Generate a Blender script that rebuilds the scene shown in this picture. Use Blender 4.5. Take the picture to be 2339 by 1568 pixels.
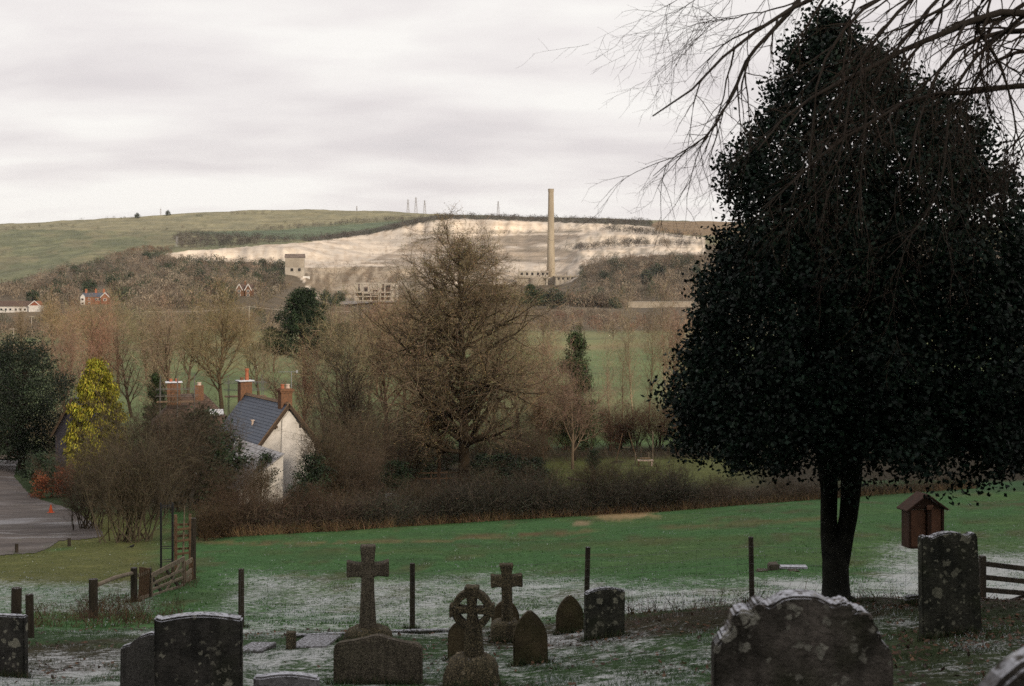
import bpy, bmesh, math, random
import numpy as np
from mathutils import Vector, Matrix

for o in list(bpy.data.objects):
    bpy.data.objects.remove(o)
SC = bpy.context.scene
COL = SC.collection
R = math.radians
rng = np.random.default_rng(11)
random.seed(11)

# ------------------------------------------------------------------ camera
EYE = 18.0                       # eye height above the valley floor
F, CX, VH = 3248.0, 1169.5, 645.6   # survey frame: 2339 wide, horizon line at 645.6
cam_d = bpy.data.cameras.new("camera")
cam_d.sensor_width = 36.0
cam_d.lens = 36.0 * F / 2339.0
cam_d.shift_y = -(784.0 - VH) / 2339.0
cam_d.clip_start, cam_d.clip_end = 0.1, 30000.0
cam_d.dof.use_dof = True
cam_d.dof.focus_distance = 70.0
cam_d.dof.aperture_fstop = 6.3
cam = bpy.data.objects.new("camera", cam_d)
COL.objects.link(cam)
cam.location = (0, 0, EYE)
cam.rotation_euler = (R(90), 0, 0)
SC.camera = cam

# ------------------------------------------------------------------ light
SUN_AZ, SUN_EL = R(142), R(18)   # clockwise from the view direction; behind the right shoulder
sun_d = bpy.data.lights.new("sun", 'SUN')
sun_d.energy = 3.3
sun_d.angle = R(6)
sun_d.color = (1.0, 0.86, 0.70)
sun = bpy.data.objects.new("sun", sun_d)
COL.objects.link(sun)
to_sun = Vector((math.sin(SUN_AZ) * math.cos(SUN_EL), math.cos(SUN_AZ) * math.cos(SUN_EL), math.sin(SUN_EL)))
sun.rotation_euler = to_sun.to_track_quat('Z', 'Y').to_euler()
sun.location = (0, 0, 300)

world = bpy.data.worlds.new("World")
SC.world = world
world.use_nodes = True
wn, wl = world.node_tree.nodes, world.node_tree.links
wn.clear()

def wnode(t, **kw):
    n = wn.new(t)
    for k, v in kw.items():
        if k == 'inp':
            for a, b in v.items():
                n.inputs[a].default_value = b
        else:
            setattr(n, k, v)
    return n

def wmath(op, a, b=None, c=None, clamp=False):
    n = wn.new('ShaderNodeMath'); n.operation = op; n.use_clamp = clamp
    for i, s in enumerate((a, b, c)):
        if s is None:
            continue
        if isinstance(s, (int, float)):
            n.inputs[i].default_value = s
        else:
            wl.new(s, n.inputs[i])
    return n.outputs[0]

sky = wnode('ShaderNodeTexSky', sky_type='NISHITA', sun_disc=False, sun_elevation=SUN_EL, sun_rotation=SUN_AZ)
tcw = wnode('ShaderNodeTexCoord')
sepw = wnode('ShaderNodeSeparateXYZ'); wl.new(tcw.outputs['Generated'], sepw.inputs[0])
zc = wmath('MAXIMUM', sepw.outputs[2], 0.0)
den = wmath('ADD', zc, 0.16)
px = wmath('DIVIDE', sepw.outputs[0], den)
py = wmath('DIVIDE', sepw.outputs[1], den)
cmb = wnode('ShaderNodeCombineXYZ')
wl.new(wmath('MULTIPLY', px, 0.85), cmb.inputs[0])
wl.new(wmath('MULTIPLY', py, 1.25), cmb.inputs[1])
n1 = wnode('ShaderNodeTexNoise', inp={'Scale': 1.8, 'Detail': 6.0, 'Roughness': 0.5, 'Distortion': 0.2})
wl.new(cmb.outputs[0], n1.inputs['Vector'])
cmb2 = wnode('ShaderNodeCombineXYZ')
wl.new(wmath('MULTIPLY', px, 0.35), cmb2.inputs[0])
wl.new(wmath('MULTIPLY', py, 1.0), cmb2.inputs[1])
cmb2.inputs[2].default_value = 4.2
n2 = wnode('ShaderNodeTexNoise', inp={'Scale': 1.3, 'Detail': 3.0, 'Roughness': 0.5, 'Distortion': 0.1})
wl.new(cmb2.outputs[0], n2.inputs['Vector'])
mixn = wmath('ADD', wmath('MULTIPLY', n1.outputs['Fac'], 0.52), wmath('MULTIPLY', n2.outputs['Fac'], 0.48))
clear_h = wmath('POWER', wmath('SUBTRACT', 1.0, zc, clamp=True), 9.0)     # thinner cloud towards the horizon
cl = wmath('ADD', mixn, wmath('MULTIPLY', clear_h, 0.15))
ramp = wnode('ShaderNodeValToRGB')
el = ramp.color_ramp.elements
el[0].position, el[0].color = 0.30, (0.62, 0.585, 0.60, 1)
el[1].position, el[1].color = 0.64, (0.95, 0.92, 0.885, 1)
e = el.new(0.47); e.color = (0.755, 0.705, 0.705, 1)
e = el.new(0.56); e.color = (0.86, 0.815, 0.80, 1)
wl.new(cl, ramp.inputs[0])
bg1 = wnode('ShaderNodeBackground', inp={'Strength': 0.10})
wl.new(sky.outputs[0], bg1.inputs['Color'])
bg2 = wnode("ShaderNodeBackground", inp={"Strength": 1.06})
wl.new(ramp.outputs[0], bg2.inputs['Color'])
mxs = wnode('ShaderNodeMixShader', inp={0: 0.95})
wl.new(bg1.outputs[0], mxs.inputs[1]); wl.new(bg2.outputs[0], mxs.inputs[2])
wout = wnode('ShaderNodeOutputWorld'); wl.new(mxs.outputs[0], wout.inputs[0])

vs_ = SC.view_settings
vs_.view_transform = 'Standard'; vs_.look = 'None'
vs_.exposure = 0.0; vs_.gamma = 1.0; vs_.use_curve_mapping = False
SC.render.film_transparent = False
SC.cycles.max_bounces = 5
SC.cycles.diffuse_bounces = 3
SC.cycles.glossy_bounces = 2
SC.cycles.transparent_max_bounces = 8
SC.cycles.use_adaptive_sampling = True
SC.cycles.adaptive_threshold = 0.01
SC.cycles.use_denoising = False

# ------------------------------------------------------------------ helpers
def lin(c):
    return tuple(((x / 255.0) / 12.92 if x / 255.0 <= 0.04045 else ((x / 255.0 + 0.055) / 1.055) ** 2.4) for x in c)

def at(u, v, y):
    return Vector(((u - CX) / F * y, y, EYE - (v - VH) / F * y))

def _hash(ix, iy, seed):
    h = (ix.astype(np.int64) * 374761393 + iy.astype(np.int64) * 668265263 + seed * 1442695041) & 0x7fffffff
    h = ((h ^ (h >> 13)) * 1274126177) & 0x7fffffff
    return ((h ^ (h >> 16)) & 0xffff) / 65535.0

def vnoise(x, y, seed=0):
    x = np.asarray(x, float); y = np.asarray(y, float)
    ix, iy = np.floor(x), np.floor(y)
    fx, fy = x - ix, y - iy
    fx = fx * fx * (3 - 2 * fx); fy = fy * fy * (3 - 2 * fy)
    a, b = _hash(ix, iy, seed), _hash(ix + 1, iy, seed)
    c, d = _hash(ix, iy + 1, seed), _hash(ix + 1, iy + 1, seed)
    return (a * (1 - fx) + b * fx) * (1 - fy) + (c * (1 - fx) + d * fx) * fy

def fbm(x, y, seed=0, oct=4):
    s, a, t = 0.0, 0.5, 0.0
    x = np.asarray(x, float); y = np.asarray(y, float)
    for k in range(oct):
        s = s + a * vnoise(x, y, seed + k * 17); t += a
        x = x * 2.03 + 11.3; y = y * 2.03 + 5.7; a *= 0.5
    return s / t

def inpoly(u, v, poly):
    u = np.asarray(u); v = np.asarray(v)
    r = np.zeros(u.shape, bool)
    n = len(poly); j = n - 1
    for i in range(n):
        xi, yi = poly[i]; xj, yj = poly[j]
        if yi != yj:
            r ^= ((yi > v) != (yj > v)) & (u < (xj - xi) * (v - yi) / (yj - yi) + xi)
        j = i
    return r

def sm(a, b, x):
    t = np.clip((x - a) / (b - a), 0, 1)
    return t * t * (3 - 2 * t)

def nmesh(name, verts, faces, mat=None, col=None, smooth=False, extra=None):
    """Mesh from numpy arrays; faces is (N,3) or (N,4)."""
    verts = np.asarray(verts, np.float32); faces = np.asarray(faces, np.int32)
    me = bpy.data.meshes.new(name)
    nf, k = faces.shape
    me.vertices.add(len(verts)); me.vertices.foreach_set('co', verts.ravel())
    me.loops.add(nf * k); me.loops.foreach_set('vertex_index', faces.ravel())
    me.polygons.add(nf); me.polygons.foreach_set('loop_start', np.arange(nf, dtype=np.int32) * k)
    if smooth:
        me.polygons.foreach_set('use_smooth', np.ones(nf, bool))
    if col is not None:
        a = me.color_attributes.new('col', 'FLOAT_COLOR', 'POINT')
        rgba = np.ones((len(verts), 4), np.float32); rgba[:, :3] = col
        a.data.foreach_set('color', rgba.ravel())
    for nm, arr in (extra or {}).items():
        a = me.attributes.new(nm, 'FLOAT', 'POINT'); a.data.foreach_set('value', np.asarray(arr, np.float32))
    me.update(calc_edges=True)
    if mat is not None:
        me.materials.append(mat)
    return me

def setprops(o, label=None, cat=None, group=None, kind=None):
    for k, v in (('label', label), ('category', cat), ('group', group), ('kind', kind)):
        if v:
            o[k] = v
    return o

def link(name, me, parent=None, loc=None, rot=None, scale=None):
    o = bpy.data.objects.new(name, me); COL.objects.link(o)
    if parent is not None:
        o.parent = parent
    if loc is not None:
        o.location = loc
    if rot is not None:
        o.rotation_euler = rot
    if scale is not None:
        o.scale = scale
    return o

def thing(name, label, cat, loc=(0, 0, 0), rz=0.0, group=None):
    o = link(name, None, None, loc, (0, 0, rz))
    o.empty_display_size = 0.2
    return setprops(o, label, cat, group)

def copy_tree(o, parent=None):
    c = o.copy(); COL.objects.link(c); c.parent = parent
    for ch in list(o.children):
        copy_tree(ch, c)
    return c

class MB:
    """collects boxes, prisms and tubes into one mesh"""
    def __init__(s):
        s.v, s.f = [], []
    def add(s, vs, fs):
        b = len(s.v)
        s.v += [tuple(p) for p in vs]; s.f += [tuple(i + b for i in f) for f in fs]
        return s
    def box(s, c, d, rot=None):
        hx, hy, hz = d[0] / 2, d[1] / 2, d[2] / 2
        P = [Vector((x, y, z)) for z in (-hz, hz) for y in (-hy, hy) for x in (-hx, hx)]
        if rot is not None:
            P = [rot @ p for p in P]
        P = [p + Vector(c) for p in P]
        return s.add(P, [(0, 2, 3, 1), (4, 5, 7, 6), (0, 1, 5, 4), (2, 6, 7, 3), (0, 4, 6, 2), (1, 3, 7, 5)])
    def bar(s, p, q, w, h, up=Vector((0, 0, 1))):
        p, q = Vector(p), Vector(q)
        d = (q - p); L = d.length; d.normalize()
        x = d.cross(up)
        if x.length < 1e-4:
            x = Vector((1, 0, 0))
        x.normalize(); z = x.cross(d)
        rot = Matrix((x, d, z)).transposed()
        return s.box((p + q) / 2, (w, L, h), rot)
    def tube(s, pts, rad, k=6, cap=True):
        pts = [Vector(p) for p in pts]
        if not hasattr(rad, '__len__'):
            rad = [rad] * len(pts)
        b = len(s.v); n = len(pts)
        for i, p in enumerate(pts):
            d = (pts[min(i + 1, n - 1)] - pts[max(i - 1, 0)]).normalized()
            a = d.orthogonal() if abs(d.z) < 0.98 else Vector((1, 0, 0))
            a = (a - d * a.dot(d)).normalized(); c = d.cross(a)
            if abs(d.z) < 0.98:
                a = d.cross(Vector((0, 0, 1))).normalized(); c = d.cross(a)
            for j in range(k):
                t = 2 * math.pi * j / k
                s.v.append(tuple(p + (a * math.cos(t) + c * math.sin(t)) * rad[i]))
        for i in range(n - 1):
            for j in range(k):
                s.f.append((b + i * k + j, b + i * k + (j + 1) % k, b + (i + 1) * k + (j + 1) % k, b + (i + 1) * k + j))
        if cap:
            s.f.append(tuple(b + j for j in reversed(range(k))))
            s.f.append(tuple(b + (n - 1) * k + j for j in range(k)))
        return s
    def prism(s, outline, y0, y1):
        """outline in x,z (counter-clockwise seen from -y), extruded from y0 (front) to y1"""
        n = len(outline)
        P = [(x, y0, z) for x, z in outline] + [(x, y1, z) for x, z in outline]
        fs = [tuple(range(n)), tuple(range(2 * n - 1, n - 1, -1))]
        fs += [(i, i + n, (i + 1) % n + n, (i + 1) % n) for i in range(n)]
        return s.add(P, fs)
    def mesh(s, name, mat, bevel=0.0, smooth=False, seg=1):
        me = bpy.data.meshes.new(name)
        me.from_pydata(s.v, [], s.f)
        bm = bmesh.new(); bm.from_mesh(me)
        bmesh.ops.recalc_face_normals(bm, faces=bm.faces)
        if bevel > 0:
            ed = [e for e in bm.edges if len(e.link_faces) == 2 and e.calc_face_angle(0) > 0.5]
            bmesh.ops.bevel(bm, geom=ed, offset=bevel, segments=seg, affect='EDGES', clamp_overlap=True)
        bm.to_mesh(me); bm.free()
        if smooth:
            for p in me.polygons:
                p.use_smooth = True
        if mat is not None:
            me.materials.append(mat)
        return me
    def part(s, name, mat, parent=None, bevel=0.0, smooth=False, loc=None, rot=None, seg=1):
        return link(name, s.mesh(name, mat, bevel, smooth, seg), parent, loc, rot)

# ------------------------------------------------------------------ materials
def new_mat(name):
    m = bpy.data.materials.new(name); m.use_nodes = True
    nt = m.node_tree; nt.nodes.clear()
    return m, nt

class NT:
    def __init__(s, nt):
        s.nt = nt
    def n(s, t, inp=None, **kw):
        n = s.nt.nodes.new(t)
        for k, v in kw.items():
            setattr(n, k, v)
        for a, b in (inp or {}).items():
            s.put(n.inputs[a], b)
        return n
    def put(s, sock, b):
        if isinstance(b, bpy.types.NodeSocket):
            s.nt.links.new(b, sock)
        else:
            sock.default_value = b
    def math(s, op, a, b=0.0, c=0.0, clamp=False):
        n = s.nt.nodes.new('ShaderNodeMath'); n.operation = op; n.use_clamp = clamp
        s.put(n.inputs[0], a); s.put(n.inputs[1], b); s.put(n.inputs[2], c)
        return n.outputs[0]
    def mix(s, fac, a, b, mode='MIX'):
        n = s.nt.nodes.new('ShaderNodeMix'); n.data_type = 'RGBA'; n.blend_type = mode
        s.put(n.inputs[0], fac)
        s.put(n.inputs[6], a if isinstance(a, bpy.types.NodeSocket) else (*a[:3], 1))
        s.put(n.inputs[7], b if isinstance(b, bpy.types.NodeSocket) else (*b[:3], 1))
        return n.outputs[2]
    def rng(s, x, a, b, c=0.0, d=1.0):
        n = s.nt.nodes.new('ShaderNodeMapRange'); n.interpolation_type = 'SMOOTHSTEP'
        s.put(n.inputs[0], x)
        for i, val in enumerate((a, b, c, d)):
            s.put(n.inputs[i + 1], val)
        return n.outputs[0]
    def noise(s, scale, detail=4.0, rough=0.55, vec=None, dist=0.0):
        n = s.n('ShaderNodeTexNoise', {'Scale': scale, 'Detail': detail, 'Roughness': rough, 'Distortion': dist})
        if vec is not None:
            s.nt.links.new(vec, n.inputs['Vector'])
        return n.outputs['Fac']
    def out(s, color, rough=0.8, bump=None, bstr=0.3, bdist=0.02, spec=0.3, normal=None, metal=0.0):
        b = s.n('ShaderNodeBsdfPrincipled', {'Roughness': rough, 'Metallic': metal})
        b.inputs['Specular IOR Level'].default_value = spec
        s.put(b.inputs['Base Color'], color if isinstance(color, bpy.types.NodeSocket) else (*color[:3], 1))
        if bump is not None:
            bn = s.n('ShaderNodeBump', {'Strength': bstr, 'Distance': bdist, 'Height': bump})
            s.nt.links.new(bn.outputs[0], b.inputs['Normal'])
        o = s.n('ShaderNodeOutputMaterial')
        s.nt.links.new(b.outputs[0], o.inputs[0])
        return b

def obj_vec(t, jitter=True):
    tc = t.n('ShaderNodeTexCoord')
    if not jitter:
        return tc.outputs['Object']
    oi = t.n('ShaderNodeObjectInfo')
    ad = t.n('ShaderNodeVectorMath', operation='ADD')
    t.nt.links.new(tc.outputs['Object'], ad.inputs[0])
    cm = t.n('ShaderNodeCombineXYZ')
    k = t.math('MULTIPLY', oi.outputs['Random'], 40.0)
    for i in range(3):
        t.nt.links.new(k, cm.inputs[i])
    t.nt.links.new(cm.outputs[0], ad.inputs[1])
    return ad.outputs[0]

def simple_mat(name, c, c2=None, scale=8.0, rough=0.8, bstr=0.3, bdist=0.01, spec=0.25, snow=0.0, stretch=None, metal=0.0):
    """base colour broken up by noise, fine relief, optional frost lying on up-facing faces"""
    m, nt = new_mat(name); t = NT(nt)
    v = obj_vec(t)
    if stretch:
        mp = t.n('ShaderNodeMapping', {'Scale': stretch}); nt.links.new(v, mp.inputs[0]); v = mp.outputs[0]
    f = t.noise(scale, 6, 0.6, v)
    g = t.noise(scale * 7, 4, 0.6, v)
    if c2 is None:
        c2 = tuple(x * 0.55 for x in c)
    colr = t.mix(t.rng(f, 0.3, 0.7), c2, c)
    colr = t.mix(t.math('MULTIPLY', t.rng(g, 0.35, 0.75), 0.35), colr, tuple(x * 0.5 for x in c))
    if snow > 0:
        ge = t.n('ShaderNodeNewGeometry'); sp = t.n('ShaderNodeSeparateXYZ')
        nt.links.new(ge.outputs['Normal'], sp.inputs[0])
        fac = t.math('MULTIPLY', t.rng(sp.outputs[2], 0.45, 0.9), t.rng(t.noise(scale * 2.3, 5, 0.6, v), 0.62 - 0.4 * snow, 0.75 - 0.4 * snow))
        colr = t.mix(fac, colr, (0.62, 0.65, 0.70))
    t.out(colr, rough, t.math('ADD', f, t.math('MULTIPLY', g, 0.5)), bstr, bdist, spec, metal=metal)
    return m

def veg_mat(name, rough=0.75, spec=0.15, trans=0.0):
    """vertex colour (leaf or twig colour) times the plant's own tint"""
    m, nt = new_mat(name); t = NT(nt)
    a = t.n('ShaderNodeAttribute', attribute_name='col')
    oi = t.n('ShaderNodeObjectInfo')
    c = t.mix(1.0, a.outputs['Color'], oi.outputs['Color'], 'MULTIPLY')
    b = t.out(c, rough, spec=spec)
    if trans > 0:
        tr = t.n('ShaderNodeBsdfTranslucent'); nt.links.new(c, tr.inputs[0])
        mx = t.n('ShaderNodeMixShader', {0: trans})
        nt.links.new(b.outputs[0], mx.inputs[1]); nt.links.new(tr.outputs[0], mx.inputs[2])
        o = [n for n in nt.nodes if n.type == 'OUTPUT_MATERIAL'][0]
        nt.links.new(mx.outputs[0], o.inputs[0])
    return m

def stone_mat(name, base, dark, lichen=0.5, spot=9.0, spotcol=(0.36, 0.36, 0.29), speckle=0.0, frost=0.6, moss=0.3, speckcol=(0.30, 0.26, 0.19)):
    """weathered gravestone: blotches, crusts of pale lichen, moss, granite speckle, frost on top"""
    m, nt = new_mat(name); t = NT(nt)
    v = obj_vec(t)
    f = t.noise(4.0, 6, 0.62, v)
    g = t.noise(38.0, 4, 0.65, v)
    c = t.mix(t.rng(f, 0.32, 0.68), dark, base)
    c = t.mix(t.math('MULTIPLY', t.rng(t.noise(2.2, 3, 0.5, v), 0.5, 0.68), moss), c, (0.030, 0.042, 0.012))
    c = t.mix(t.math('MULTIPLY', t.rng(g, 0.4, 0.8), 0.5), c, tuple(x * 0.45 for x in dark))
    if speckle > 0:
        vs = t.n('ShaderNodeTexVoronoi', {'Scale': 150.0}); nt.links.new(v, vs.inputs['Vector'])
        sp = t.n('ShaderNodeSeparateColor'); nt.links.new(vs.outputs['Color'], sp.inputs[0])
        c = t.mix(t.math('MULTIPLY', t.rng(sp.outputs[0], 0.55, 0.7), speckle), c, speckcol)
        c = t.mix(t.math('MULTIPLY', t.rng(sp.outputs[1], 0.6, 0.7), speckle), c, tuple(x * 0.25 for x in dark))
    if lichen > 0:
        wv = t.n('ShaderNodeVectorMath', operation='ADD')
        nz = t.n('ShaderNodeTexNoise', {'Scale': 26.0, 'Detail': 6.0}); nt.links.new(v, nz.inputs['Vector'])
        scl = t.n('ShaderNodeVectorMath', operation='SCALE'); nt.links.new(nz.outputs['Color'], scl.inputs[0]); scl.inputs[3].default_value = 0.07
        nt.links.new(v, wv.inputs[0]); nt.links.new(scl.outputs[0], wv.inputs[1])
        for k, (sc, amt) in enumerate(((spot, 1.0), (spot * 2.6, 0.75))):
            vo = t.n('ShaderNodeTexVoronoi', {'Scale': sc}); nt.links.new(wv.outputs[0], vo.inputs['Vector'])
            sep = t.n('ShaderNodeSeparateColor'); nt.links.new(vo.outputs['Color'], sep.inputs[0])
            size = t.math('MULTIPLY', t.rng(sep.outputs[0], 1.0 - lichen, 1.05), 0.62)
            mk = t.rng(t.math('SUBTRACT', size, vo.outputs['Distance']), 0.0, 0.10)
            mk = t.math('MULTIPLY', mk, t.rng(t.noise(45.0 + 10 * k, 5, 0.7, v), 0.26, 0.48))
            c = t.mix(t.math('MULTIPLY', mk, amt), c, t.mix(sep.outputs[1], spotcol, tuple(x * 0.62 for x in spotcol)))
    if frost > 0:
        ge = t.n('ShaderNodeNewGeometry'); sp2 = t.n('ShaderNodeSeparateXYZ')
        nt.links.new(ge.outputs['Normal'], sp2.inputs[0])
        fac = t.math('MULTIPLY', t.rng(sp2.outputs[2], 0.5, 0.97), t.rng(t.noise(34.0, 5, 0.65, v), 0.66 - 0.34 * frost, 0.80 - 0.34 * frost))
        c = t.mix(fac, c, (0.55, 0.57, 0.62))
    mpz = t.n('ShaderNodeMapping', {'Scale': (9.0, 9.0, 0.9)}); nt.links.new(v, mpz.inputs[0])
    c = t.mix(t.math('MULTIPLY', t.rng(t.noise(1.6, 5, 0.6, mpz.outputs[0]), 0.48, 0.68), 0.45), c, tuple(x * 0.5 for x in dark))
    hgt = t.math('ADD', t.math('MULTIPLY', f, 1.6), t.math('MULTIPLY', g, 0.55))
    t.out(c, 0.95, hgt, 0.8, 0.03, 0.1)
    return m
# ================================================================== terrain
ROWS = [
 (1.2,  [(0, 5560), (2339, 5480)]),
 (3.0,  [(0, 2770), (1170, 2757), (2339, 2690)]),
 (6.0,  [(0, 1962), (1170, 1950), (1800, 1925), (2339, 1880)]),
 (10.0, [(0, 1700), (1200, 1700), (1700, 1645), (2339, 1600)]),
 (14.0, [(0, 1552), (600, 1572), (1200, 1562), (1700, 1502), (2168, 1447), (2339, 1432)]),
 (18.0, [(0, 1482), (850, 1468), (1200, 1472), (1400, 1450), (1600, 1417), (1915, 1388), (2339, 1388)]),
 (24.5, [(0, 1432), (550, 1440), (942, 1438), (1343, 1405), (1715, 1383), (2000, 1385), (2339, 1395)]),
 (35.0, [(0, 1385), (300, 1378), (600, 1360), (1200, 1340), (1800, 1325), (2339, 1318)]),
 (45.0, [(0, 1322), (440, 1296), (1200, 1280), (1800, 1252), (2339, 1246)]),
 (60.0, [(0, 1250), (300, 1240), (600, 1218), (1200, 1203), (1800, 1182), (2339, 1166)]),
 (80.0, [(0, 1160), (600, 1155), (1200, 1150), (1800, 1135), (2339, 1114)]),
 (95.0, [(0, 1103), (600, 1122), (1200, 1120), (1800, 1095), (2339, 1070)]),
 (115.0, [(0, 1047), (600, 1066), (1200, 1066), (1800, 1050), (2339, 1020)]),
 (150.0, [(0, 980), (1200, 985), (2339, 970)]),
 (250.0, [(0, 860), (2339, 860)]),
 (400.0, [(0, 784), (2339, 783)]),
 (520.0, [(0, 757), (2339, 756)]),
 (620.0, [(0, 714), (100, 711), (250, 702), (400, 722), (600, 722), (900, 736), (2339, 736)]),
 (700.0, [(0, 695), (200, 684), (400, 695), (560, 676), (700, 698), (850, 704), (1100, 706), (1300, 706), (1500, 713), (2339, 713)]),
 (850.0, [(0, 670), (200, 655), (400, 655), (560, 650), (680, 682), (850, 698), (1000, 699), (1300, 690), (1450, 700), (1600, 695), (2339, 690)]),
 (1050.0, [(0, 650), (200, 632), (400, 625), (560, 632), (660, 660), (720, 688), (800, 693), (900, 694), (1000, 692), (1200, 680), (1350, 670), (1500, 665), (1600, 655), (2339, 650)]),
 (1150.0, [(0, 640), (200, 618), (400, 605), (560, 612), (640, 625), (700, 632), (740, 648), (760, 660), (850, 662), (1000, 660), (1200, 670), (1350, 655), (1450, 640), (1600, 630), (2339, 625)]),
 (1280.0, [(0, 630), (200, 602), (400, 590), (560, 602), (650, 606), (700, 610), (760, 606), (870, 609), (1000, 607), (1180, 640), (1280, 648), (1310, 628), (1400, 592), (1500, 582), (1600, 580), (2339, 580)]),
 (1400.0, [(0, 622), (200, 590), (330, 578), (385, 583), (420, 592), (500, 595), (640, 600), (760, 603), (950, 603), (1000, 602), (1200, 622), (1285, 618), (1325, 590), (1400, 586), (1500, 580), (1600, 576), (2339, 576)]),
 (1425.0, [(0, 620), (200, 584), (330, 573), (385, 578), (430, 574), (500, 570), (600, 563), (680, 570), (760, 592), (850, 598), (950, 601), (1000, 600), (1200, 616), (1290, 600), (1330, 572), (1400, 569), (1500, 566), (1600, 561), (2339, 561)]),
 (1560.0, [(0, 600), (200, 572), (400, 560), (500, 563), (600, 557), (730, 553), (800, 570), (870, 580), (950, 578), (1000, 578), (1200, 585), (1300, 573), (1340, 564), (1400, 556), (1500, 557), (1600, 556), (2339, 556)]),
 (1580.0, [(0, 598), (200, 570), (400, 558), (500, 560), (600, 555), (730, 551), (800, 562), (870, 570), (950, 572), (1000, 572), (1200, 576), (1290, 560), (1330, 545), (1370, 534), (1450, 535), (1530, 541), (1600, 547), (2339, 548)]),
 (1700.0, [(0, 575), (200, 555), (400, 546), (600, 545), (730, 545), (790, 546), (850, 541), (920, 535), (980, 535), (1050, 531), (1150, 534), (1250, 531), (1330, 526), (1400, 526), (1450, 530), (1600, 541), (2339, 545)]),
 (1718.0, [(0, 573), (200, 553), (400, 544), (600, 543), (730, 543), (790, 541), (850, 532), (920, 518), (980, 504), (1050, 502), (1200, 507), (1300, 511), (1400, 514), (1480, 520), (1600, 536), (2339, 540)]),
 (1900.0, [(0, 545), (200, 531), (400, 524), (600, 526), (700, 525), (850, 514), (1000, 499), (1200, 502), (1400, 508), (1500, 513), (1640, 519), (2339, 528)]),
 (2100.0, [(0, 526), (200, 514), (400, 505), (560, 501), (700, 500), (850, 498), (1000, 494), (1200, 499), (1400, 504), (1640, 512), (2339, 523)]),
 (2350.0, [(0, 513), (200, 503), (400, 490), (560, 482), (700, 479), (850, 483), (1000, 490), (1200, 496), (1500, 505), (1640, 508), (2339, 520)]),
 (2800.0, [(0, 520), (700, 500), (1200, 508), (2339, 530)]),
 (7000.0, [(0, 605), (2339, 605)]),
]
_LY = np.log(np.array([r[0] for r in ROWS]))

def zsurf(u, y):
    """smooth terrain height at survey column u and distance y"""
    u = np.atleast_1d(np.asarray(u, float)); y = np.atleast_1d(np.asarray(y, float))
    uc = np.clip(u, -200, 2540)
    far = sm(1050, 1300, y)
    ysh = y + far * (1 - sm(1850, 2100, y)) * ((fbm(u / 34.0, u * 0 + 3.3, 5, 4) - 0.5) * 34.0)
    Z = np.stack([EYE - (np.interp(uc, [p[0] for p in r[1]], [p[1] for p in r[1]]) - VH) / F * r[0] for r in ROWS], axis=1)
    h = np.diff(_LY); d = np.diff(Z, axis=1) / h
    m = np.zeros_like(Z)
    same = d[:, :-1] * d[:, 1:] > 0
    with np.errstate(divide='ignore', invalid='ignore'):
        hm = 2 * d[:, :-1] * d[:, 1:] / (d[:, :-1] + d[:, 1:])
    m[:, 1:-1] = np.where(same, hm, 0.0)
    m[:, 0], m[:, -1] = d[:, 0], d[:, -1]
    ly = np.log(np.clip(ysh, ROWS[0][0], ROWS[-1][0]))
    i = np.clip(np.searchsorted(_LY, ly) - 1, 0, len(ROWS) - 2)
    k = np.arange(len(u))
    hh = h[i]; t = (ly - _LY[i]) / hh
    z0, z1, m0, m1 = Z[k, i], Z[k, i + 1], m[k, i] * hh, m[k, i + 1] * hh
    return (2 * t**3 - 3 * t**2 + 1) * z0 + (t**3 - 2 * t**2 + t) * m0 + (-2 * t**3 + 3 * t**2) * z1 + (t**3 - t**2) * m1

def bumps(x, y):
    r = np.hypot(x, y)
    b = (fbm(x * 1.3, y * 1.3, 21, 3) - 0.5) * 0.10 * sm(2, 8, r) * (1 - sm(60, 140, r))
    b += (fbm(x / 5, y / 5, 22, 3) - 0.5) * 0.30 * sm(8, 25, r)
    b += (fbm(x / 40, y / 40, 23, 4) - 0.5) * 5.0 * sm(500, 1100, y)
    return b

u_mid = np.arange(-64, 2404, 5.5)
u_l = CX - F * np.tan(np.linspace(R(45), np.arctan((CX + 64) / F), 16)[:-1])
u_r = CX + F * np.tan(np.linspace(np.arctan((2404 - CX) / F), R(45), 16)[1:])
UG = np.concatenate([u_l, u_mid, u_r])
def ls(a, b, n):
    return np.exp(np.linspace(math.log(a), math.log(b), n, endpoint=False))
YG = np.concatenate([ls(1.2, 4, 12), ls(4, 30, 90), ls(30, 125, 66), ls(125, 600, 40), np.linspace(600, 1380, 80, endpoint=False),
                     np.linspace(1380, 1460, 16, endpoint=False), np.linspace(1460, 1540, 8, endpoint=False), np.linspace(1540, 1600, 12, endpoint=False),
                     np.linspace(1600, 1680, 8, endpoint=False), np.linspace(1680, 1760, 16, endpoint=False), np.linspace(1760, 2420, 60, endpoint=False), ls(2420, 7000, 10)])
_uu, _yy = np.meshgrid(UG, YG, indexing='ij')
_xx = (_uu - CX) / F * _yy
_z0 = np.concatenate([zsurf(_uu[i].ravel(), _yy[i].ravel()) for i in range(len(UG))]).reshape(_uu.shape)
ZG = _z0 + bumps(_xx.ravel(), _yy.ravel()).reshape(_uu.shape)
VG = VH + (EYE - ZG) * F / _yy

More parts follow.
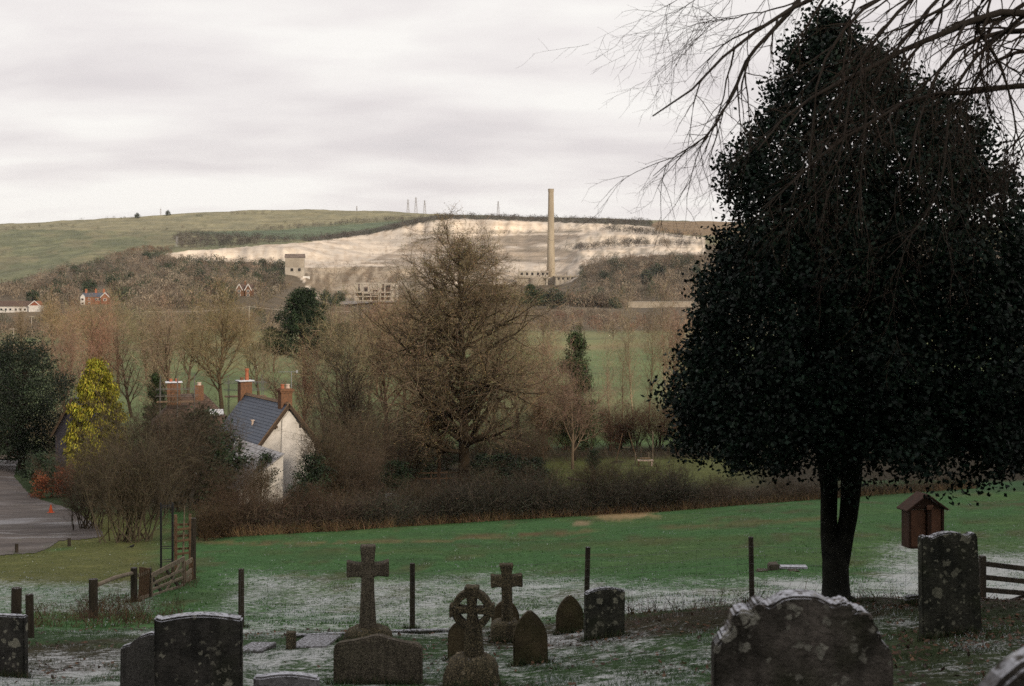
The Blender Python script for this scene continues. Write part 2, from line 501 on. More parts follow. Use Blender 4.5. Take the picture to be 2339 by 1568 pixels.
def gz(x, y):
    """height of the ground mesh at x,y (in front of the camera)"""
    x = np.asarray(x, float); y = np.asarray(y, float)
    u = CX + F * x / y
    i = np.clip(np.searchsorted(UG, u) - 1, 0, len(UG) - 2)
    j = np.clip(np.searchsorted(YG, y) - 1, 0, len(YG) - 2)
    a = np.clip((u - UG[i]) / (UG[i + 1] - UG[i]), 0, 1); b = np.clip((y - YG[j]) / (YG[j + 1] - YG[j]), 0, 1)
    return (ZG[i, j] * (1 - a) + ZG[i + 1, j] * a) * (1 - b) + (ZG[i, j + 1] * (1 - a) + ZG[i + 1, j + 1] * a) * b

def gp(u, y, dz=0.0):
    x = (u - CX) / F * y
    return Vector((x, y, float(gz(x, y)) + dz))

def inv(u, v, ylo, yhi):
    """distance at which the ground reaches survey height v in column u"""
    u = np.atleast_1d(np.asarray(u, float)); v = np.atleast_1d(np.asarray(v, float))
    i = np.clip(np.searchsorted(UG, u), 0, len(UG) - 1)
    j0, j1 = np.searchsorted(YG, ylo), np.searchsorted(YG, yhi)
    A = VG[i, j0:j1]
    hit = A <= v[:, None]
    k = np.argmax(hit, axis=1)
    ok = hit.any(axis=1)
    k1 = np.clip(k, 1, A.shape[1] - 1)
    r = np.arange(len(u))
    va, vb = A[r, k1 - 1], A[r, k1]
    t = np.clip(np.where(np.abs(va - vb) > 1e-6, (va - v) / np.where(np.abs(va - vb) > 1e-6, va - vb, 1), 0), 0, 1)
    y = YG[j0 + k1 - 1] * (1 - t) + YG[j0 + k1] * t
    return np.where(ok, y, np.nan)

# ------------------------------------------------------------------ ground colours: what grows or lies where
CHALK = [(378, 580), (430, 573), (500, 569), (600, 561), (730, 551), (850, 534), (920, 519), (980, 504), (1050, 500), (1200, 505), (1300, 509), (1400, 512), (1490, 518),
         (1500, 530), (1610, 543), (1612, 582), (1500, 583), (1400, 592), (1340, 605), (1312, 640), (1290, 650), (1190, 650), (1000, 655), (930, 690), (760, 692), (715, 680), (690, 640), (640, 602), (500, 597), (400, 591)]
TALUS = [(820, 602), (900, 575), (960, 545), (1050, 538), (1320, 536), (1330, 560), (1300, 610), (1290, 650), (1180, 650), (960, 606)]
RUBBLE = [(690, 612), (950, 606), (990, 650), (930, 692), (740, 692), (700, 650)]
def ground_colour(u, v, y, x):
    n1 = fbm(x / 3.0, y / 3.0, 31, 4); n2 = fbm(x / 0.5, y / 0.5, 32, 3); nf = fbm(x / 30, y / 60, 33, 4)
    ns = fbm(u / 9.0, v / 3.2, 34, 4)
    c = np.zeros(u.shape + (3,)); c[:] = (0.074, 0.168, 0.058)
    def put(mask, rgb):
        mk = np.clip(mask, 0, 1)[..., None]
        c[:] = c * (1 - mk) + np.array(rgb) * mk
    snow = np.zeros(u.shape)
    # graveyard
    g = 1 - sm(21.5, 23.5, y)
    put(g, (0.048, 0.092, 0.036))
    put(g * sm(0.46, 0.60, n1) * 0.8, (0.050, 0.034, 0.022))
    bank = sm(1395, 1440, u) * (1 - sm(2330, 2400, u)) * sm(17.0, 18.2, y) * (1 - sm(22.0, 23.2, y))
    put(bank * 0.65 * sm(0.25, 0.6, n2 + 0.1), (0.050, 0.036, 0.023))
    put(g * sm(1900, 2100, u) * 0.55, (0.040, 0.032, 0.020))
    # field
    fld = sm(23, 25, y) * (1 - sm(74, 82, y))
    put(fld * sm(0.42, 0.66, fbm(x / 5.0, y / 9.0, 36, 4)) * 0.5, (0.105, 0.155, 0.050))
    put(fld * sm(0.55, 0.72, n1) * 0.5, (0.062, 0.112, 0.045))
    put(fld * sm(0.60, 0.72, fbm(x / 1.6, y / 2.4, 38, 4)) * 0.5, (0.120, 0.098, 0.052))
    lm = fld * (1 - sm(300, 420, u)) * (1 - sm(1325, 1350, v)) * sm(0.25, 0.5, n1 + 0.2)
    put(lm * 0.85, (0.165, 0.160, 0.058))
    for pts, w, rgb, k in ((((440, 1236), (560, 1243), (760, 1240), (1000, 1236), (1250, 1221), (1340, 1212)), 5.0, (0.20, 0.155, 0.075), 0.75),
                           (((1085, 1225), (1255, 1220)), 4.0, (0.16, 0.085, 0.05), 0.7),
                           (((1540, 1206), (1700, 1196), (1880, 1184)), 6.0, (0.17, 0.14, 0.06), 0.6),
                           (((2100, 1172), (2339, 1152)), 5.0, (0.13, 0.10, 0.06), 0.5),
                           (((600, 1262), (1100, 1258), (1700, 1228)), 9.0, (0.10, 0.13, 0.045), 0.5)):
        pu = [p[0] for p in pts]; pv = [p[1] for p in pts]
        d = np.abs(v - np.interp(u, pu, pv)) / w
        put(fld * (1 - sm(0.4, 1.2, d)) * sm(pu[0] - 60, pu[0], u) * (1 - sm(pu[-1], pu[-1] + 60, u)) * k * sm(0.2, 0.55, n2), rgb)
    straw = 1 - sm(0.55, 1.05, np.hypot((u - 1425) / 88, (v - 1178) / 12) + (n2 - 0.5) * 0.9)
    put(straw * fld, (0.42, 0.30, 0.16))
    straw2 = 1 - sm(0.5, 1.05, np.hypot((u - 1330) / 26, (v - 1196) / 6) + (n2 - 0.5) * 0.8)
    put(straw2 * fld, (0.32, 0.25, 0.15))
    # gardens
    gd = sm(74, 82, y) * (1 - sm(126, 140, y))
    put(gd, (0.046, 0.037, 0.022))
    lawn = gd * sm(1200, 1260, u) * (1 - sm(1600, 1800, u)) * sm(1040, 1052, v) * (1 - sm(1100, 1125, v))
    put(lawn * sm(0.25, 0.45, n1 + 0.15), (0.135, 0.150, 0.050))
    put(gd * (1 - sm(130, 330, u)) * 0.8, (0.045, 0.075, 0.03))
    put(gd * sm(1890, 1950, u) * sm(1096, 1102, v), (0.058, 0.125, 0.052))
    # meadow of the valley floor
    md = sm(126, 150, y) * (1 - sm(500, 540, y))
    put(md, (0.150, 0.195, 0.085))
    put(md * sm(0.45, 0.62, nf), (0.195, 0.205, 0.098))
    put(md * (1 - sm(3, 9, np.abs(v - (790 + 6 * np.sin(u / 150))))) * 0.8, (0.24, 0.20, 0.105))
    put(md * sm(1100, 1300, u) * (1 - sm(765, 800, v)) * 0.7, (0.235, 0.225, 0.115))
    put(md * (1 - sm(60, 260, u)) * sm(0.35, 0.55, nf) * 0.8, (0.16, 0.09, 0.05))
    # rough ground and wood floor
    rg = sm(500, 540, y)
    put(rg, (0.140, 0.112, 0.076))
    # open hillside
    hill = sm(1380, 1420, y) * (1 - sm(560, 640, u) * (1 - sm(1420, 1440, y)))
    lefth = (1 - sm(340, 420, u)) * sm(1000, 1100, y) * (1 - sm(4, 10, v - np.interp(u, [0, 150, 330, 420], [640, 606, 566, 560])))
    put(np.maximum(hill * 1.0, lefth), (0.185, 0.195, 0.110))
    put(np.maximum(hill, lefth) * sm(0.42, 0.62, fbm(u / 60, v / 18, 37, 3)), (0.230, 0.215, 0.125))
    put(np.maximum(hill, lefth) * sm(0.55, 0.7, ns) * 0.4, (0.09, 0.11, 0.06))
    top = (v < np.interp(u, [0, 200, 330, 500, 650, 800, 1000, 1200, 2339], [524, 527, 529, 527, 521, 508, 497, 492, 490])) & (y > 1700)
    put(top * 1.0, (0.30, 0.275, 0.165))
    put(top * sm(0.5, 0.65, ns) * 0.35, (0.17, 0.17, 0.10))
    strip = inpoly(u, v, [(430, 531), (640, 526), (860, 509), (960, 503), (900, 520), (800, 541), (730, 549), (600, 545)]) & (y > 1500)
    put(strip * 1.0, (0.140, 0.180, 0.108))
    plough = inpoly(u, v, [(1470, 524), (1500, 506), (1700, 506), (1700, 542), (1560, 537)]) & (y > 1590)
    put(plough * 1.0, (0.26, 0.185, 0.11))
    rim_t = np.interp(u, [690, 850, 950, 1000, 1200, 1490], [546, 522, 500, 491, 494, 504]); rim_b = np.interp(u, [690, 850, 920, 980, 1050, 1200, 1490], [554, 536, 521, 507, 503, 508, 519])
    put(((v > rim_t) & (v < rim_b) & (u > 690) & (u < 1490) & (y > 1560)) * 0.9, (0.095, 0.085, 0.062))
    # the chalk pit
    vj = v + (ns - 0.5) * 5.0
    ck = inpoly(u, vj, CHALK) & (y > 1040)
    put(ck * 1.0, (0.72, 0.625, 0.51))
    put(ck * sm(0.52, 0.7, fbm(u / 6.0, v / 9.0, 41, 4)) * 0.45, (0.50, 0.385, 0.27))
    tl = inpoly(u, vj, TALUS) & (y > 1200)
    put(ck * (1 - sm(0.8, 2.2, np.abs(v - np.interp(u, [980, 1100, 1250, 1330], [534, 533, 532, 528])))) * ((u > 985) & (u < 1330)) * 0.8, (0.20, 0.17, 0.12))
    put(tl * sm(0.30, 0.55, fbm(u / 70, v / 6.5, 42, 4)) * 0.95, (0.385, 0.315, 0.24))
    put(tl * sm(0.55, 0.72, fbm(u / 55, v / 5.0, 44, 4)) * 0.6, (0.27, 0.225, 0.17))
    for k_, (vb, uw) in enumerate(((541, 0), (549, 9), (557, 4), (566, 12), (575, 2), (586, 7), (596, 15))):
        ln = vb + 4 * (fbm(u / 60 + uw, u * 0, 46, 3) - 0.5) * 2 + (u - 1150) * 0.012
        put((inpoly(u, v, CHALK) & (u > 880 + 6 * k_) & (u < 1330) & (y > 1200)) * (1 - sm(0.5, 2.6, np.abs(v - ln))) * sm(0.35, 0.6, fbm(u / 30, u * 0 + k_, 47, 3)) * 0.75, (0.25, 0.21, 0.155))
    rb = inpoly(u, vj, RUBBLE) & (y > 1040)
    put(rb * 0.8, (0.36, 0.29, 0.20))
    put(rb * sm(0.45, 0.62, fbm(u / 9 + v / 30, v / 22, 43, 4)) * 0.8, (0.17, 0.125, 0.08))
    cliffr = ck & (u > 1290)
    put(cliffr * sm(0.52, 0.66, fbm(u / 7, v / 5, 45, 4)) * 0.75, (0.30, 0.265, 0.21))
    # frost and old snow
    snow = np.where(y < 23, 0.46 + 1.0 * (fbm(x / 1.1, y / 1.3, 51, 3) - 0.5), snow)
    snow = np.where(y < 23, snow * (1 - 0.75 * bank) * (1 - 0.35 * sm(1900, 2150, u)), snow)
    band = sm(1255, 1350, v + (fbm(x / 4, y / 7, 52, 3) - 0.5) * 90) * (0.25 + 0.75 * sm(380, 620, u))
    heavy = sm(1050, 1420, u + (fbm(x / 3, y / 3, 54, 3) - 0.5) * 500) * sm(1300, 1360, v + (fbm(x / 3, y / 5, 55, 3) - 0.5) * 70)
    right = sm(1880, 2080, u) * sm(1150, 1330, v + (fbm(x / 3, y / 5, 53, 3) - 0.5) * 80)
    pat = 0.55 + 0.75 * fbm(x / 1.1, y / 2.2, 57, 4)
    sf = pat * np.maximum(np.maximum(band * 0.62, heavy * 0.84), right * 0.84)
    lf = (1 - sm(300, 440, u)) * sm(1305, 1350, v + (fbm(x / 3, y / 5, 56, 3) - 0.5) * 60) * (1 - sm(1395, 1415, v)) * 0.55
    snow = np.where((y >= 23) & (y < 82), np.maximum(sf, lf), snow)
    return c, snow

_c, _s = ground_colour(_uu, VG, _yy, _xx)
nu, ny = _uu.shape
# back half: the down rising behind the churchyard, closing the ring round the camera
ph = np.concatenate([np.linspace(45, 100, 16)[1:], np.linspace(100, 260, 28)[1:], np.linspace(260, 315, 16)[1:-1]])
rr = YG / math.cos(R(45))
def ring(p):
    a = min(p, 360 - p); w = float(sm(45, 105, a))
    edge = ZG[-1] if p < 180 else ZG[0]
    hillz = EYE - 1.72 + 0.03 * np.minimum(rr, 8) + 0.43 * np.clip(rr - 8, 0, 100) + 0.01 * np.clip(rr - 108, 0, 5000)  # unseen slope, steepened near the camera to shade the foreground from the sun
    hillz = hillz + (fbm(rr / 9 + p, rr * 0 + p / 7.0, 61, 3) - 0.5) * np.clip(rr * 0.08, 0, 6)
    return np.stack([np.sin(R(p)) * rr, np.cos(R(p)) * rr, edge * (1 - w) + hillz * w], axis=1)
ringv = [ring(p) for p in ph]
V = np.concatenate([np.stack([_xx, _yy, ZG], -1).reshape(-1, 3)] + ringv + [np.array([[0, 0, EYE - 1.75]])])
C = np.concatenate([_c.reshape(-1, 3), np.tile([0.05, 0.06, 0.035], (len(ph) * ny, 1)), [[0.04, 0.05, 0.03]]])
S = np.concatenate([_s.ravel(), np.full(len(ph) * ny, 0.15), [0.1]])
nc = nu + len(ph)
ii, jj = np.meshgrid(np.arange(nc), np.arange(ny - 1), indexing='ij')
i2 = (ii + 1) % nc
Q = np.stack([ii * ny + jj, i2 * ny + jj, i2 * ny + jj + 1, ii * ny + jj + 1], -1).reshape(-1, 4)
cap = np.stack([np.full(nc, nc * ny), (np.arange(nc) + 1) % nc * ny, np.arange(nc) * ny, np.arange(nc) * ny], -1)

def ground_material():
    m, nt = new_mat("ground"); t = NT(nt)
    geo = t.n('ShaderNodeNewGeometry'); pos = geo.outputs['Position']
    a = t.n('ShaderNodeAttribute', attribute_name='col'); s = t.n('ShaderNodeAttribute', attribute_name='snow')
    sp = t.n('ShaderNodeSeparateXYZ'); nt.links.new(pos, sp.inputs[0])
    near = t.rng(sp.outputs[1], 60.0, 200.0, 1.0, 0.0)
    n_a = t.noise(1.1, 5, 0.6, pos); n_b = t.noise(9.0, 5, 0.65, pos); n_c = t.noise(0.02, 8, 0.66, pos)
    n_d = t.noise(34.0, 4, 0.65, pos)
    c = a.outputs['Color']
    dk = t.mix(1.0, c, (0.42, 0.46, 0.40), 'MULTIPLY')
    lt = t.mix(1.0, c, (1.45, 1.38, 1.25), 'MULTIPLY')
    c1 = t.mix(t.rng(n_b, 0.30, 0.62), dk, c)
    c1 = t.mix(t.math('MULTIPLY', t.rng(n_a, 0.5, 0.72), 0.6), c1, lt)
    c1 = t.mix(t.math('MULTIPLY', t.rng(n_d, 0.42, 0.7), 0.45), c1, dk)
    c2 = t.mix(t.rng(n_c, 0.36, 0.66), t.mix(1.0, c, (0.74, 0.76, 0.78), 'MULTIPLY'), t.mix(1.0, c, (1.14, 1.12, 1.08), 'MULTIPLY'))
    c2 = t.mix(t.math('MULTIPLY', t.rng(t.noise(0.35, 5, 0.7, pos), 0.45, 0.7), 0.35), c2, t.mix(1.0, c, (0.6, 0.62, 0.62), 'MULTIPLY'))
    ms = t.n('ShaderNodeMapping', {'Scale': (0.018, 0.018, 0.30)}); nt.links.new(pos, ms.inputs[0])
    strata = t.noise(1.0, 6, 0.65, ms.outputs[0])
    farm = t.rng(sp.outputs[1], 1000.0, 1100.0)
    c2 = t.mix(t.math('MULTIPLY', t.math('MULTIPLY', t.rng(strata, 0.46, 0.62), farm), 0.45), c2, t.mix(1.0, c, (0.52, 0.50, 0.48), 'MULTIPLY'))
    c2 = t.mix(t.math('MULTIPLY', t.math('MULTIPLY', t.rng(t.noise(0.11, 5, 0.7, pos), 0.52, 0.66), farm), 0.5), c2, t.mix(1.0, c, (0.55, 0.52, 0.48), 'MULTIPLY'))
    colr = t.mix(near, c2, c1)
    mp = t.n('ShaderNodeMapping', {'Scale': (0.8, 1.0, 1.0)}); nt.links.new(pos, mp.inputs[0])
    sn = t.math('ADD', t.math('MULTIPLY', t.noise(7.0, 6, 0.68, mp.outputs[0]), 0.62), t.math('MULTIPLY', t.noise(28.0, 4, 0.6, pos), 0.38))
    thr = t.math('SUBTRACT', 0.70, t.math('MULTIPLY', s.outputs['Fac'], 0.38))
    sf = t.rng(t.math('SUBTRACT', sn, thr), -0.05, 0.10)
    sf = t.math('MULTIPLY', sf, t.rng(s.outputs['Fac'], 0.02, 0.2))
    colr = t.mix(t.math('MULTIPLY', sf, 0.8), colr, (0.58, 0.60, 0.60))
    h = t.math('ADD', t.math('MULTIPLY', n_b, 0.7), t.math('MULTIPLY', n_d, 0.5))
    t.out(colr, 0.95, h, t.math('MULTIPLY', near, 0.8), 0.06, 0.1)
    return m

M_ground = ground_material()
gme = nmesh("ground", V, np.concatenate([Q, cap]), M_ground, C, True, {'snow': S})
setprops(link("ground", gme), kind='structure')

# ------------------------------------------------------------------ lane
def sheet(name, poly, ylo, yhi, lift, mat, du=2.0, dv=1.6):
    us = np.arange(min(p[0] for p in poly), max(p[0] for p in poly) + du, du)
    vs = np.arange(min(p[1] for p in poly), max(p[1] for p in poly) + dv, dv)
    gu, gv = np.meshgrid(us, vs, indexing='ij')
    y = inv(gu.ravel(), gv.ravel(), ylo, yhi).reshape(gu.shape)
    x = (gu - CX) / F * y
    z = gz(np.nan_to_num(x), np.nan_to_num(y, nan=50.0)) + lift
    ins = inpoly(gu + (fbm(gu / 9, gv / 4, 71, 3) - 0.5) * 8, gv + (fbm(gu / 9, gv / 4, 72, 3) - 0.5) * 3, poly) & ~np.isnan(y)
    n0, n1_ = gu.shape
    a, b = np.meshgrid(np.arange(n0 - 1), np.arange(n1_ - 1), indexing='ij')
    ok = ins[:-1, :-1] & ins[1:, :-1] & ins[1:, 1:] & ins[:-1, 1:]
    q = np.stack([a * n1_ + b, (a + 1) * n1_ + b, (a + 1) * n1_ + b + 1, a * n1_ + b + 1], -1)[ok]
    P = np.nan_to_num(np.stack([x, y, z], -1).reshape(-1, 3))
    used = np.unique(q); mp_ = np.full(len(P), -1); mp_[used] = np.arange(len(used))
    return nmesh(name, P[used], mp_[q][:, ::-1], mat, None, True)

def road_material():
    m, nt = new_mat("lane_tarmac"); t = NT(nt)
    geo = t.n('ShaderNodeNewGeometry'); pos = geo.outputs['Position']
    mp = t.n('ShaderNodeMapping', {'Scale': (0.35, 0.9, 1.0), 'Rotation': (0, 0, 0.5)}); nt.links.new(pos, mp.inputs[0])
    f = t.noise(0.8, 5, 0.6, mp.outputs[0]); g = t.noise(6.0, 5, 0.65, pos); w = t.noise(0.45, 4, 0.6, mp.outputs[0])
    c = t.mix(t.rng(f, 0.35, 0.65), (0.072, 0.060, 0.054), (0.130, 0.110, 0.098))
    c = t.mix(t.math('MULTIPLY', t.rng(g, 0.4, 0.75), 0.5), c, (0.055, 0.046, 0.042))
    c = t.mix(t.math('MULTIPLY', t.rng(w, 0.54, 0.66), 0.55), c, (0.30, 0.30, 0.32))
    b = t.out(c, 0.75, g, 0.4, 0.01, 0.3)
    t.put(b.inputs['Roughness'], t.rng(w, 0.45, 0.6, 0.85, 0.45))
    return m
M_road = road_material()
ROAD = [(-70, 1047), (44, 1052), (40, 1062), (33, 1088), (48, 1107), (66, 1126), (98, 1143), (140, 1156), (180, 1172), (215, 1195), (235, 1215), (235, 1228), (190, 1234), (135, 1237), (110, 1255), (84, 1265), (0, 1270), (-70, 1272)]
setprops(link("lane", sheet("lane", ROAD, 50, 125, 0.02, M_road)), kind='structure')
VERGE = [(-70, 1040), (68, 1042), (72, 1049), (44, 1053), (-70, 1049)]
M_verge = simple_mat("pale_bank", (0.28, 0.22, 0.15), (0.16, 0.12, 0.08), 2.0)
setprops(link("lane_bank", sheet("lane_bank", VERGE, 60, 140, 0.10, M_verge)), kind='structure')
ROAD2 = [(700, 706), (780, 694), (860, 687), (1020, 694), (1150, 700), (1150, 706), (1000, 702), (870, 695), (790, 702), (740, 710)]
M_track = simple_mat("works_road", (0.24, 0.22, 0.20), (0.17, 0.15, 0.13), 0.1)
setprops(link("works_road", sheet("works_road", ROAD2, 700, 1120, 1.2, M_track, 4, 1.0)), kind='structure')
# ================================================================== plants
def norm(a):
    return a / np.maximum(np.linalg.norm(a, axis=-1, keepdims=True), 1e-9)

def paths(p0, d0, L, m, wig, up, rg):
    """N curved branches of m points each"""
    p0 = np.asarray(p0, float); d = norm(np.asarray(d0, float)); N = len(p0)
    P = np.zeros((N, m, 3)); P[:, 0] = p0
    for i in range(1, m):
        d = norm(d + rg.normal(0, wig, (N, 3)) + np.array([0, 0, 1.0]) * up)
        P[:, i] = P[:, i - 1] + d * (L / (m - 1))[:, None]
    return P

def offshoots(P, L, rad, n, tlo, thi, ang, lenr, radr, rg, shape=None, lift=0.0):
    """n child branches from each path: start points, directions, lengths, radii"""
    N, m, _ = P.shape
    idx = np.repeat(np.arange(N), n)
    t = tlo + (thi - tlo) * ((np.tile(np.arange(n), N) + rg.uniform(0, 1, N * n)) / n)
    s = t * (m - 1); i = np.clip(s.astype(int), 0, m - 2); f = (s - i)[:, None]
    p = P[idx, i] * (1 - f) + P[idx, i + 1] * f
    tan = norm(P[idx, i + 1] - P[idx, i])
    ref_ = norm(np.cross(tan, np.where(np.abs(tan[:, 2:3]) > 0.9, np.array([1.0, 0, 0]), np.array([0, 0, 1.0]))))
    ga = np.tile(np.arange(n), N) * 2.39996 + np.repeat(rg.uniform(0, 6.28, N), n) + rg.normal(0, 0.5, N * n)   # branches spiral round the parent
    side = ref_ * np.cos(ga)[:, None] + np.cross(tan, ref_) * np.sin(ga)[:, None]
    a = np.radians(rg.uniform(ang[0], ang[1], N * n))[:, None]
    d = tan * np.cos(a) + side * np.sin(a); d[:, 2] += lift
    sh = np.ones(N * n) if shape is None else shape(t)
    ln = L[idx] * lenr * sh * rg.uniform(0.65, 1.25, N * n)
    r0 = rad[idx] * (1 - 0.85 * t) * radr + 0.0008
    return p, norm(d), ln, r0

def tubes(P, r0, taper, k):
    N, m, _ = P.shape
    T = np.gradient(P, axis=1); T = norm(T)
    ref = np.where(np.abs(T[..., 2:3]) > 0.9, np.array([1.0, 0, 0]), np.array([0, 0, 1.0]))
    A = norm(np.cross(T, ref)); B = np.cross(T, A)
    rr_ = r0[:, None] * (1 - (1 - taper) * np.linspace(0, 1, m))[None, :]
    th = np.arange(k) * 2 * np.pi / k
    V_ = P[:, :, None] + (A[:, :, None] * np.cos(th)[:, None] + B[:, :, None] * np.sin(th)[:, None]) * rr_[:, :, None, None]
    base = (np.arange(N) * m * k)[:, None, None] + (np.arange(m - 1) * k)[None, :, None]
    j = np.arange(k)[None, None, :]; j2 = (np.arange(k) + 1)[None, None, :] % k
    Fq = np.stack([base + j, base + j2, base + k + j2, base + k + j], -1).reshape(-1, 4)
    return V_.reshape(-1, 3), Fq

def ribbons(P, w0, rg, tip=0.15):
    N, m, _ = P.shape
    d = norm(P[:, -1] - P[:, 0])
    s = norm(np.cross(d, rg.normal(0, 1, (N, 3))))
    w = w0[:, None] * np.linspace(1, tip, m)[None, :]
    V_ = np.stack([P - s[:, None] * w[..., None], P + s[:, None] * w[..., None]], axis=2)
    b = (np.arange(N) * m * 2)[:, None] + (np.arange(m - 1) * 2)[None, :]
    Fq = np.stack([b, b + 1, b + 3, b + 2], -1).reshape(-1, 4)
    return V_.reshape(-1, 3), Fq

def leaves(c, L, W, rg, axis=None, droop=0.0):
    N = len(c)
    a = norm(rg.normal(0, 1, (N, 3))) if axis is None else norm(axis + rg.normal(0, 0.45, (N, 3)))
    a[:, 2] -= droop; a = norm(a)
    b = norm(np.cross(a, rg.normal(0, 1, (N, 3))))
    L = np.broadcast_to(L, (N,))[:, None]; W = np.broadcast_to(W, (N,))[:, None]
    V_ = np.stack([c - a * L / 2, c + b * W / 2 - a * L * 0.08, c + a * L / 2, c - b * W / 2 - a * L * 0.08], 1).reshape(-1, 3)
    return V_, np.arange(N * 4).reshape(-1, 4)

def join(parts):
    vs, fs, cs, b = [], [], [], 0
    for v, f, c in parts:
        vs.append(v); fs.append(f + b); b += len(v)
        cs.append(np.broadcast_to(np.asarray(c, float), (len(v), 3)))
    return np.concatenate(vs), np.concatenate(fs), np.concatenate(cs)

def vary(c, n, rep, rg, amt=0.35, hue=0.08):
    """n pieces of rep vertices: the colour c scattered piece by piece"""
    k = np.clip(rg.normal(1.0, amt, n), 0.35, 2.0)[:, None] * np.clip(rg.normal(1.0, hue, (n, 3)), 0.7, 1.3)
    return np.repeat(np.array(c)[None] * k, rep, axis=0)

M_twig = veg_mat("bare_twigs", 0.85, 0.05)
M_bark = veg_mat("bark", 0.95, 0.05)
M_leaf = veg_mat("dull_leaves", 0.6, 0.25, 0.12)
M_gloss = veg_mat("glossy_leaves", 0.5, 0.13, 0.02)
M_needle = veg_mat("needles", 0.7, 0.15, 0.08)

def bare_tree(name, H, r, seed, spread0=0.06, wig0=None, l1=12, l2=8, l3=8, l4=11, tl=(0.25, 0.98), ang1=(35, 70), len1=0.5, shape1=None, up1=0.05, wig=0.09, bark=(0.075, 0.055, 0.038),
              twig=(0.21, 0.168, 0.118), tw=0.009, stems=1, lean=0.05, len4=0.55, lift=0.25, leaf=None, leafn=0, up0=0.02, thin=0.10, len2=0.5, len3=0.5):
    rg = np.random.default_rng(seed)
    d0 = np.stack([rg.normal(0, lean, stems), rg.normal(0, lean, stems), np.ones(stems)], 1)
    p0 = np.stack([rg.normal(0, spread0 * (stems > 1) * H / 5, stems), rg.normal(0, spread0 * (stems > 1) * H / 5, stems), np.zeros(stems)], 1)
    L0 = H * np.where(stems > 1, rg.uniform(0.75, 1.05, stems), 1.0) * np.ones(stems)
    P0 = paths(p0, d0, L0, 14, wig * 0.45 if wig0 is None else wig0, up0, rg)
    r0 = np.full(stems, r)
    wood = [(*tubes(P0, r0, thin, 8), bark)]
    if stems == 1:    # root flare
        fl = P0[:, :2].copy(); fl[:, 1] = P0[:, 0] + (P0[:, 1] - P0[:, 0]) * 0.35
        wood.append((*tubes(fl, r0 * 1.55, 0.62, 8), bark))
    a = offshoots(P0, L0, r0, l1, tl[0], tl[1], ang1, len1, 0.55, rg, shape1, lift)
    P1 = paths(a[0], a[1], a[2], 9, wig, up1, rg); wood.append((*tubes(P1, a[3], 0.18, 6), bark))
    b = offshoots(P1, a[2], a[3], l2, 0.15, 1.0, (25, 65), len2, 0.72, rg, None, lift * 0.4)
    P2 = paths(b[0], b[1], b[2], 6, wig * 1.2, up1 * 0.8, rg)
    wood.append((*tubes(P2, np.maximum(b[3], 0.010), 0.3, 4), np.array(bark) * 0.75 + np.array(twig) * 0.25))
    c = offshoots(P2, b[2], b[3], l3, 0.1, 1.0, (25, 60), len3, 0.6, rg)
    P3 = paths(c[0], c[1], np.maximum(c[2], 0.22 * H / 10), 4, wig * 1.3, up1 * 0.5, rg)
    crown = [(*ribbons(P3, np.full(len(P3), tw), rg, 0.4), vary(twig, len(P3), 8, rg, 0.3))]
    d = offshoots(P3, np.maximum(c[2], 0.22 * H / 10), np.full(len(P3), 0.01), l4, 0.05, 1.0, (20, 60), len4, 1.0, rg)
    P4 = paths(d[0], d[1], np.maximum(d[2], 0.12 * H / 10), 2, wig, 0.0, rg)
    crown.append((*ribbons(P4, np.full(len(P4), tw * 0.65), rg, 0.2), vary(twig, len(P4), 4, rg, 0.35)))
    if leafn:
        pick = rg.integers(0, len(P4), leafn)
        cc = P4[pick, 1] + rg.normal(0, 0.04, (leafn, 3))
        crown.append((*leaves(cc, 0.085, 0.05, rg), vary(leaf, leafn, 4, rg, 0.4, 0.12)))
    v, f, cl = join(wood); wm = nmesh(name + "_wood", v, f, M_bark, cl, True)
    v, f, cl = join(crown); cm = nmesh(name + "_twigs", v, f, M_twig, cl)
    return wm, cm

def place(name, proto, u, y, label, cat, scale=1.0, rz=0.0, tint=(1, 1, 1), group=None, dz=-0.12, parts=('trunk', 'crown'), squash=None):
    o = thing(name, label, cat, gp(u, y, dz), rz, group)
    o.scale = (scale, scale, scale) if squash is None else (scale * squash, scale * squash, scale)
    for pn, me in zip(parts, proto):
        p = link(pn, me, o); p.color = (*tint, 1)
    return o

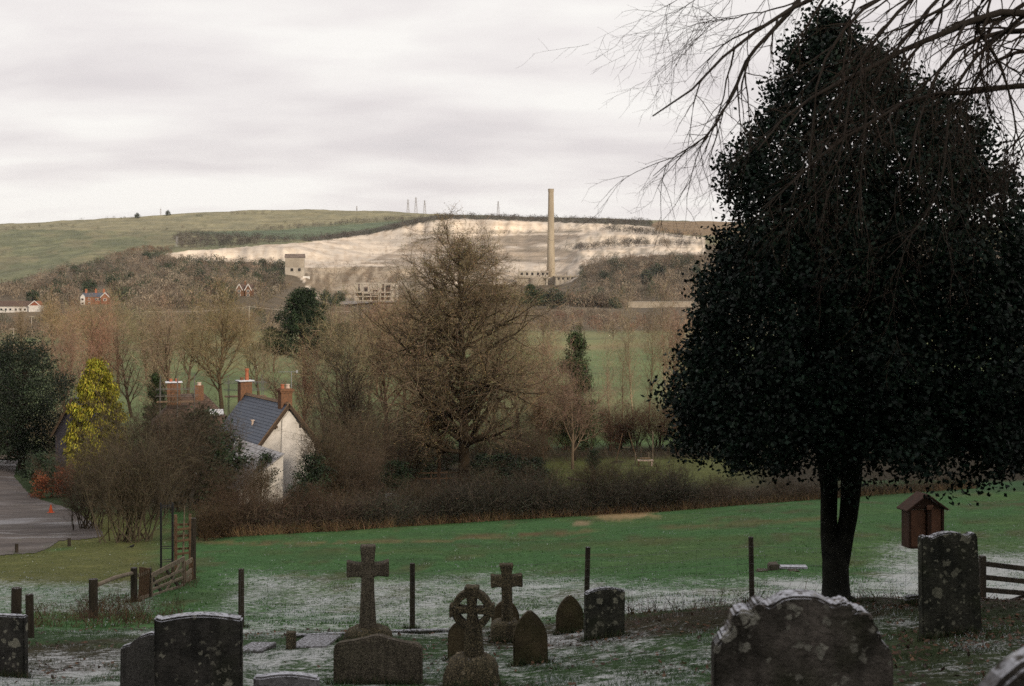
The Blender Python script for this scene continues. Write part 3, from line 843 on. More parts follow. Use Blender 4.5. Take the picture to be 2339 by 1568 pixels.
def evergreen(name, cl_c, cl_r, per, leaf, col, seed, mat, trunkH, trunkr, amt=0.35, droop=0.0, axis=None, lean=0.0, bark=(0.05, 0.04, 0.03), limbs=True):
    """crown of leaf clumps (centres cl_c, radii cl_r), each with its own tone, on a trunk with limbs"""
    rg = np.random.default_rng(seed); N = len(cl_c)
    c = np.repeat(cl_c, per, 0) + rg.normal(0, 1, (N * per, 3)) * np.repeat(cl_r, per)[:, None] * np.array([1, 1, 0.8])
    ax = None if axis is None else np.repeat(axis, per, 0)
    v, f = leaves(c, rg.uniform(0.7, 1.25, N * per) * leaf[0], rg.uniform(0.7, 1.25, N * per) * leaf[1], rg, ax, droop)
    tone = np.repeat(np.clip(rg.normal(1, amt, N), 0.4, 1.9), per * 4)[:, None]
    cm = nmesh(name + "_leaves", v, f, mat, vary(col, N * per, 4, rg, 0.3) * tone)
    P0 = paths([[0, 0, 0]], [[lean, 0, 1]], np.array([trunkH]), 10, 0.03, 0.0, rg)
    wood = [(*tubes(P0, np.array([trunkr]), 0.15, 8), bark)]
    if limbs:
        k = min(60, N); pick = rg.permutation(N)[:k]
        tgt = cl_c[pick]; t = np.clip(tgt[:, 2] / trunkH * 0.8, 0.12, 0.95) * 9
        i = np.clip(t.astype(int), 0, 8); st = P0[0, i]
        Pl = np.stack([st, st * 0.5 + tgt * 0.5 + rg.normal(0, 0.1, (k, 3)) + [0, 0, -0.1], tgt], 1)
        wood.append((*tubes(Pl, np.full(k, trunkr * 0.22), 0.15, 4), bark))
    v, f, cl = join(wood)
    return nmesh(name + "_wood", v, f, M_bark, cl, True), cm

def blob(n, rx, ry, z0, z1, seed, shell=0.5, prof=None):
    """clump centres through a crown: prof(t) gives the radius factor with height"""
    rg = np.random.default_rng(seed)
    t = rg.uniform(0, 1, n * 6)
    pr = np.sqrt(np.clip(1 - (2 * t - 1) ** 2, 0, 1)) if prof is None else prof(t)
    keep = rg.uniform(0, 1, n * 6) < pr / pr.max()
    t, pr = t[keep][:n], pr[keep][:n]; n = len(t)
    a = rg.uniform(0, 2 * np.pi, n); q = rg.uniform(0, 1, n) ** shell
    lump = 0.82 + 0.36 * vnoise(a * 1.6 + 3, t * 5, seed)
    return np.stack([np.cos(a) * rx * pr * q * lump, np.sin(a) * ry * pr * q * lump, z0 + t * (z1 - z0)], 1)

# ------------------------------------------------------------------ scrub that reads as one mass
def rect(a, b, c, d):
    return [(a, c), (b, c), (b, d), (a, d)]
CLEAR = [rect(176, 258, 662, 722), rect(-10, 104, 684, 738), rect(533, 583, 660, 700), rect(646, 702, 608, 656), rect(804, 912, 655, 722), rect(1176, 1326, 630, 690), rect(1438, 1590, 694, 728)]
def scrub(name, label, cat, zones, seed):
    rg = np.random.default_rng(seed); allp = []
    for poly, n, (hlo, hhi), (ylo, yhi), pal, per in zones:
        us = [p[0] for p in poly]; vs = [p[1] for p in poly]
        u = rg.uniform(min(us), max(us), n * 5); v = rg.uniform(min(vs), max(vs), n * 5)
        k = inpoly(u, v, poly); u, v = u[k][:n], v[k][:n]
        for ex in CLEAR:
            kk_ = ~inpoly(u, v, ex); u, v = u[kk_], v[kk_]
        y = inv(u, v, ylo, yhi); k = ~np.isnan(y); u, y = u[k], y[k]; n = len(u)
        if n == 0:
            continue
        x = (u - CX) / F * y; z = gz(x, y)
        hgt = rg.uniform(hlo, hhi, n) * (0.75 + 0.5 * vnoise(u / 25, y / 60, seed))
        pal_ = np.array(pal); pi = (fbm(u / 40, y / 90, seed + 3, 3) * 1.6 - 0.3 + rg.normal(0, 0.22, n)).clip(0, 0.999)
        base = pal_[(pi * len(pal)).astype(int)] * np.clip(rg.normal(1, 0.18, n), 0.55, 1.5)[:, None]
        N = n * per
        per = int(per * 1.35); N = n * per
        rad = np.repeat(hgt * 0.55, per)
        dd = norm(rg.normal(0, 1, (N, 3))) * (rg.uniform(0, 1, N) ** 0.4)[:, None]
        c = np.stack([np.repeat(x, per) + dd[:, 0] * rad, np.repeat(y, per) + dd[:, 1] * rad, np.repeat(z + hgt * 0.48, per) + dd[:, 2] * np.repeat(hgt, per) * 0.52], 1)
        sz = np.repeat(hgt, per)
        ax = np.stack([rg.normal(0, 0.5, N), rg.normal(0, 0.5, N), np.ones(N)], 1)
        vv, ff = leaves(c, sz * rg.uniform(0.09, 0.29, N), sz * rg.uniform(0.03, 0.078, N), rg, ax)
        cc = np.repeat(np.repeat(base, per, 0) * np.clip(rg.normal(1, 0.22, N), 0.5, 1.6)[:, None], 4, 0)
        allp.append((vv, ff, cc))
    v, f, c = join(allp)
    o = link(name, nmesh(name, v, f, M_twig, c)); o.color = (1, 1, 1, 1)
    return setprops(o, label, cat, kind='stuff')

BR = [(0.175, 0.140, 0.100), (0.205, 0.168, 0.122), (0.145, 0.118, 0.088), (0.175, 0.126, 0.088), (0.225, 0.190, 0.140)]
DK = [(0.060, 0.072, 0.045), (0.125, 0.105, 0.075), (0.085, 0.086, 0.055), (0.15, 0.12, 0.085)]
PU = [(0.070, 0.058, 0.050), (0.085, 0.072, 0.058), (0.056, 0.054, 0.044)]
WOODL = [(0, 662), (60, 646), (150, 615), (250, 590), (320, 568), (390, 575), (400, 592), (500, 598), (640, 602), (652, 632), (672, 640), (650, 672), (600, 690), (560, 700), (330, 715), (250, 700), (185, 700), (100, 718), (0, 722)]
scrub("hillside_scrub", "brown leafless scrub and woodland below the left chalk face", "scrub", [
    (WOODL, 1500, (4, 8), (600, 1420), BR + [(0.045, 0.060, 0.034), (0.055, 0.065, 0.038), (0.075, 0.062, 0.045)], 62),  # last tones put dark greens and painted shading among the brown bushes
    ([(250, 590), (330, 562), (400, 558), (390, 580), (330, 580)], 120, (3, 5), (900, 1500), [(0.15, 0.09, 0.055), (0.11, 0.08, 0.055)], 50)], 3)
scrub("valley_scrub", "brown hedgerow scrub along the far side of the valley meadow", "scrub", [
    ([(0, 735), (330, 720), (740, 712), (760, 745), (740, 768), (560, 765), (330, 775), (0, 790)], 420, (2.5, 5), (440, 660), BR + DK[:2], 70),
    ([(740, 706), (1150, 706), (1450, 720), (1640, 722), (1640, 762), (1230, 766), (740, 768)], 520, (2.5, 5), (440, 760), BR + [(0.17, 0.10, 0.07)], 66)], 4)
scrub("pit_edge_scrub", "dark scrub along the rim and ledges of the chalk pit", "scrub", [
    ([(395, 541), (430, 532), (520, 536), (620, 545), (720, 548), (640, 557), (520, 566), (430, 571), (400, 562)], 480, (5, 9), (1430, 2000), PU, 26),
    ([(690, 552), (850, 530), (950, 508), (1000, 496), (1200, 499), (1490, 508), (1490, 518), (1300, 510), (1050, 502), (985, 504), (910, 521), (850, 536), (740, 553)], 1100, (5, 8), (1560, 2200), PU + [(0.075, 0.085, 0.05)], 26),
    ([(560, 527), (700, 516), (900, 500), (980, 496), (950, 503), (760, 516), (600, 529)], 260, (4, 7), (1700, 2250), PU, 24),
    ([(1370, 527), (1400, 520), (1480, 530), (1600, 542), (1600, 548), (1500, 539), (1400, 533)], 150, (4, 8), (1560, 1900), PU, 30),
    ([(1295, 571), (1340, 563), (1400, 553), (1590, 553), (1590, 562), (1420, 567), (1330, 576)], 210, (4, 7), (1420, 1600), PU + BR[:1], 30),
    ([(1000, 530), (1050, 527), (1320, 528), (1320, 533), (1050, 535), (980, 534)], 60, (2, 4), (1560, 1760), PU, 20),
    ([(700, 600), (980, 602), (980, 607), (700, 609)], 70, (2, 4), (1200, 1500), BR, 20),
    ([(705, 615), (960, 612), (985, 655), (930, 690), (870, 640), (800, 690), (730, 690)], 150, (3, 6), (1050, 1300), BR + DK[:1], 30),
    ([(850, 545), (960, 533), (1020, 545), (960, 560), (860, 600), (840, 590)], 50, (2, 4), (1400, 1750), PU, 20)], 5)
scrub("works_scrub", "brown scrub and bare trees covering the slope right of the tall chimney", "scrub", [
    ([(1150, 668), (1300, 664), (1335, 632), (1400, 616), (1500, 608), (1640, 600), (1640, 690), (1440, 692), (1420, 722), (1150, 715)], 760, (4, 8), (760, 1420), BR + [(0.055, 0.065, 0.040), (0.09, 0.075, 0.052)], 60),
    ([(1312, 642), (1332, 602), (1400, 590), (1640, 584), (1640, 606), (1500, 612), (1400, 622), (1330, 640)], 520, (3.5, 6.5), (1100, 1430), BR + [(0.07, 0.065, 0.045), (0.05, 0.06, 0.036)], 44),
    ([(900, 680), (1180, 665), (1180, 712), (900, 702)], 160, (4, 8), (760, 1150), BR, 50)], 6)
def dots(spots, h, y0, y1, seed):
    return [([(u - 4, v - 1.5), (u + 4, v - 1.5), (u + 4, v + 1.5), (u - 4, v + 1.5)], 3, (h, h * 1.4), (y0, y1), [(0.08, 0.085, 0.05), (0.11, 0.085, 0.06)], 30) for u, v in spots]
hr = np.random.default_rng(9)
spots = [(16, 526), (30, 525), (50, 523), (64, 521), (80, 519), (90, 518), (120, 520), (138, 516), (150, 517), (170, 521), (450, 496), (460, 495), (530, 491), (545, 490), (556, 490), (580, 489), (600, 488), (620, 487),
         (220, 525), (330, 524), (420, 522), (470, 520), (610, 517), (650, 512), (715, 507), (380, 527), (200, 500), (230, 499), (262, 500), (285, 499), (186, 502), (210, 502), (244, 501), (275, 501), (300, 499)]
scrub("hilltop_bushes", "scattered dark bushes and hedge lines over the grassy hilltop", "bushes", dots(spots, 4.0, 1500, 2345, 2) +
      [([(300, 526), (560, 523), (720, 512), (560, 526), (300, 529)], 90, (1.5, 3), (1700, 2300), PU, 20)], 8)
# ------------------------------------------------------------------ named trees
# holly in the churchyard: crown described by its half-outline, height by height
hx, hy = (1915 - CX) / F * 19.0, 19.0
HB = gp(1915, 19.0)
hv = [22, 60, 120, 180, 240, 300, 350, 400, 450, 500, 540, 590, 640, 700, 760, 800, 850, 900, 960, 1010, 1050, 1090, 1120]
hl = [1868, 1815, 1785, 1758, 1735, 1700, 1655, 1632, 1650, 1660, 1600, 1580, 1585, 1575, 1560, 1522, 1506, 1505, 1500, 1510, 1530, 1580, 1650]
hrr = [1900, 1945, 2000, 2110, 2205, 2262, 2295, 2325, 2345, 2362, 2375, 2390, 2395, 2415, 2425, 2430, 2440, 2440, 2430, 2410, 2395, 2370, 2335]
rg = np.random.default_rng(101)
nclu = 4900
vv_ = rg.uniform(26, 1122, nclu * 6)
saw = np.abs(((vv_ / 88.0) % 1.0) - 0.25) * 26; saw2 = np.abs(((vv_ / 71.0 + 0.4) % 1.0) - 0.25) * 26     # boughs overlapping down the sides
wl_ = np.interp(vv_, hv, hl) + saw - 6; wr_ = np.interp(vv_, hv, hrr) - saw2 + 6
keep = rg.uniform(0, 1, nclu * 6) < (wr_ - wl_) / 940 * (0.74 + 0.26 * sm(330, 620, vv_))
vv_, wl_, wr_ = vv_[keep][:nclu], wl_[keep][:nclu], wr_[keep][:nclu]
nclu = len(vv_)
sx_ = rg.uniform(-1, 1, nclu)
wob = 0.95 + 0.12 * (vnoise(np.sign(sx_) * 3 + 7, vv_ / 26, 7) - 0.5) + 0.08 * (vnoise(np.sign(sx_) * 5 + 9, vv_ / 9, 8) - 0.5)
half = (wr_ - wl_) / 2 / F * 19.0; mid = ((wr_ + wl_) / 2 - CX) / F * 19.0
edge_in = np.clip(half - 0.10, 0.05, None)
dep = np.sqrt(np.clip(1 - sx_ * sx_, 0.02, 1)) * np.minimum(edge_in, 2.6)
sy_ = rg.choice([-1, 1], nclu) * rg.uniform(0, 1, nclu) ** 0.45
lump = 0.80 + 0.40 * vnoise(sx_ * 4.5 + 20, vv_ / 75.0, 12)
hc = np.stack([mid + sx_ * edge_in * wob, hy + sy_ * dep * lump, EYE - (vv_ - VH) / F * 19.0], 1) - np.array(HB)
# skirt: lift the underside above the trunk
und = (hc[:, 2] < 2.05 + 0.35 * vnoise(hc[:, 0] * 2.2, hc[:, 1] * 2.2, 3) - 0.10 * np.abs(hc[:, 0]))
hc[und, 2] += rg.uniform(0.25, 0.9, und.sum())
crad = np.full(nclu, 0.125)
per = 38
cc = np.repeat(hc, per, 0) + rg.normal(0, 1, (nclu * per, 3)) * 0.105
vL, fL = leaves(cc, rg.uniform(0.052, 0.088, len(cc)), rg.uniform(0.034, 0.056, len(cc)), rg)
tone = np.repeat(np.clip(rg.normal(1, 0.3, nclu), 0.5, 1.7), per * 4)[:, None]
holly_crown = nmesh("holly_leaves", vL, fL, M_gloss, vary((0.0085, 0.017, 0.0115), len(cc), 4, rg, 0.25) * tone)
# forked trunk
wood = []
def one_tube(pts, rads, k=12):
    mb = MB(); mb.tube(pts, rads, k)
    return mb
tb = MB()
s_ = 19.0 / F
def hp(u, v, dy=0.0):
    return Vector(((u - CX) * s_, hy + dy, EYE - (v - VH) * s_)) - HB
tb.tube([hp(1912, 1420), hp(1908, 1392), hp(1910, 1365), hp(1909, 1330), hp(1908, 1290), hp(1908, 1258), hp(1909, 1228)], [0.36, 0.265, 0.20, 0.182, 0.178, 0.165, 0.10], 14)
tb.tube([hp(1900, 1330), hp(1896, 1270), hp(1894, 1225), hp(1893, 1180), hp(1894, 1120), hp(1890, 1060), hp(1880, 960), hp(1875, 700), hp(1880, 300)], [0.09, 0.112, 0.118, 0.112, 0.115, 0.14, 0.14, 0.09, 0.03], 12)
tb.tube([hp(1916, 1330), hp(1923, 1270), hp(1930, 1220), hp(1938, 1180), hp(1944, 1120), hp(1945, 1060), hp(1960, 960), hp(1990, 700), hp(2010, 420)], [0.10, 0.12, 0.125, 0.125, 0.135, 0.15, 0.14, 0.085, 0.03], 12)
for k in range(5):
    a = k * 1.3 + 0.4
    tb.tube([hp(1910, 1375) + Vector((math.cos(a) * 0.14, math.sin(a) * 0.14, 0)), hp(1910, 1390) + Vector((math.cos(a) * 0.34, math.sin(a) * 0.34, 0.0)), hp(1910, 1405) + Vector((math.cos(a) * 0.6, math.sin(a) * 0.6, -0.08))], [0.11, 0.07, 0.03], 8)
M_hollybark = simple_mat("holly_bark", (0.040, 0.040, 0.034), (0.018, 0.019, 0.017), 7.0, 0.95, 0.9, 0.03, 0.1)
holly = thing("holly_tree", "big dark evergreen holly tree with forked trunk in the churchyard", "tree", HB)
tp = tb.part("trunk", M_hollybark, holly, smooth=True)
lb = MB()
for k in range(46):
    tgt = Vector(hc[rg.integers(0, nclu)]); zz = max(2.2, min(7.5, tgt.z * 0.85))
    st = Vector((-0.1 + 0.06 * zz * (1 if k % 2 else -0.6), 0, zz))
    lb.tube([st, (st + tgt) / 2 + Vector((0, 0, 0.15)), tgt], [0.045, 0.03, 0.012], 5)
lb.part("limb", M_hollybark, holly, smooth=True)
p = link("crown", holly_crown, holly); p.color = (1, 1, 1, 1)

# beech overhanging from the right: limbs drawn out from a trunk just beyond the frame
BT = gp(2950, 13.0)
rg = np.random.default_rng(55)
def cz(cx, cy, y):      # limb survey points
    return np.array(at(1309.8 + 0.4773 * cx, 0.4773 * cy, y))
limbs = [
 ([(3200, -900, 13), (2700, -420, 13), (2200, -200, 13), (1500, -120, 12.5), (1080, 0, 12.2), (940, 112, 12), (800, 222, 11.8), (690, 292, 11.6), (560, 440, 11.4), (460, 510, 11.3), (380, 556, 11.2)], 0.075),
 ([(1080, 0, 12.2), (900, 200, 12.1), (840, 290, 12), (790, 400, 11.9), (720, 530, 11.8), (600, 680, 11.6), (510, 750, 11.5), (430, 815, 11.4), (380, 845, 11.4)], 0.032),
 ([(2700, -420, 13), (1900, -160, 12.8), (1440, 0, 12.6), (1350, 110, 12.5), (1240, 190, 12.4), (1170, 330, 12.3), (1150, 560, 12.1), (1120, 900, 11.9)], 0.048),
 ([(3200, -500, 13), (2700, 60, 13.2), (2156, 75, 13.2), (2010, 30, 13.1), (1900, 100, 13), (1700, 180, 12.8), (1500, 300, 12.6), (1380, 360, 12.5), (1150, 440, 12.3), (1000, 540, 12.2), (880, 720, 12.0)], 0.082),
 ([(3200, -380, 13), (2600, 160, 13.4), (2156, 155, 13.5), (1980, 160, 13.4), (1880, 185, 13.3), (1800, 260, 13.2), (1750, 330, 13.1), (1700, 430, 13), (1640, 620, 12.9), (1600, 900, 12.8)], 0.070),
 ([(3200, -200, 13), (2600, 380, 13.8), (2156, 410, 13.8), (2000, 420, 13.7), (1880, 440, 13.6), (1760, 442, 13.5), (1600, 490, 13.3), (1400, 580, 13.1), (1150, 760, 12.9), (900, 1000, 12.7)], 0.066),
 ([(2700, -420, 13), (2200, -200, 13.2), (1960, -10, 13.2), (1890, 100, 13.1), (1960, 190, 13.2), (2040, 300, 13.3), (2100, 520, 13.3), (2160, 760, 13.3)], 0.060),
 ([(2200, -200, 13), (1800, -60, 12.9), (1700, 40, 12.8), (1590, 180, 12.7), (1480, 300, 12.6), (1400, 520, 12.5), (1380, 800, 12.3), (1380, 1120, 12.2)], 0.036),
 ([(2600, 160, 13.4), (2156, 250, 13.6), (1990, 300, 13.6), (1900, 420, 13.5), (1870, 600, 13.4), (1900, 760, 13.4)], 0.040),
 ([(2156, 75, 13.2), (2060, 150, 13.3), (1960, 240, 13.3), (1830, 400, 13.2), (1790, 620, 13.1), (1730, 1000, 13.0), (1500, 1240, 12.8)], 0.030),
 ([(1500, -120, 12.5), (1000, -80, 11.9), (600, -50, 11.6), (560, -10, 11.4), (460, 30, 11.3), (400, 52, 11.2)], 0.014),
 ([(1080, 0, 12.2), (900, 60, 12.0), (700, 110, 11.8), (640, 115, 11.6), (560, 125, 11.5)], 0.012),
 ([(1700, -90, 12.8), (1560, 60, 12.6), (1420, 200, 12.5), (1330, 420, 12.3), (1280, 700, 12.2), (1200, 1000, 12.0)], 0.030),
 ([(1900, -160, 12.9), (1800, 20, 12.8), (1720, 60, 12.7), (1600, 130, 12.6), (1500, 160, 12.5), (1380, 300, 12.4)], 0.032),
 ([(2400, -100, 13.5), (2156, 20, 13.6), (2000, 120, 13.6), (1940, 300, 13.5), (1980, 500, 13.5), (2080, 700, 13.5)], 0.040),
 ([(2500, 300, 13.8), (2300, 560, 14), (2156, 640, 14), (2060, 760, 14), (2000, 880, 14)], 0.026),
]
mm = 16
LP, LR = [], []
for pts, r0 in limbs:
    A = np.array([cz(*p) for p in pts]); s = np.concatenate([[0], np.cumsum(np.linalg.norm(np.diff(A, axis=0), axis=1))])
    ss = np.linspace(0, s[-1], mm)
    P = np.stack([np.interp(ss, s, A[:, i]) for i in range(3)], 1)
    P[1:-1] += rg.normal(0, 0.018, (mm - 2, 3))
    for _ in range(1):
        P[1:-1] = P[1:-1] * 0.6 + (P[:-2] + P[2:]) * 0.2
    LP.append(P); LR.append(r0)
LP = np.array(LP) - np.array(BT); LR = np.array(LR) * 0.68
LL = np.linalg.norm(np.diff(LP, axis=1), axis=2).sum(1)
bark = (0.045, 0.038, 0.032)
wood = [(*tubes(LP, LR, 0.12, 8), bark)]
Pt = paths([[0, 0, -0.3]], [[-0.06, 0, 1]], np.array([12.5]), 12, 0.02, 0, rg)
wood.append((*tubes(Pt, np.array([0.42]), 0.35, 14), bark))
for k in range(len(limbs)):       # join limb roots to the trunk
    if limbs[k][0][0][0] >= 3200:
        t = Pt[0, 9 if k < 4 else 8]
        wood.append((*tubes(np.array([[t, (t + LP[k, 0]) / 2 + [0, 0, 0.2], LP[k, 0]]]), np.array([LR[k] * 2.2]), 0.6, 8), bark))
a = offshoots(LP, np.full(len(LP), 4.2), LR, 12, 0.25, 0.95, (14, 42), 0.22, 0.55, rg, None, -0.25)
P1 = paths(a[0], a[1], a[2], 9, 0.10, -0.045, rg); wood.append((*tubes(P1, np.maximum(a[3], 0.0024), 0.10, 5), bark))
b = offshoots(P1, a[2], np.maximum(a[3], 0.0030), 5, 0.1, 1.0, (18, 50), 0.42, 0.6, rg, None, -0.1)
P2 = paths(b[0], b[1], np.maximum(b[2], 0.25), 6, 0.11, -0.03, rg)
wood.append((*tubes(P2, np.maximum(b[3], 0.0014), 0.45, 3), (0.06, 0.045, 0.036)))
c = offshoots(P2, np.maximum(b[2], 0.25), np.full(len(P2), 0.003), 4, 0.1, 1.0, (25, 60), 0.42, 1.0, rg)
P3 = paths(c[0], c[1], np.maximum(c[2], 0.10), 4, 0.12, 0.0, rg)
v, f, cl = join(wood)
beech = thing("beech_tree", "leafless tree reaching long drooping branches in from the top right corner", "tree", BT)
p = link("limb", nmesh("beech_limbs", v, f, M_bark, cl, True), beech); p.color = (1, 1, 1, 1)
v3, f3 = tubes(P3, np.full(len(P3), 0.0010), 0.5, 3)
p = link("twig", nmesh("beech_twigs", v3, f3, M_bark, vary((0.065, 0.048, 0.038), len(P3), 12, rg, 0.25)), beech); p.color = (1, 1, 1, 1)
setprops(p, kind='stuff')

# the big bare tree in the middle of the picture
big = bare_tree("big_tree", 16.2, 0.42, 77, l1=74, l2=9, l3=8, l4=8, tl=(0.16, 0.99), ang1=(62, 90), len1=0.36, wig0=0.012, shape1=lambda t: np.interp(t, [0.1, 0.2, 0.38, 0.557, 0.73, 0.9, 1.0], [0.70, 0.96, 1.0, 0.90, 0.70, 0.54, 0.30]),
                up1=0.035, wig=0.13, bark=(0.036, 0.028, 0.020), twig=(0.128, 0.104, 0.074), tw=0.013, lean=0.0, lift=0.12, len4=0.55, leaf=(0.145, 0.118, 0.068), leafn=22000, thin=0.14)
place("alder_tree", big, 1060, 95.0, "tallest bare tree with dark spreading limbs and olive twigs, centre of the gardens", "tree", 1.0, 0.6, (1.25, 1.2, 1.08))

# prototypes of the leafless trees
T_round = bare_tree("round_tree", 10, 0.23, 201, l1=15, l2=9, l3=7, l4=6, tl=(0.22, 0.98), ang1=(25, 55), len1=0.46, twig=(0.185, 0.155, 0.112), tw=0.012, bark=(0.055, 0.042, 0.03))
T_round2 = bare_tree("round_tree_b", 10, 0.21, 202, l1=16, l2=9, l3=6, l4=6, tl=(0.15, 0.98), ang1=(20, 50), len1=0.44, twig=(0.18, 0.155, 0.112), tw=0.012, wig=0.12, bark=(0.06, 0.047, 0.034))
T_fork = bare_tree("forked_tree", 10, 0.26, 203, l1=18, l2=9, l3=8, l4=11, tl=(0.36, 0.95), ang1=(25, 65), len1=0.50, twig=(0.22, 0.18, 0.11), bark=(0.095, 0.072, 0.05), tw=0.010, up1=0.06)
T_slim = bare_tree("slim_tree", 12, 0.10, 204, l1=20, l2=6, l3=5, l4=6, tl=(0.2, 0.98), ang1=(22, 45), len1=0.28, twig=(0.25, 0.21, 0.145), bark=(0.26, 0.22, 0.15), tw=0.008, up1=0.07)
T_shrub = bare_tree("multi_shrub", 5, 0.045, 205, 0.35, stems=14, lean=0.36, l1=6, l2=5, l3=5, l4=6, tl=(0.2, 0.98), ang1=(18, 45), len1=0.45, twig=(0.17, 0.14, 0.10), bark=(0.15, 0.12, 0.085), tw=0.007, up0=0.06)
T_shrub2 = bare_tree("multi_shrub_b", 5, 0.04, 206, 0.45, stems=18, lean=0.42, l1=6, l2=5, l3=5, l4=6, tl=(0.15, 0.98), ang1=(20, 55), len1=0.42, twig=(0.165, 0.13, 0.10), bark=(0.13, 0.105, 0.08), tw=0.007, up0=0.04, wig=0.13)
T_fan = bare_tree("fan_bush", 3.9, 0.03, 207, 0.60, stems=40, lean=0.50, l1=6, l2=4, l3=4, l4=5, tl=(0.25, 0.98), ang1=(12, 40), len1=0.38, twig=(0.21, 0.175, 0.125), bark=(0.23, 0.19, 0.135), tw=0.006, up0=0.07, wig=0.10)
T_small = bare_tree("small_tree", 6, 0.14, 208, l1=13, l2=9, l3=7, l4=9, tl=(0.22, 0.8), ang1=(30, 70), len1=0.72, twig=(0.21, 0.155, 0.12), bark=(0.17, 0.14, 0.10), tw=0.009, up1=0.06, thin=0.3)

T_oval = bare_tree("oval_tree", 10, 0.18, 209, l1=18, l2=8, l3=7, l4=8, tl=(0.12, 0.98), ang1=(15, 38), len1=0.46, twig=(0.215, 0.158, 0.122), tw=0.012, up1=0.09, wig=0.08)
T_broad = bare_tree("broad_tree", 10, 0.27, 210, l1=14, l2=9, l3=7, l4=9, tl=(0.28, 0.92), ang1=(40, 78), len1=0.55, twig=(0.19, 0.168, 0.112), tw=0.013, up1=0.07, wig=0.14, bark=(0.07, 0.055, 0.04))
G1 = "bare trees behind the cottages"
KINDS = (T_round, T_round2, T_oval, T_broad)
TINTS = ((1.25, 1.18, 1.05), (1.4, 1.12, 1.0), (1.2, 1.22, 1.0), (1.3, 1.18, 1.1))
for (u, y, s, t, k, lab) in (
    (235, 150, 0.85, 1, 2, "reddish bare tree right behind the golden conifer"), (300, 165, 0.95, 3, 1, "tall brown bare tree between golden conifer and twin chimneys"), (352, 150, 0.85, 2, 2, "reddish bare tree behind the left brick chimney"),
    (400, 142, 0.95, 3, 0, "brown bare tree behind the pair of cottage chimneys"), (270, 215, 1.0, 2, 3, "broad olive bare tree behind the trees above the golden conifer"), (190, 178, 1.05, 1, 0, "brown bare tree between dark evergreen and golden conifer"),
    (430, 190, 1.0, 0, 3, "low broad bare tree left of the lone forked tree"), (150, 140, 0.8, 3, 2, "greyish bare tree overlapping the dark evergreen"), (335, 240, 0.95, 2, 0, "olive bare tree in the second row behind the twin chimneys"),
    (590, 185, 0.8, 0, 3, "low bare tree just right of the forked tree"), (690, 126, 0.66, 1, 2, "reddish upright bare tree behind the white gable"), (742, 134, 0.64, 3, 0, "grey-brown bare tree right of the white gable"),
    (790, 122, 0.95, 0, 3, "broad bare tree midway between cottage and biggest tree"), (835, 150, 0.95, 2, 1, "olive bare tree behind the ivy-dark leaning trunk"), (880, 128, 1.05, 1, 0, "brown bare tree left of the biggest tree"),
    (925, 150, 0.95, 3, 3, "broad bare tree behind the left limbs of the biggest tree"), (965, 122, 0.9, 0, 2, "slim bare tree against the left limbs of the biggest tree"), (1185, 125, 0.95, 2, 3, "broad bare tree behind the right limbs of the biggest tree"),
    (1225, 148, 0.8, 1, 1, "bare tree between the biggest tree and the narrow conifer"), (1130, 165, 0.95, 0, 0, "bare tree seen through the right side of the biggest tree"), (1010, 170, 0.95, 3, 1, "bare tree seen through the left side of the biggest tree"),
    (860, 205, 0.95, 1, 2, "reddish bare tree in the back row left of centre"), (770, 215, 0.85, 2, 0, "brown bare tree right of the dark pine"), (960, 230, 0.95, 0, 3, "broad bare tree in the back row behind the biggest tree"),
    (1240, 118, 0.55, 1, 3, "low wide bare tree by the left edge of the lawn"), (1540, 150, 0.9, 3, 2, "upright bare tree at the left edge of the holly"), (640, 150, 0.62, 3, 0, "short bare tree above the slate roof")):
    place("bare_tree", KINDS[k], u, y, lab, "tree", s, u * 0.37, TINTS[t], G1)
for i, (u, y, s) in enumerate(((15, 235, 0.62), (98, 245, 0.70), (160, 232, 0.66), (225, 262, 0.80), (385, 255, 0.70), (455, 285, 0.72), (565, 300, 0.66), (625, 262, 0.60), (725, 300, 0.74), (815, 262, 0.80), (905, 285, 0.86), (1040, 300, 0.80), (1105, 262, 0.72), (1180, 285, 0.72), (50, 330, 0.8), (260, 340, 0.85), (360, 350, 0.8), (1245, 300, 0.55), (1580, 240, 0.7))):
    place("bare_tree", KINDS[i % 4], u, y, "brown bare tree of the row along the near edge of the valley meadow", "tree", s, i * 1.9, TINTS[(i * 3) % 4], "bare trees edging the meadow")
place("bare_tree", T_fork, 505, 150, "lone forked bare tree with fan of upright branches behind the slate roof", "tree", 1.02, 0.8, (1.05, 1.0, 0.9), squash=1.15)
place("bare_tree", T_round2, 838, 100, "bare tree with leaning ivy-dark trunk between cottage and biggest tree", "tree", 0.82, 2.2, (0.75, 0.72, 0.66), squash=1.2)
place("bare_tree", T_fork, 1003, 97, "bare tree with pale stout trunk just left of the biggest tree", "tree", 0.55, 1.9, (1.9, 1.6, 1.4))
place("bare_tree", T_small, 1308, 112, "small garden tree with pale forked trunk and pinkish twigs on the lawn", "tree", 1.0, 0.3, (1.05, 0.95, 0.9))
for (u, y, s, lab) in ((1392, 142, 0.80, "shorter pale slender bare tree beside the narrow conifer"), (1446, 150, 1.02, "tallest pale slender bare tree left of the holly"), (1482, 145, 0.92, "dark slender bare tree between the pale ones and the holly")):
    place("slender_tree", T_slim, u, y, lab, "tree", s, u * 0.1, (0.55, 0.5, 0.45) if u == 1482 else (1.1, 1.05, 1.0), "slender bare trees beside the holly")
place("slender_tree", T_slim, 1420, 135, "thin grey bare sapling between two pale slender trees", "tree", 0.7, 2.0, (0.7, 0.65, 0.6), "slender bare trees beside the holly")
place("slender_tree", T_slim, 1520, 170, "pale slender bare tree half hidden by the left edge of the holly", "tree", 1.1, 1.0, (1.0, 0.95, 0.9), "slender bare trees beside the holly")
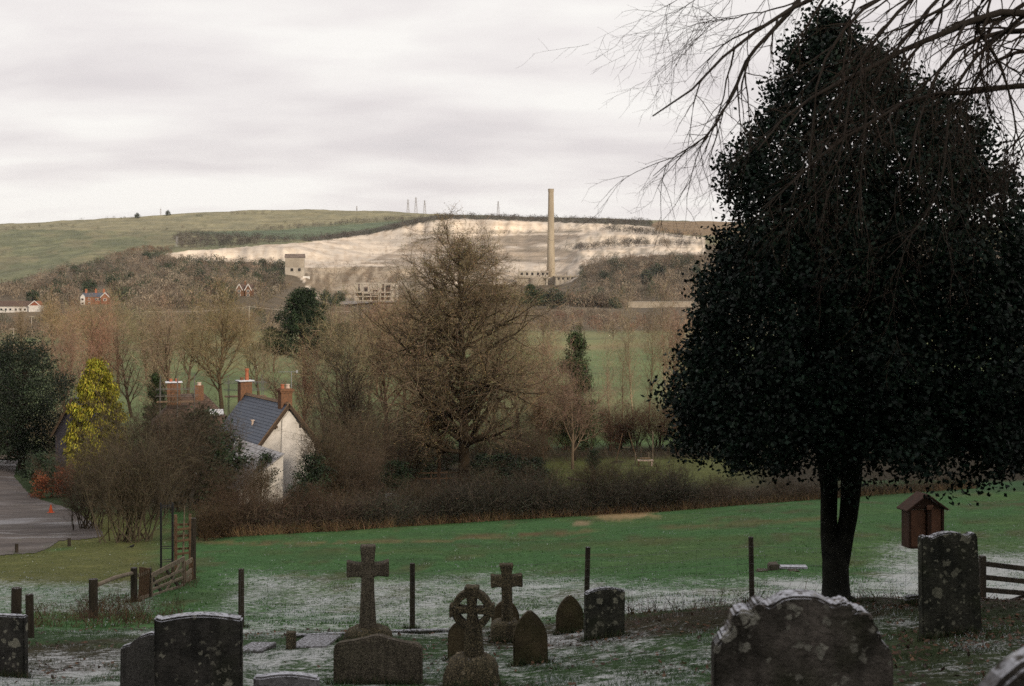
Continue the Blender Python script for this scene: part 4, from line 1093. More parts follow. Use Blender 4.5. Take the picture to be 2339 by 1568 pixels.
for (u, y, s, lab) in ((118, 300, 0.9, "pale fan-shaped bare tree left of the far red brick house"), (165, 280, 0.75, "slim pale bare tree in the rough meadow at the left"), (205, 300, 0.8, "pale bare tree with wide fork in the left meadow")):
    place("pale_tree", T_fork, u, y, lab, "tree", s, u * 0.2, (1.5, 1.35, 1.2))
for (u, y, s) in ((330, 330, 1.0), (860, 330, 0.9), (930, 360, 1.1), (990, 340, 0.9), (1150, 330, 1.0), (800, 380, 1.0), (60, 260, 0.8), (640, 330, 0.8), (1560, 300, 0.9), (1240, 420, 1.0), (1330, 430, 0.9), (1400, 420, 0.8)):
    place("bare_tree", T_round, u, y, "small brown bare tree standing in the valley meadow", "tree", s * 0.55, u * 0.3, (1.05, 0.95, 0.85), "bare trees in the valley meadow", squash=1.2)

# shrubs and thickets round the gardens
place("fan_bush", T_fan, 290, 60.5, "wide bare bush of many pale fanning stems beside the lane", "bush", 1.0, 0.4, (0.42, 0.42, 0.40), parts=('stem', 'twig'), squash=1.0)
place("bare_shrub", T_shrub2, 345, 72, "dark tangled thicket behind the fanning bush", "shrub", 1.0, 1.4, (0.40, 0.41, 0.38), parts=('stem', 'twig'), squash=1.25)
place("bare_shrub", T_shrub2, 410, 76, "dark tangled thicket in front of the cottage roofs", "shrub", 0.98, 2.6, (0.38, 0.39, 0.36), parts=('stem', 'twig'), squash=1.0)
place("bare_shrub", T_shrub, 480, 82, "tall bare shrub rising before the brick chimneys", "shrub", 0.82, 0.2, (0.55, 0.54, 0.50), parts=('stem', 'twig'), squash=0.9)
place("bare_shrub", T_shrub, 250, 76, "grey bare shrub between golden conifer and fanning bush", "shrub", 0.72, 3.2, (0.62, 0.61, 0.58), parts=('stem', 'twig'))
place("bare_shrub", T_shrub2, 205, 68, "low dark shrub between the lane and the fanning bush", "shrub", 0.62, 2.0, (0.5, 0.5, 0.46), parts=('stem', 'twig'), squash=1.3)
place("bare_shrub", T_shrub2, 530, 74, "dark bare shrub in front of the outbuilding", "shrub", 0.42, 5.0, (0.5, 0.47, 0.43), parts=('stem', 'twig'), squash=1.3)
place("bare_shrub", T_shrub, 590, 76, "twiggy shrub left of the small leafy tree by the gable", "shrub", 0.40, 1.0, (0.6, 0.56, 0.5), parts=('stem', 'twig'), squash=0.9)
place("bare_shrub", T_shrub, 770, 82, "tangled dark shrub right of the ivy bush", "shrub", 0.8, 3.7, (0.52, 0.5, 0.46), parts=('stem', 'twig'), squash=1.1)
place("bare_shrub", T_shrub, 585, 80, "wispy bare shrub in front of the white gable", "shrub", 0.36, 4.1, (0.7, 0.65, 0.6), parts=('stem', 'twig'))
G2 = "garden shrubs beyond the hedge"
for i, (u, y, s, kk) in enumerate(((760, 84, 0.62, 1), (800, 88, 0.8, 0), (835, 82, 0.5, 1), (880, 96, 0.8, 1), (930, 100, 0.7, 0), (985, 108, 0.7, 1), (1110, 104, 0.7, 0), (1160, 102, 0.7, 1),
                                  (1210, 104, 0.6, 0), (770, 104, 1.0, 1), (830, 114, 1.0, 0), (905, 116, 0.9, 1), (1245, 128, 0.7, 0), (1290, 129, 0.7, 1), (1345, 129, 0.72, 0), (1400, 128, 0.7, 1), (1450, 128, 0.7, 0), (1500, 127, 0.72, 1), (1545, 125, 0.7, 0), (1590, 123, 0.7, 1), (1185, 118, 0.8, 1))):
    place("garden_shrub", (T_shrub, T_shrub2)[kk], u, y, "dark leafless garden shrub beyond the field hedge", "shrub", s, i * 1.7, (0.62, 0.60, 0.55) if u < 1240 else (0.60, 0.47, 0.43), G2, parts=('stem', 'twig'), squash=1.2)  # tints lowered to put the shade among the low shrubs into their colour

# evergreens
def clumps(seed, n, rx, ry, z0, z1, prof, r, shell=0.45):
    c = blob(n, rx, ry, z0, z1, seed, shell, prof)
    return c, np.full(len(c), r)
c_, r_ = clumps(301, 620, 4.1, 3.6, 1.2, 9.9, lambda t: np.interp(t, [0, 0.15, 0.5, 0.8, 1], [0.75, 0.95, 1, 0.75, 0.25]), 0.36)
T_oak = evergreen("evergreen_oak", c_, r_, 60, (0.16, 0.085), (0.020, 0.030, 0.016), 302, M_leaf, 8.0, 0.3, 0.4)
place("evergreen_oak", T_oak, 50, 106.0, "broad dark evergreen tree at the far left edge above the lane", "tree", 1.0, 0.0)
place("evergreen_oak", T_oak, -30, 112.0, "dark evergreen tree cut by the left picture edge", "tree", 0.9, 2.0)
# golden conifer with hanging sprays
rg = np.random.default_rng(311)
n = 640
t = rg.uniform(0, 1, n); prof = np.interp(t, [0, 0.2, 0.55, 0.85, 1], [0.85, 1.0, 0.80, 0.42, 0.10]); a = rg.uniform(0, 2 * np.pi, n)
rad = 1.8 * prof * (rg.uniform(0.12, 1, n) ** 0.45) * (0.85 + 0.3 * vnoise(a * 2, t * 7, 4))
c_ = np.stack([np.cos(a) * rad, np.sin(a) * rad, 0.8 + t * 7.6], 1)
ax = np.stack([np.cos(a) * 0.5, np.sin(a) * 0.5, -np.ones(n)], 1)
T_gold = evergreen("golden_conifer", c_, np.full(n, 0.15), 52, (0.22, 0.07), (0.205, 0.190, 0.022), 312, M_needle, 8.0, 0.16, 0.45, axis=ax)
place("golden_conifer", T_gold, 220, 95.0, "golden yellow conifer with drooping sprays behind the bushes", "tree", 1.0, 0.3, squash=1.15)
# spreading pine in the meadow
rg = np.random.default_rng(321)
cs, rs = [], []
for k in range(60):
    zt = rg.uniform(0.30, 1.0); a = rg.uniform(0, 2 * np.pi); reach = np.interp(zt, [0.3, 0.5, 0.75, 1.0], [6.6, 6.2, 4.0, 0.8]) * rg.uniform(0.55, 1.05)
    for j in range(16):
        f_ = rg.uniform(0.35, 1.0)
        cs.append((math.cos(a) * reach * f_ + rg.normal(0, 0.5), math.sin(a) * reach * f_ + rg.normal(0, 0.5), 13.2 * zt + 0.8 * f_ + rg.normal(0, 0.22)))
for (ax_, az_, rr_) in ((0.0, 0.56, 7.2), (0.25, 0.60, 6.4), (3.1, 0.36, 7.4), (2.9, 0.45, 6.2), (0.1, 0.45, 6.6), (3.3, 0.55, 5.6)):      # long side arms
    for j in range(26):
        f_ = rg.uniform(0.3, 1.0)
        cs.append((math.cos(ax_) * rr_ * f_ + rg.normal(0, 0.35), math.sin(ax_) * rr_ * f_ + rg.normal(0, 0.35), 13.2 * az_ + 0.9 * f_ + rg.normal(0, 0.2)))
cs = np.array(cs)
T_pine = evergreen("pine", cs, np.full(len(cs), 0.38), 40, (0.36, 0.13), (0.026, 0.042, 0.020), 322, M_needle, 12.6, 0.3, 0.4)
place("pine_tree", T_pine, 695, 225.0, "dark spreading pine standing in the meadow behind the cottage", "tree", 1.08, 0.0)
place("pine_tree", T_pine, 1212, 700.0, "dark evergreen tree below the ruined works left of the chimney foot", "tree", 0.95, 2.4, (1.1, 1.2, 1.1), dz=-1.5)
# narrow conifer
rg = np.random.default_rng(331)
cs = []
for k in range(64):
    zt = rg.uniform(0.10, 1.0); a = rg.uniform(0, 2 * np.pi); reach = np.interp(zt, [0.1, 0.4, 0.8, 1.0], [2.3, 2.1, 1.1, 0.15]) * rg.uniform(0.7, 1.1)
    for j in range(7):
        f_ = rg.uniform(0.2, 1.0)
        cs.append((math.cos(a) * reach * f_ + rg.normal(0, 0.1), math.sin(a) * reach * f_ + rg.normal(0, 0.1), 11.3 * zt + 0.55 * f_ * f_ + rg.normal(0, 0.12)))
cs = np.array(cs)
T_narrow = evergreen("narrow_conifer", cs, np.full(len(cs), 0.22), 46, (0.24, 0.075), (0.045, 0.062, 0.026), 332, M_needle, 11.2, 0.16, 0.4)
place("narrow_conifer", T_narrow, 1314, 119.0, "narrow green conifer standing alone right of the biggest tree", "tree", 0.97, 0.5)
place("narrow_conifer", T_narrow, 355, 128.0, "small dark ivy-clad conifer behind the left brick chimney", "tree", 0.62, 1.5, (0.6, 0.7, 0.6))
# ivy and laurel bushes
c_, r_ = clumps(341, 80, 1.15, 1.15, 0.25, 3.1, lambda t: np.interp(t, [0, 0.3, 0.6, 0.8, 1], [0.35, 0.7, 1, 0.75, 0.25]), 0.19, 0.8)
T_ivy = evergreen("ivy_bush", c_, r_, 46, (0.13, 0.08), (0.022, 0.036, 0.018), 342, M_leaf, 2.8, 0.07, 0.45)
place("ivy_tree", T_ivy, 608, 81.0, "small dark leafy tree in front of the white gable wall", "tree", 0.95, 0.2, squash=0.85)
place("ivy_bush", T_ivy, 716, 80.0, "dark ivy bush at the right corner of the white cottage", "bush", 0.95, 1.3)
place("ivy_bush", T_ivy, 740, 84.0, "tall ivy stump rising against the white cottage corner", "bush", 1.2, 2.3, squash=0.55)
place("ivy_bush", T_ivy, 455, 79.0, "dark leafy bush below the slate roof", "bush", 1.75, 3.3, squash=1.1)
place("ivy_bush", T_ivy, 500, 82.0, "dark leafy bush hiding the left of the white cottage", "bush", 1.35, 4.3, squash=1.2)
place("laurel_bush", T_ivy, 1150, 92.0, "dark laurel bush to the right of the biggest trunk", "bush", 0.85, 5.3, squash=2.0)
place("laurel_bush", T_ivy, 1195, 90.0, "low dark laurel next to the garden lawn", "bush", 0.72, 0.9, squash=1.8)
place("laurel_bush", T_ivy, 960, 106.0, "dark green bush in the shade behind the pale trunk", "bush", 0.75, 1.9, squash=1.7)
for (u, y, s_, q_, lab) in ((905, 92, 0.7, 1.6, "dark evergreen shrub in the gardens left of the pale trunk"), (850, 100, 0.9, 1.3, "dark evergreen shrub below the ivy-dark leaning trunk"), (1020, 112, 0.8, 1.8, "dark evergreen shrub in the shade behind the biggest trunk"), (1100, 98, 0.75, 1.5, "dark evergreen shrub touching the right of the biggest trunk"), (1225, 100, 0.6, 1.6, "dark evergreen shrub at the left corner of the lawn"), (775, 92, 0.8, 1.4, "dark evergreen shrub right of the cottage ivy"), (690, 76, 0.5, 1.8, "low dark evergreen under the gable's right corner"), (1300, 130, 0.8, 1.8, "dark evergreen at the back of the lawn behind the pale forked tree"), (1420, 130, 0.75, 1.9, "dark evergreen at the back of the lawn behind the pole frame")):
    place("evergreen_shrub", T_ivy, u, y, lab, "shrub", s_, u * 0.3, (0.9, 0.95, 0.9), "dark evergreen shrubs in the gardens", squash=q_)
place("clipped_bush", T_ivy, 1357, 107.0, "small upright dark bush on the garden lawn", "bush", 0.58, 1.1, squash=1.0)
place("laurel_bush", T_ivy, 92, 92.0, "dark green hedge bush beside the lane bend", "bush", 0.75, 2.1, squash=1.5)
# beech hedge with its copper leaves
rg = np.random.default_rng(351)
def hedge_box(name, n, lx, ly, h, leaf, col, seed, per=30, mat=M_leaf):
    rg = np.random.default_rng(seed)
    c = np.stack([rg.uniform(-lx / 2, lx / 2, n), rg.uniform(-ly / 2, ly / 2, n), rg.uniform(0.1, h, n)], 1)
    return evergreen(name, c, np.full(n, 0.12), per, leaf, col, seed, mat, h * 0.8, 0.04, 0.35)
T_copper = hedge_box("copper_hedge", 90, 2.4, 1.4, 1.7, (0.11, 0.07), (0.20, 0.068, 0.030), 352)
place("copper_hedge", T_copper, 118, 86.0, "copper-leaved beech hedge on the inside of the lane bend", "hedge", 1.0, 0.5, parts=('stem', 'foliage'))
place("copper_hedge", T_copper, 146, 90.0, "taller copper-leaved shrub against the grey barn", "hedge", 1.0, 2.0, (1.0, 0.8, 0.8), parts=('stem', 'foliage'), squash=0.7)
place("red_shrub", T_copper, 38, 116.0, "small red-leaved shrub at the end of the lane", "shrub", 0.75, 1.0, (1.2, 0.5, 0.6), parts=('stem', 'foliage'), squash=0.6)

# far evergreens standing out of the scrub
c_, r_ = clumps(361, 46, 3.4, 3.4, 0.6, 7.0, lambda t: np.interp(t, [0, 0.3, 0.6, 1], [0.8, 1.0, 0.85, 0.3]), 0.65)
T_far = evergreen("far_evergreen", c_, r_, 26, (0.75, 0.42), (0.038, 0.050, 0.030), 362, M_leaf, 5.5, 0.25, 0.35)
for (u, v, s, lab) in ((1500, 640, 2.1, "largest round dark evergreen on the slope right of the chimney"), (1475, 648, 1.7, "dark evergreen left of the largest round one right of the chimney"), (1375, 642, 1.4, "dark evergreen at the foot of the right chalk cliff"),
                       (1265, 712, 1.6, "very dark bush in front of the chimney foot"), (1235, 700, 1.5, "dark evergreen left of the chimney foot"), (1590, 632, 1.5, "dark evergreen on the slope at the edge of the holly"),
                       (1405, 705, 1.0, "dark evergreen bush left of the grey embankment"), (1360, 700, 1.0, "round dark bush in the scrub below the works")):
    yy = float(np.nan_to_num(inv(u, v, 700, 1400), nan=1000.0)[0])
    place("far_evergreen", T_far, u, yy, lab, "tree", s, u * 0.3, (1, 1.05, 0.95), "far evergreens", dz=-1)
for (u, v, s) in ((130, 690, 1.0), (75, 688, 0.9), (205, 668, 1.1), (255, 655, 1.0), (300, 640, 0.9), (455, 640, 1.1), (470, 655, 0.9), (545, 618, 1.2), (560, 628, 1.0), (600, 610, 1.1), (640, 615, 1.3), (585, 640, 1.0), (335, 592, 1.1), (170, 620, 0.9), (515, 690, 0.9), (405, 660, 0.9),
                   (660, 742, 0.7), (440, 745, 0.8), (480, 740, 0.8), (745, 690, 1.1), (775, 690, 1.0), (765, 700, 0.8)):
    yy = float(np.nan_to_num(inv(u, v, 480, 1450), nan=800.0)[0])
    place("far_evergreen", T_far, u, yy, "small dark evergreen among the brown scrub below the chalk pit", "tree", s, u * 0.7, (1.0, 1.15, 0.9), "small evergreens in the far scrub", dz=-0.8)
for (u, v, s, lab) in ((314, 499, 1.3, "dark clump of trees on the skyline at the left"), (384, 492, 1.2, "single dark bush on the skyline right of the left mast")):
    yy = float(np.nan_to_num(inv(u, v, 1500, 2340), nan=2300.0)[0])
    place("skyline_tree", T_far, u, yy, lab, "tree", s, u, (1, 1, 1), "skyline trees", dz=-0.5)

# field hedge between meadow and gardens: leafless thorn and bramble
def hedge_line(name, label, line, hfun, colours, seed, nstem, nleaf, base_grass=None):
    rg = np.random.default_rng(seed)
    us = np.array([p[0] for p in line], float); vs = np.array([p[1] for p in line], float)
    n = nstem
    u = rg.uniform(us[0], us[-1], n); v = np.interp(u, us, vs)
    y = inv(u, v, 45, 95) + rg.uniform(0.3, 1.9, n); x = (u - CX) / F * y + rg.normal(0, 0.1, n)
    z = gz(x, y); h = hfun(u) * rg.uniform(0.4, 1.1, n) * (0.55 + 0.65 * vnoise(u / 26, u * 0, seed) + 0.35 * vnoise(u / 7, u * 0 + 4, seed))
    d = np.stack([rg.normal(0, 0.5, n), rg.normal(0, 0.45, n), np.ones(n)], 1)
    P = paths(np.stack([x, y, z - 0.05], 1), d, h, 4, 0.22, -0.05, rg)
    cols = np.array(colours); pick = cols[rg.integers(0, len(cols), n)]
    st = (*ribbons(P, np.full(n, 0.010), rg, 0.4), np.repeat(pick * np.clip(rg.normal(1, 0.3, n), 0.4, 1.8)[:, None], 8, 0))
    a = offshoots(P, h, np.full(n, 0.01), 7, 0.1, 1.0, (25, 75), 0.42, 1, rg)
    P2 = paths(a[0], a[1], a[2], 2, 0.2, -0.05, rg)
    tw = (*ribbons(P2, np.full(len(P2), 0.007), rg, 0.3), np.repeat(np.repeat(pick, 7, 0) * np.clip(rg.normal(1, 0.35, len(P2)), 0.4, 1.9)[:, None], 4, 0))
    mid_ = gp((us[0] + us[-1]) / 2, float(inv((us[0] + us[-1]) / 2, np.interp((us[0] + us[-1]) / 2, us, vs), 45, 95)[0]))
    o = thing(name, label, "hedge", mid_)
    m3 = np.array(mid_)
    vv, ff, cc = join([st, tw]); p = link("twig", nmesh(name + "_twigs", vv - m3, ff, M_twig, cc), o); p.color = (1, 1, 1, 1); setprops(p, kind='stuff')
    k = rg.integers(0, len(P2), nleaf)
    lv, lf = leaves(P2[k, 1] + rg.normal(0, 0.05, (nleaf, 3)), rg.uniform(0.05, 0.10, nleaf), rg.uniform(0.03, 0.06, nleaf), rg)
    lc = np.array([(0.030, 0.040, 0.020), (0.075, 0.05, 0.03), (0.055, 0.062, 0.03)])[rg.integers(0, 3, nleaf)]
    p = link("leaf", nmesh(name + "_leaves", lv - m3, lf, M_leaf, np.repeat(lc * np.clip(rg.normal(1, 0.3, nleaf), 0.4, 1.8)[:, None], 4, 0)), o); p.color = (1, 1, 1, 1); setprops(p, kind='stuff')
    if base_grass:
        g = base_grass
        u = rg.uniform(us[0], us[-1], g); y = inv(u, np.interp(u, us, vs), 45, 95) + rg.uniform(-0.4, 0.5, g); x = (u - CX) / F * y
        P = paths(np.stack([x, y, gz(x, y)], 1), np.stack([rg.normal(0, 0.4, g), rg.normal(0, 0.4, g), np.ones(g)], 1), rg.uniform(0.2, 0.6, g), 3, 0.15, -0.15, rg)
        vv, ff = ribbons(P, np.full(g, 0.008), rg, 0.2)
        p = link("dry_grass", nmesh(name + "_grass", vv - m3, ff, M_twig, vary((0.20, 0.135, 0.075), g, 6, rg, 0.3)), o); p.color = (1, 1, 1, 1); setprops(p, kind='stuff')
    return o
for i, (u, y, s_) in enumerate(((470, 58, 0.30), (540, 59.5, 0.34), (610, 60.5, 0.26), (690, 61, 0.36), (760, 62, 0.30), (840, 63, 0.28), (930, 64, 0.32), (1030, 66, 0.34), (1130, 67, 0.40), (1240, 68, 0.42), (1340, 69.5, 0.44), (1440, 71, 0.40), (1540, 72, 0.38), (1640, 74, 0.26), (1780, 76.5, 0.22))):
    place("hedge_shrub", (T_shrub, T_shrub2)[i % 2], u, y + 1.0, "low bare shrub growing out of the field hedge", "shrub", s_, i * 1.3, (0.55, 0.48, 0.42) if u < 820 else (0.45, 0.43, 0.39), "shrubs in the field hedge", parts=('stem', 'twig'), squash=1.5)
HL = [(455, 1229), (800, 1211), (1100, 1191), (1500, 1169), (1870, 1141), (2250, 1114)]
def hseg(a, b):
    us = np.linspace(a, b, 12); return [(u, float(np.interp(u, [p[0] for p in HL], [p[1] for p in HL]))) for u in us]
hedge_line("thorn_hedge", "red-brown leafless hedge at the left end of the green field", hseg(455, 820), lambda u: np.interp(u, [455, 600, 820], [1.0, 1.15, 1.15]), [(0.100, 0.068, 0.050), (0.080, 0.064, 0.048), (0.13, 0.100, 0.068)], 401, 2600, 3500, 3000)
hedge_line("bramble_hedge", "dark bramble hedge along the middle of the green field", hseg(800, 1580), lambda u: np.interp(u, [800, 1000, 1250, 1450, 1580], [1.1, 1.35, 1.75, 1.85, 1.5]), [(0.064, 0.056, 0.045), (0.052, 0.055, 0.040), (0.084, 0.068, 0.052)], 402, 4600, 16000, 3600)
hedge_line("thin_hedge", "thin brown hedge passing behind the holly trunk", hseg(1560, 2230), lambda u: np.interp(u, [1560, 1700, 1900, 2230], [1.3, 0.9, 0.8, 0.7]), [(0.098, 0.072, 0.052), (0.080, 0.066, 0.050), (0.13, 0.10, 0.068)], 403, 2600, 3500, 2400)
# ================================================================== buildings near the churchyard
M_white = simple_mat("limewash", (0.72, 0.68, 0.62), (0.50, 0.47, 0.42), 1.3, 0.9, 0.3, 0.02)
M_slate = simple_mat("slate", (0.088, 0.112, 0.155), (0.055, 0.070, 0.10), 3.0, 0.55, 0.3, 0.01, 0.4)
M_brick = simple_mat("brick", (0.21, 0.105, 0.055), (0.12, 0.07, 0.045), 9.0, 0.95, 0.6, 0.02)
M_brick2 = simple_mat("red_brick", (0.30, 0.10, 0.055), (0.21, 0.075, 0.045), 2.0, 0.95)
M_tile = simple_mat("ridge_tile", (0.24, 0.15, 0.085), (0.13, 0.09, 0.06), 5.0)
M_pot = simple_mat("terracotta", (0.42, 0.14, 0.07), (0.33, 0.12, 0.065), 6.0, 0.8)
M_potw = simple_mat("buff_pot", (0.60, 0.47, 0.38), (0.46, 0.36, 0.29), 6.0, 0.8)
M_snowy = simple_mat("snow_lying", (0.66, 0.68, 0.72), (0.52, 0.54, 0.58), 5.0, 0.9)
M_tim = simple_mat("dark_timber", (0.085, 0.058, 0.038), (0.045, 0.032, 0.022), 9.0, 0.9, 0.5, 0.01)
M_lead = simple_mat("grey_metal", (0.32, 0.33, 0.35), (0.20, 0.21, 0.22), 8.0, 0.5, 0.1, 0.005, 0.5, metal=0.4)
M_glass = simple_mat("window_glass", (0.02, 0.024, 0.03), (0.012, 0.014, 0.018), 2.0, 0.12, 0.0, 0.001, 0.6)
M_paint = simple_mat("white_paint", (0.74, 0.72, 0.67), (0.58, 0.56, 0.52), 4.0, 0.6)
M_blue = simple_mat("blue_paint", (0.045, 0.055, 0.11), (0.03, 0.035, 0.07), 4.0, 0.6)
M_hung = simple_mat("hung_tiles", (0.175, 0.155, 0.175), (0.10, 0.088, 0.10), 4.0, 0.9, 0.6, 0.03, stretch=(0.6, 0.6, 4.0))
M_plain = simple_mat("plain_tiles", (0.15, 0.10, 0.075), (0.085, 0.06, 0.05), 3.0, 0.9, 0.6, 0.03)
M_snowroof = simple_mat("snowy_roof", (0.50, 0.50, 0.51), (0.20, 0.19, 0.18), 3.0, 0.9, 0.4, 0.02)

def course_roof(p_eave0, p_eave1, p_ridge0, p_ridge1, n, th=0.03, mb=None):
    """slope laid in n overlapping courses"""
    mb = mb or MB()
    e0, e1, r0, r1 = map(Vector, (p_eave0, p_eave1, p_ridge0, p_ridge1))
    nrm = (e1 - e0).cross(r0 - e0).normalized()
    if nrm.z < 0:
        nrm = -nrm
    for i in range(n):
        a, b = i / n, min(1.0, (i + 1.25) / n)
        q = [e0.lerp(r0, a), e1.lerp(r1, a), e1.lerp(r1, b), e0.lerp(r0, b)]
        lo = [q[0] + nrm * th, q[1] + nrm * th, q[2] + nrm * 0.004, q[3] + nrm * 0.004]
        hi = [q[0] + nrm * th * 2, q[1] + nrm * th * 2, q[2] + nrm * (th + 0.003), q[3] + nrm * (th + 0.003)]
        mb.add(lo + hi, [(0, 1, 2, 3), (4, 5, 6, 7), (0, 1, 5, 4), (1, 2, 6, 5), (2, 3, 7, 6), (3, 0, 4, 7)])
    return mb

def stack(parent, x, y, z0, z1, w, d, pots, cap=None, mat=None, corbel=True):
    """brick chimney stack with corbelled head, mortar cap and pots"""
    mb = MB(); mb.box((x, y, (z0 + z1) / 2), (w, d, z1 - z0))
    if corbel:
        mb.box((x, y, z1 - 0.22), (w + 0.10, d + 0.10, 0.09)); mb.box((x, y, z1 - 0.10), (w + 0.2, d + 0.2, 0.11))
    c = mb.part("chimney", mat or M_brick, parent)
    zt = z1
    if cap is not None:
        MB().box((x, y, z1 + 0.05), (w + 0.28, d + 0.28, 0.09)).part("cap", cap, c, 0.03); zt = z1 + 0.09
    for (px, ph, pr, pm) in pots:
        MB().tube([(x + px, y, zt - 0.02), (x + px, y, zt + ph * 0.8), (x + px, y, zt + ph * 0.82), (x + px, y, zt + ph)], [pr * 1.1, pr * 0.85, pr * 1.15, pr * 1.1], 10).part("pot", pm, c, smooth=False)
    return c

# --- white cottage -------------------------------------------------
cb = Vector(((658 - CX) / F * 88.0, 88.0, 0)); cb.z = float(gz(cb.x, cb.y)) - 0.2
crz = math.atan2(0.47, 0.88)
cot = thing("white_cottage", "white gabled cottage with blue-grey slate roof and brick chimneys", "house", cb, crz)
RZ = EYE - (923 - VH) / F * 88.0 - cb.z; EV = RZ - 3.65; HW = 2.9; LEN = 8.4
w = MB()
w.prism([(-HW, 0), (HW, 0), (HW, EV), (0, RZ - 0.05), (-HW, EV)], 0, 0.28)
w.prism([(-HW, 0), (HW, 0), (HW, EV), (0, RZ - 0.05), (-HW, EV)], LEN - 0.28, LEN)
w.box((-HW + 0.14, LEN / 2, EV / 2), (0.28, LEN - 0.58, EV)); w.box((HW - 0.14, LEN / 2, EV / 2), (0.28, LEN - 0.58, EV))
w.part("wall", M_white, cot)
MB().prism([(-0.55, 0), (0.62, 0), (0.50, RZ - 1.0), (0.06, RZ - 0.42), (-0.42, RZ - 0.98)], -0.10, -0.003).part("chimney_breast", M_white, cot, 0.03)
sl = (RZ - EV) / HW
for sx in (-1, 1):
    over = 0.35
    e = (sx * (HW + over), EV - sl * over)
    course_roof((e[0], -0.22, e[1]), (e[0], LEN + 0.2, e[1]), (0, -0.22, RZ), (0, LEN + 0.2, RZ), 24).part("roof_slope", M_slate, cot)
    MB().bar((0, -0.25, RZ - 0.10), (e[0], -0.25, e[1] - 0.10), 0.05, 0.20).part("bargeboard", M_tim, cot)
    MB().bar((0, -0.21, RZ + 0.075), (e[0], -0.21, e[1] + 0.075), 0.12, 0.035).part("verge", M_tile, cot)
    for t in (0.28, 0.62):
        MB().box((sx * HW * t, -0.12, RZ - (RZ - EV) * t - 0.36), (0.14, 0.24, 0.16)).part("purlin_end", M_tim, cot)
rt = MB()
for i in range(24):
    rt.prism([(-0.16, RZ - 0.02), (0.16, RZ - 0.02), (0, RZ + 0.13)], -0.2 + i * 0.36, 0.14 + i * 0.36)
rt.part("ridge_tiles", M_tile, cot)
stack(cot, 0.02, 0.62, RZ - 1.0, RZ + 0.92, 0.72, 0.66, [(-0.17, 0.26, 0.12, M_pot), (0.17, 0.26, 0.13, M_potw)])
stack(cot, 0.0, LEN + 0.35, 0.0, RZ + 0.85, 0.80, 0.66, [(0.14, 0.78, 0.13, M_pot), (-0.22, 0.2, 0.13, M_brick)], cap=M_snowy, corbel=False)
v0 = Vector((-1.25, 3.2, RZ - sl * 1.25))
MB().tube([v0, v0 + Vector((0, 0, 0.30))], 0.07, 8).box(v0 + Vector((0, 0, 0.34)), (0.2, 0.2, 0.07)).part("vent", M_potw, cot)
vv0 = Vector((-2.35, 3.9, RZ - sl * 2.35 + 0.09))
MB().bar(vv0, vv0 + Vector((0.42, -0.1, sl * 0.42)), 0.07, 0.03).part("roof_batten", M_paint, cot)
ae = MB(); am = Vector((0.6, 1.1, RZ - 0.8))
ae.tube([am, am + Vector((0, 0, 2.75))], 0.022, 6)
ae.tube([am + Vector((-0.75, 0.35, 2.7)), am + Vector((0.32, -0.12, 2.7))], 0.014, 5)
for k in range(7):
    q = am + Vector((-0.7, 0.33, 2.7)) + Vector((0.95, -0.42, 0)) * (k / 7.0)
    ae.tube([q + Vector((0.06, 0.12, 0)), q - Vector((0.06, 0.12, 0))], 0.007, 4)
ae.box(am + Vector((0.32, -0.12, 2.72)), (0.12, 0.05, 0.16))
ae.part("aerial", M_lead, cot)

def scaffold(name, label, loc, rz, nx, dx, z0, z1, zdeck, dy=1.3):
    o = thing(name, label, "scaffolding", loc, rz)
    for i in range(nx):
        for k in (0, 1):
            MB().tube([(i * dx, k * dy, z0), (i * dx + 0.01, k * dy, z1 + 0.25 * ((i + k) % 2))], 0.021, 6).part("upright", M_scaf, o)
    for k in (0, 1):
        for zz in (zdeck + 0.45, zdeck + 0.95):
            MB().tube([(-0.3, k * dy - 0.04, zz), ((nx - 1) * dx + 0.3, k * dy - 0.04, zz)], 0.019, 6).part("guard_rail", M_scaf, o)
    for i in range(nx):
        MB().tube([(i * dx + 0.04, -0.2, zdeck - 0.05), (i * dx + 0.04, dy + 0.2, zdeck - 0.05)], 0.02, 6).part("ledger", M_scaf, o)
    for k in range(4):
        MB().box(((nx - 1) * dx / 2, 0.16 + k * 0.32, zdeck), ((nx - 1) * dx + 0.5, 0.225, 0.04)).part("deck_board", M_board, o)
    return o
M_scaf = simple_mat("scaffold_tube", (0.17, 0.165, 0.16), (0.11, 0.105, 0.10), 8.0, 0.6)
M_board = simple_mat("scaffold_board", (0.24, 0.15, 0.085), (0.15, 0.10, 0.06), 5.0, 0.9)
sc1 = at(523, 872, 97.0); g1 = float(gz(sc1.x, 97.0))
scaffold("scaffolding", "scaffolding with plank deck round the far chimney of the white cottage", (sc1.x, 97.0, 0), 0.25, 3, 1.15, g1, EYE - (868 - VH) / F * 97, EYE - (908 - VH) / F * 97)

# --- low outbuilding with snowy roof ---------------------------------
ob = Vector(((543 - CX) / F * 80.0, 80.0, 0)); ob.z = float(gz(ob.x, ob.y)) - 0.3
out = thing("outbuilding", "low brick outbuilding with snow-dusted roof and blue door post below the cottage", "shed", ob, crz)
ez = EYE - (1118 - VH) / F * 80.0 - ob.z
MB().box((0.12, 4.1, ez / 2), (0.24, 8.0, ez)).part("brick_wall", M_brick, out)
MB().prism([(0.02, 0), (2.6, 0), (2.6, ez + 1.75), (0.02, ez)], -0.2, -0.002).part("front_wall", M_white, out)
course_roof((-0.18, -0.25, ez - 0.1), (-0.18, 8.3, ez - 0.1), (2.7, -0.25, ez + 1.85), (2.7, 8.3, ez + 1.85), 12).part("roof", M_snowroof, out)
MB().box((-0.03, -0.12, ez / 2), (0.05, 0.30, ez - 0.02)).part("door_post", M_blue, out)
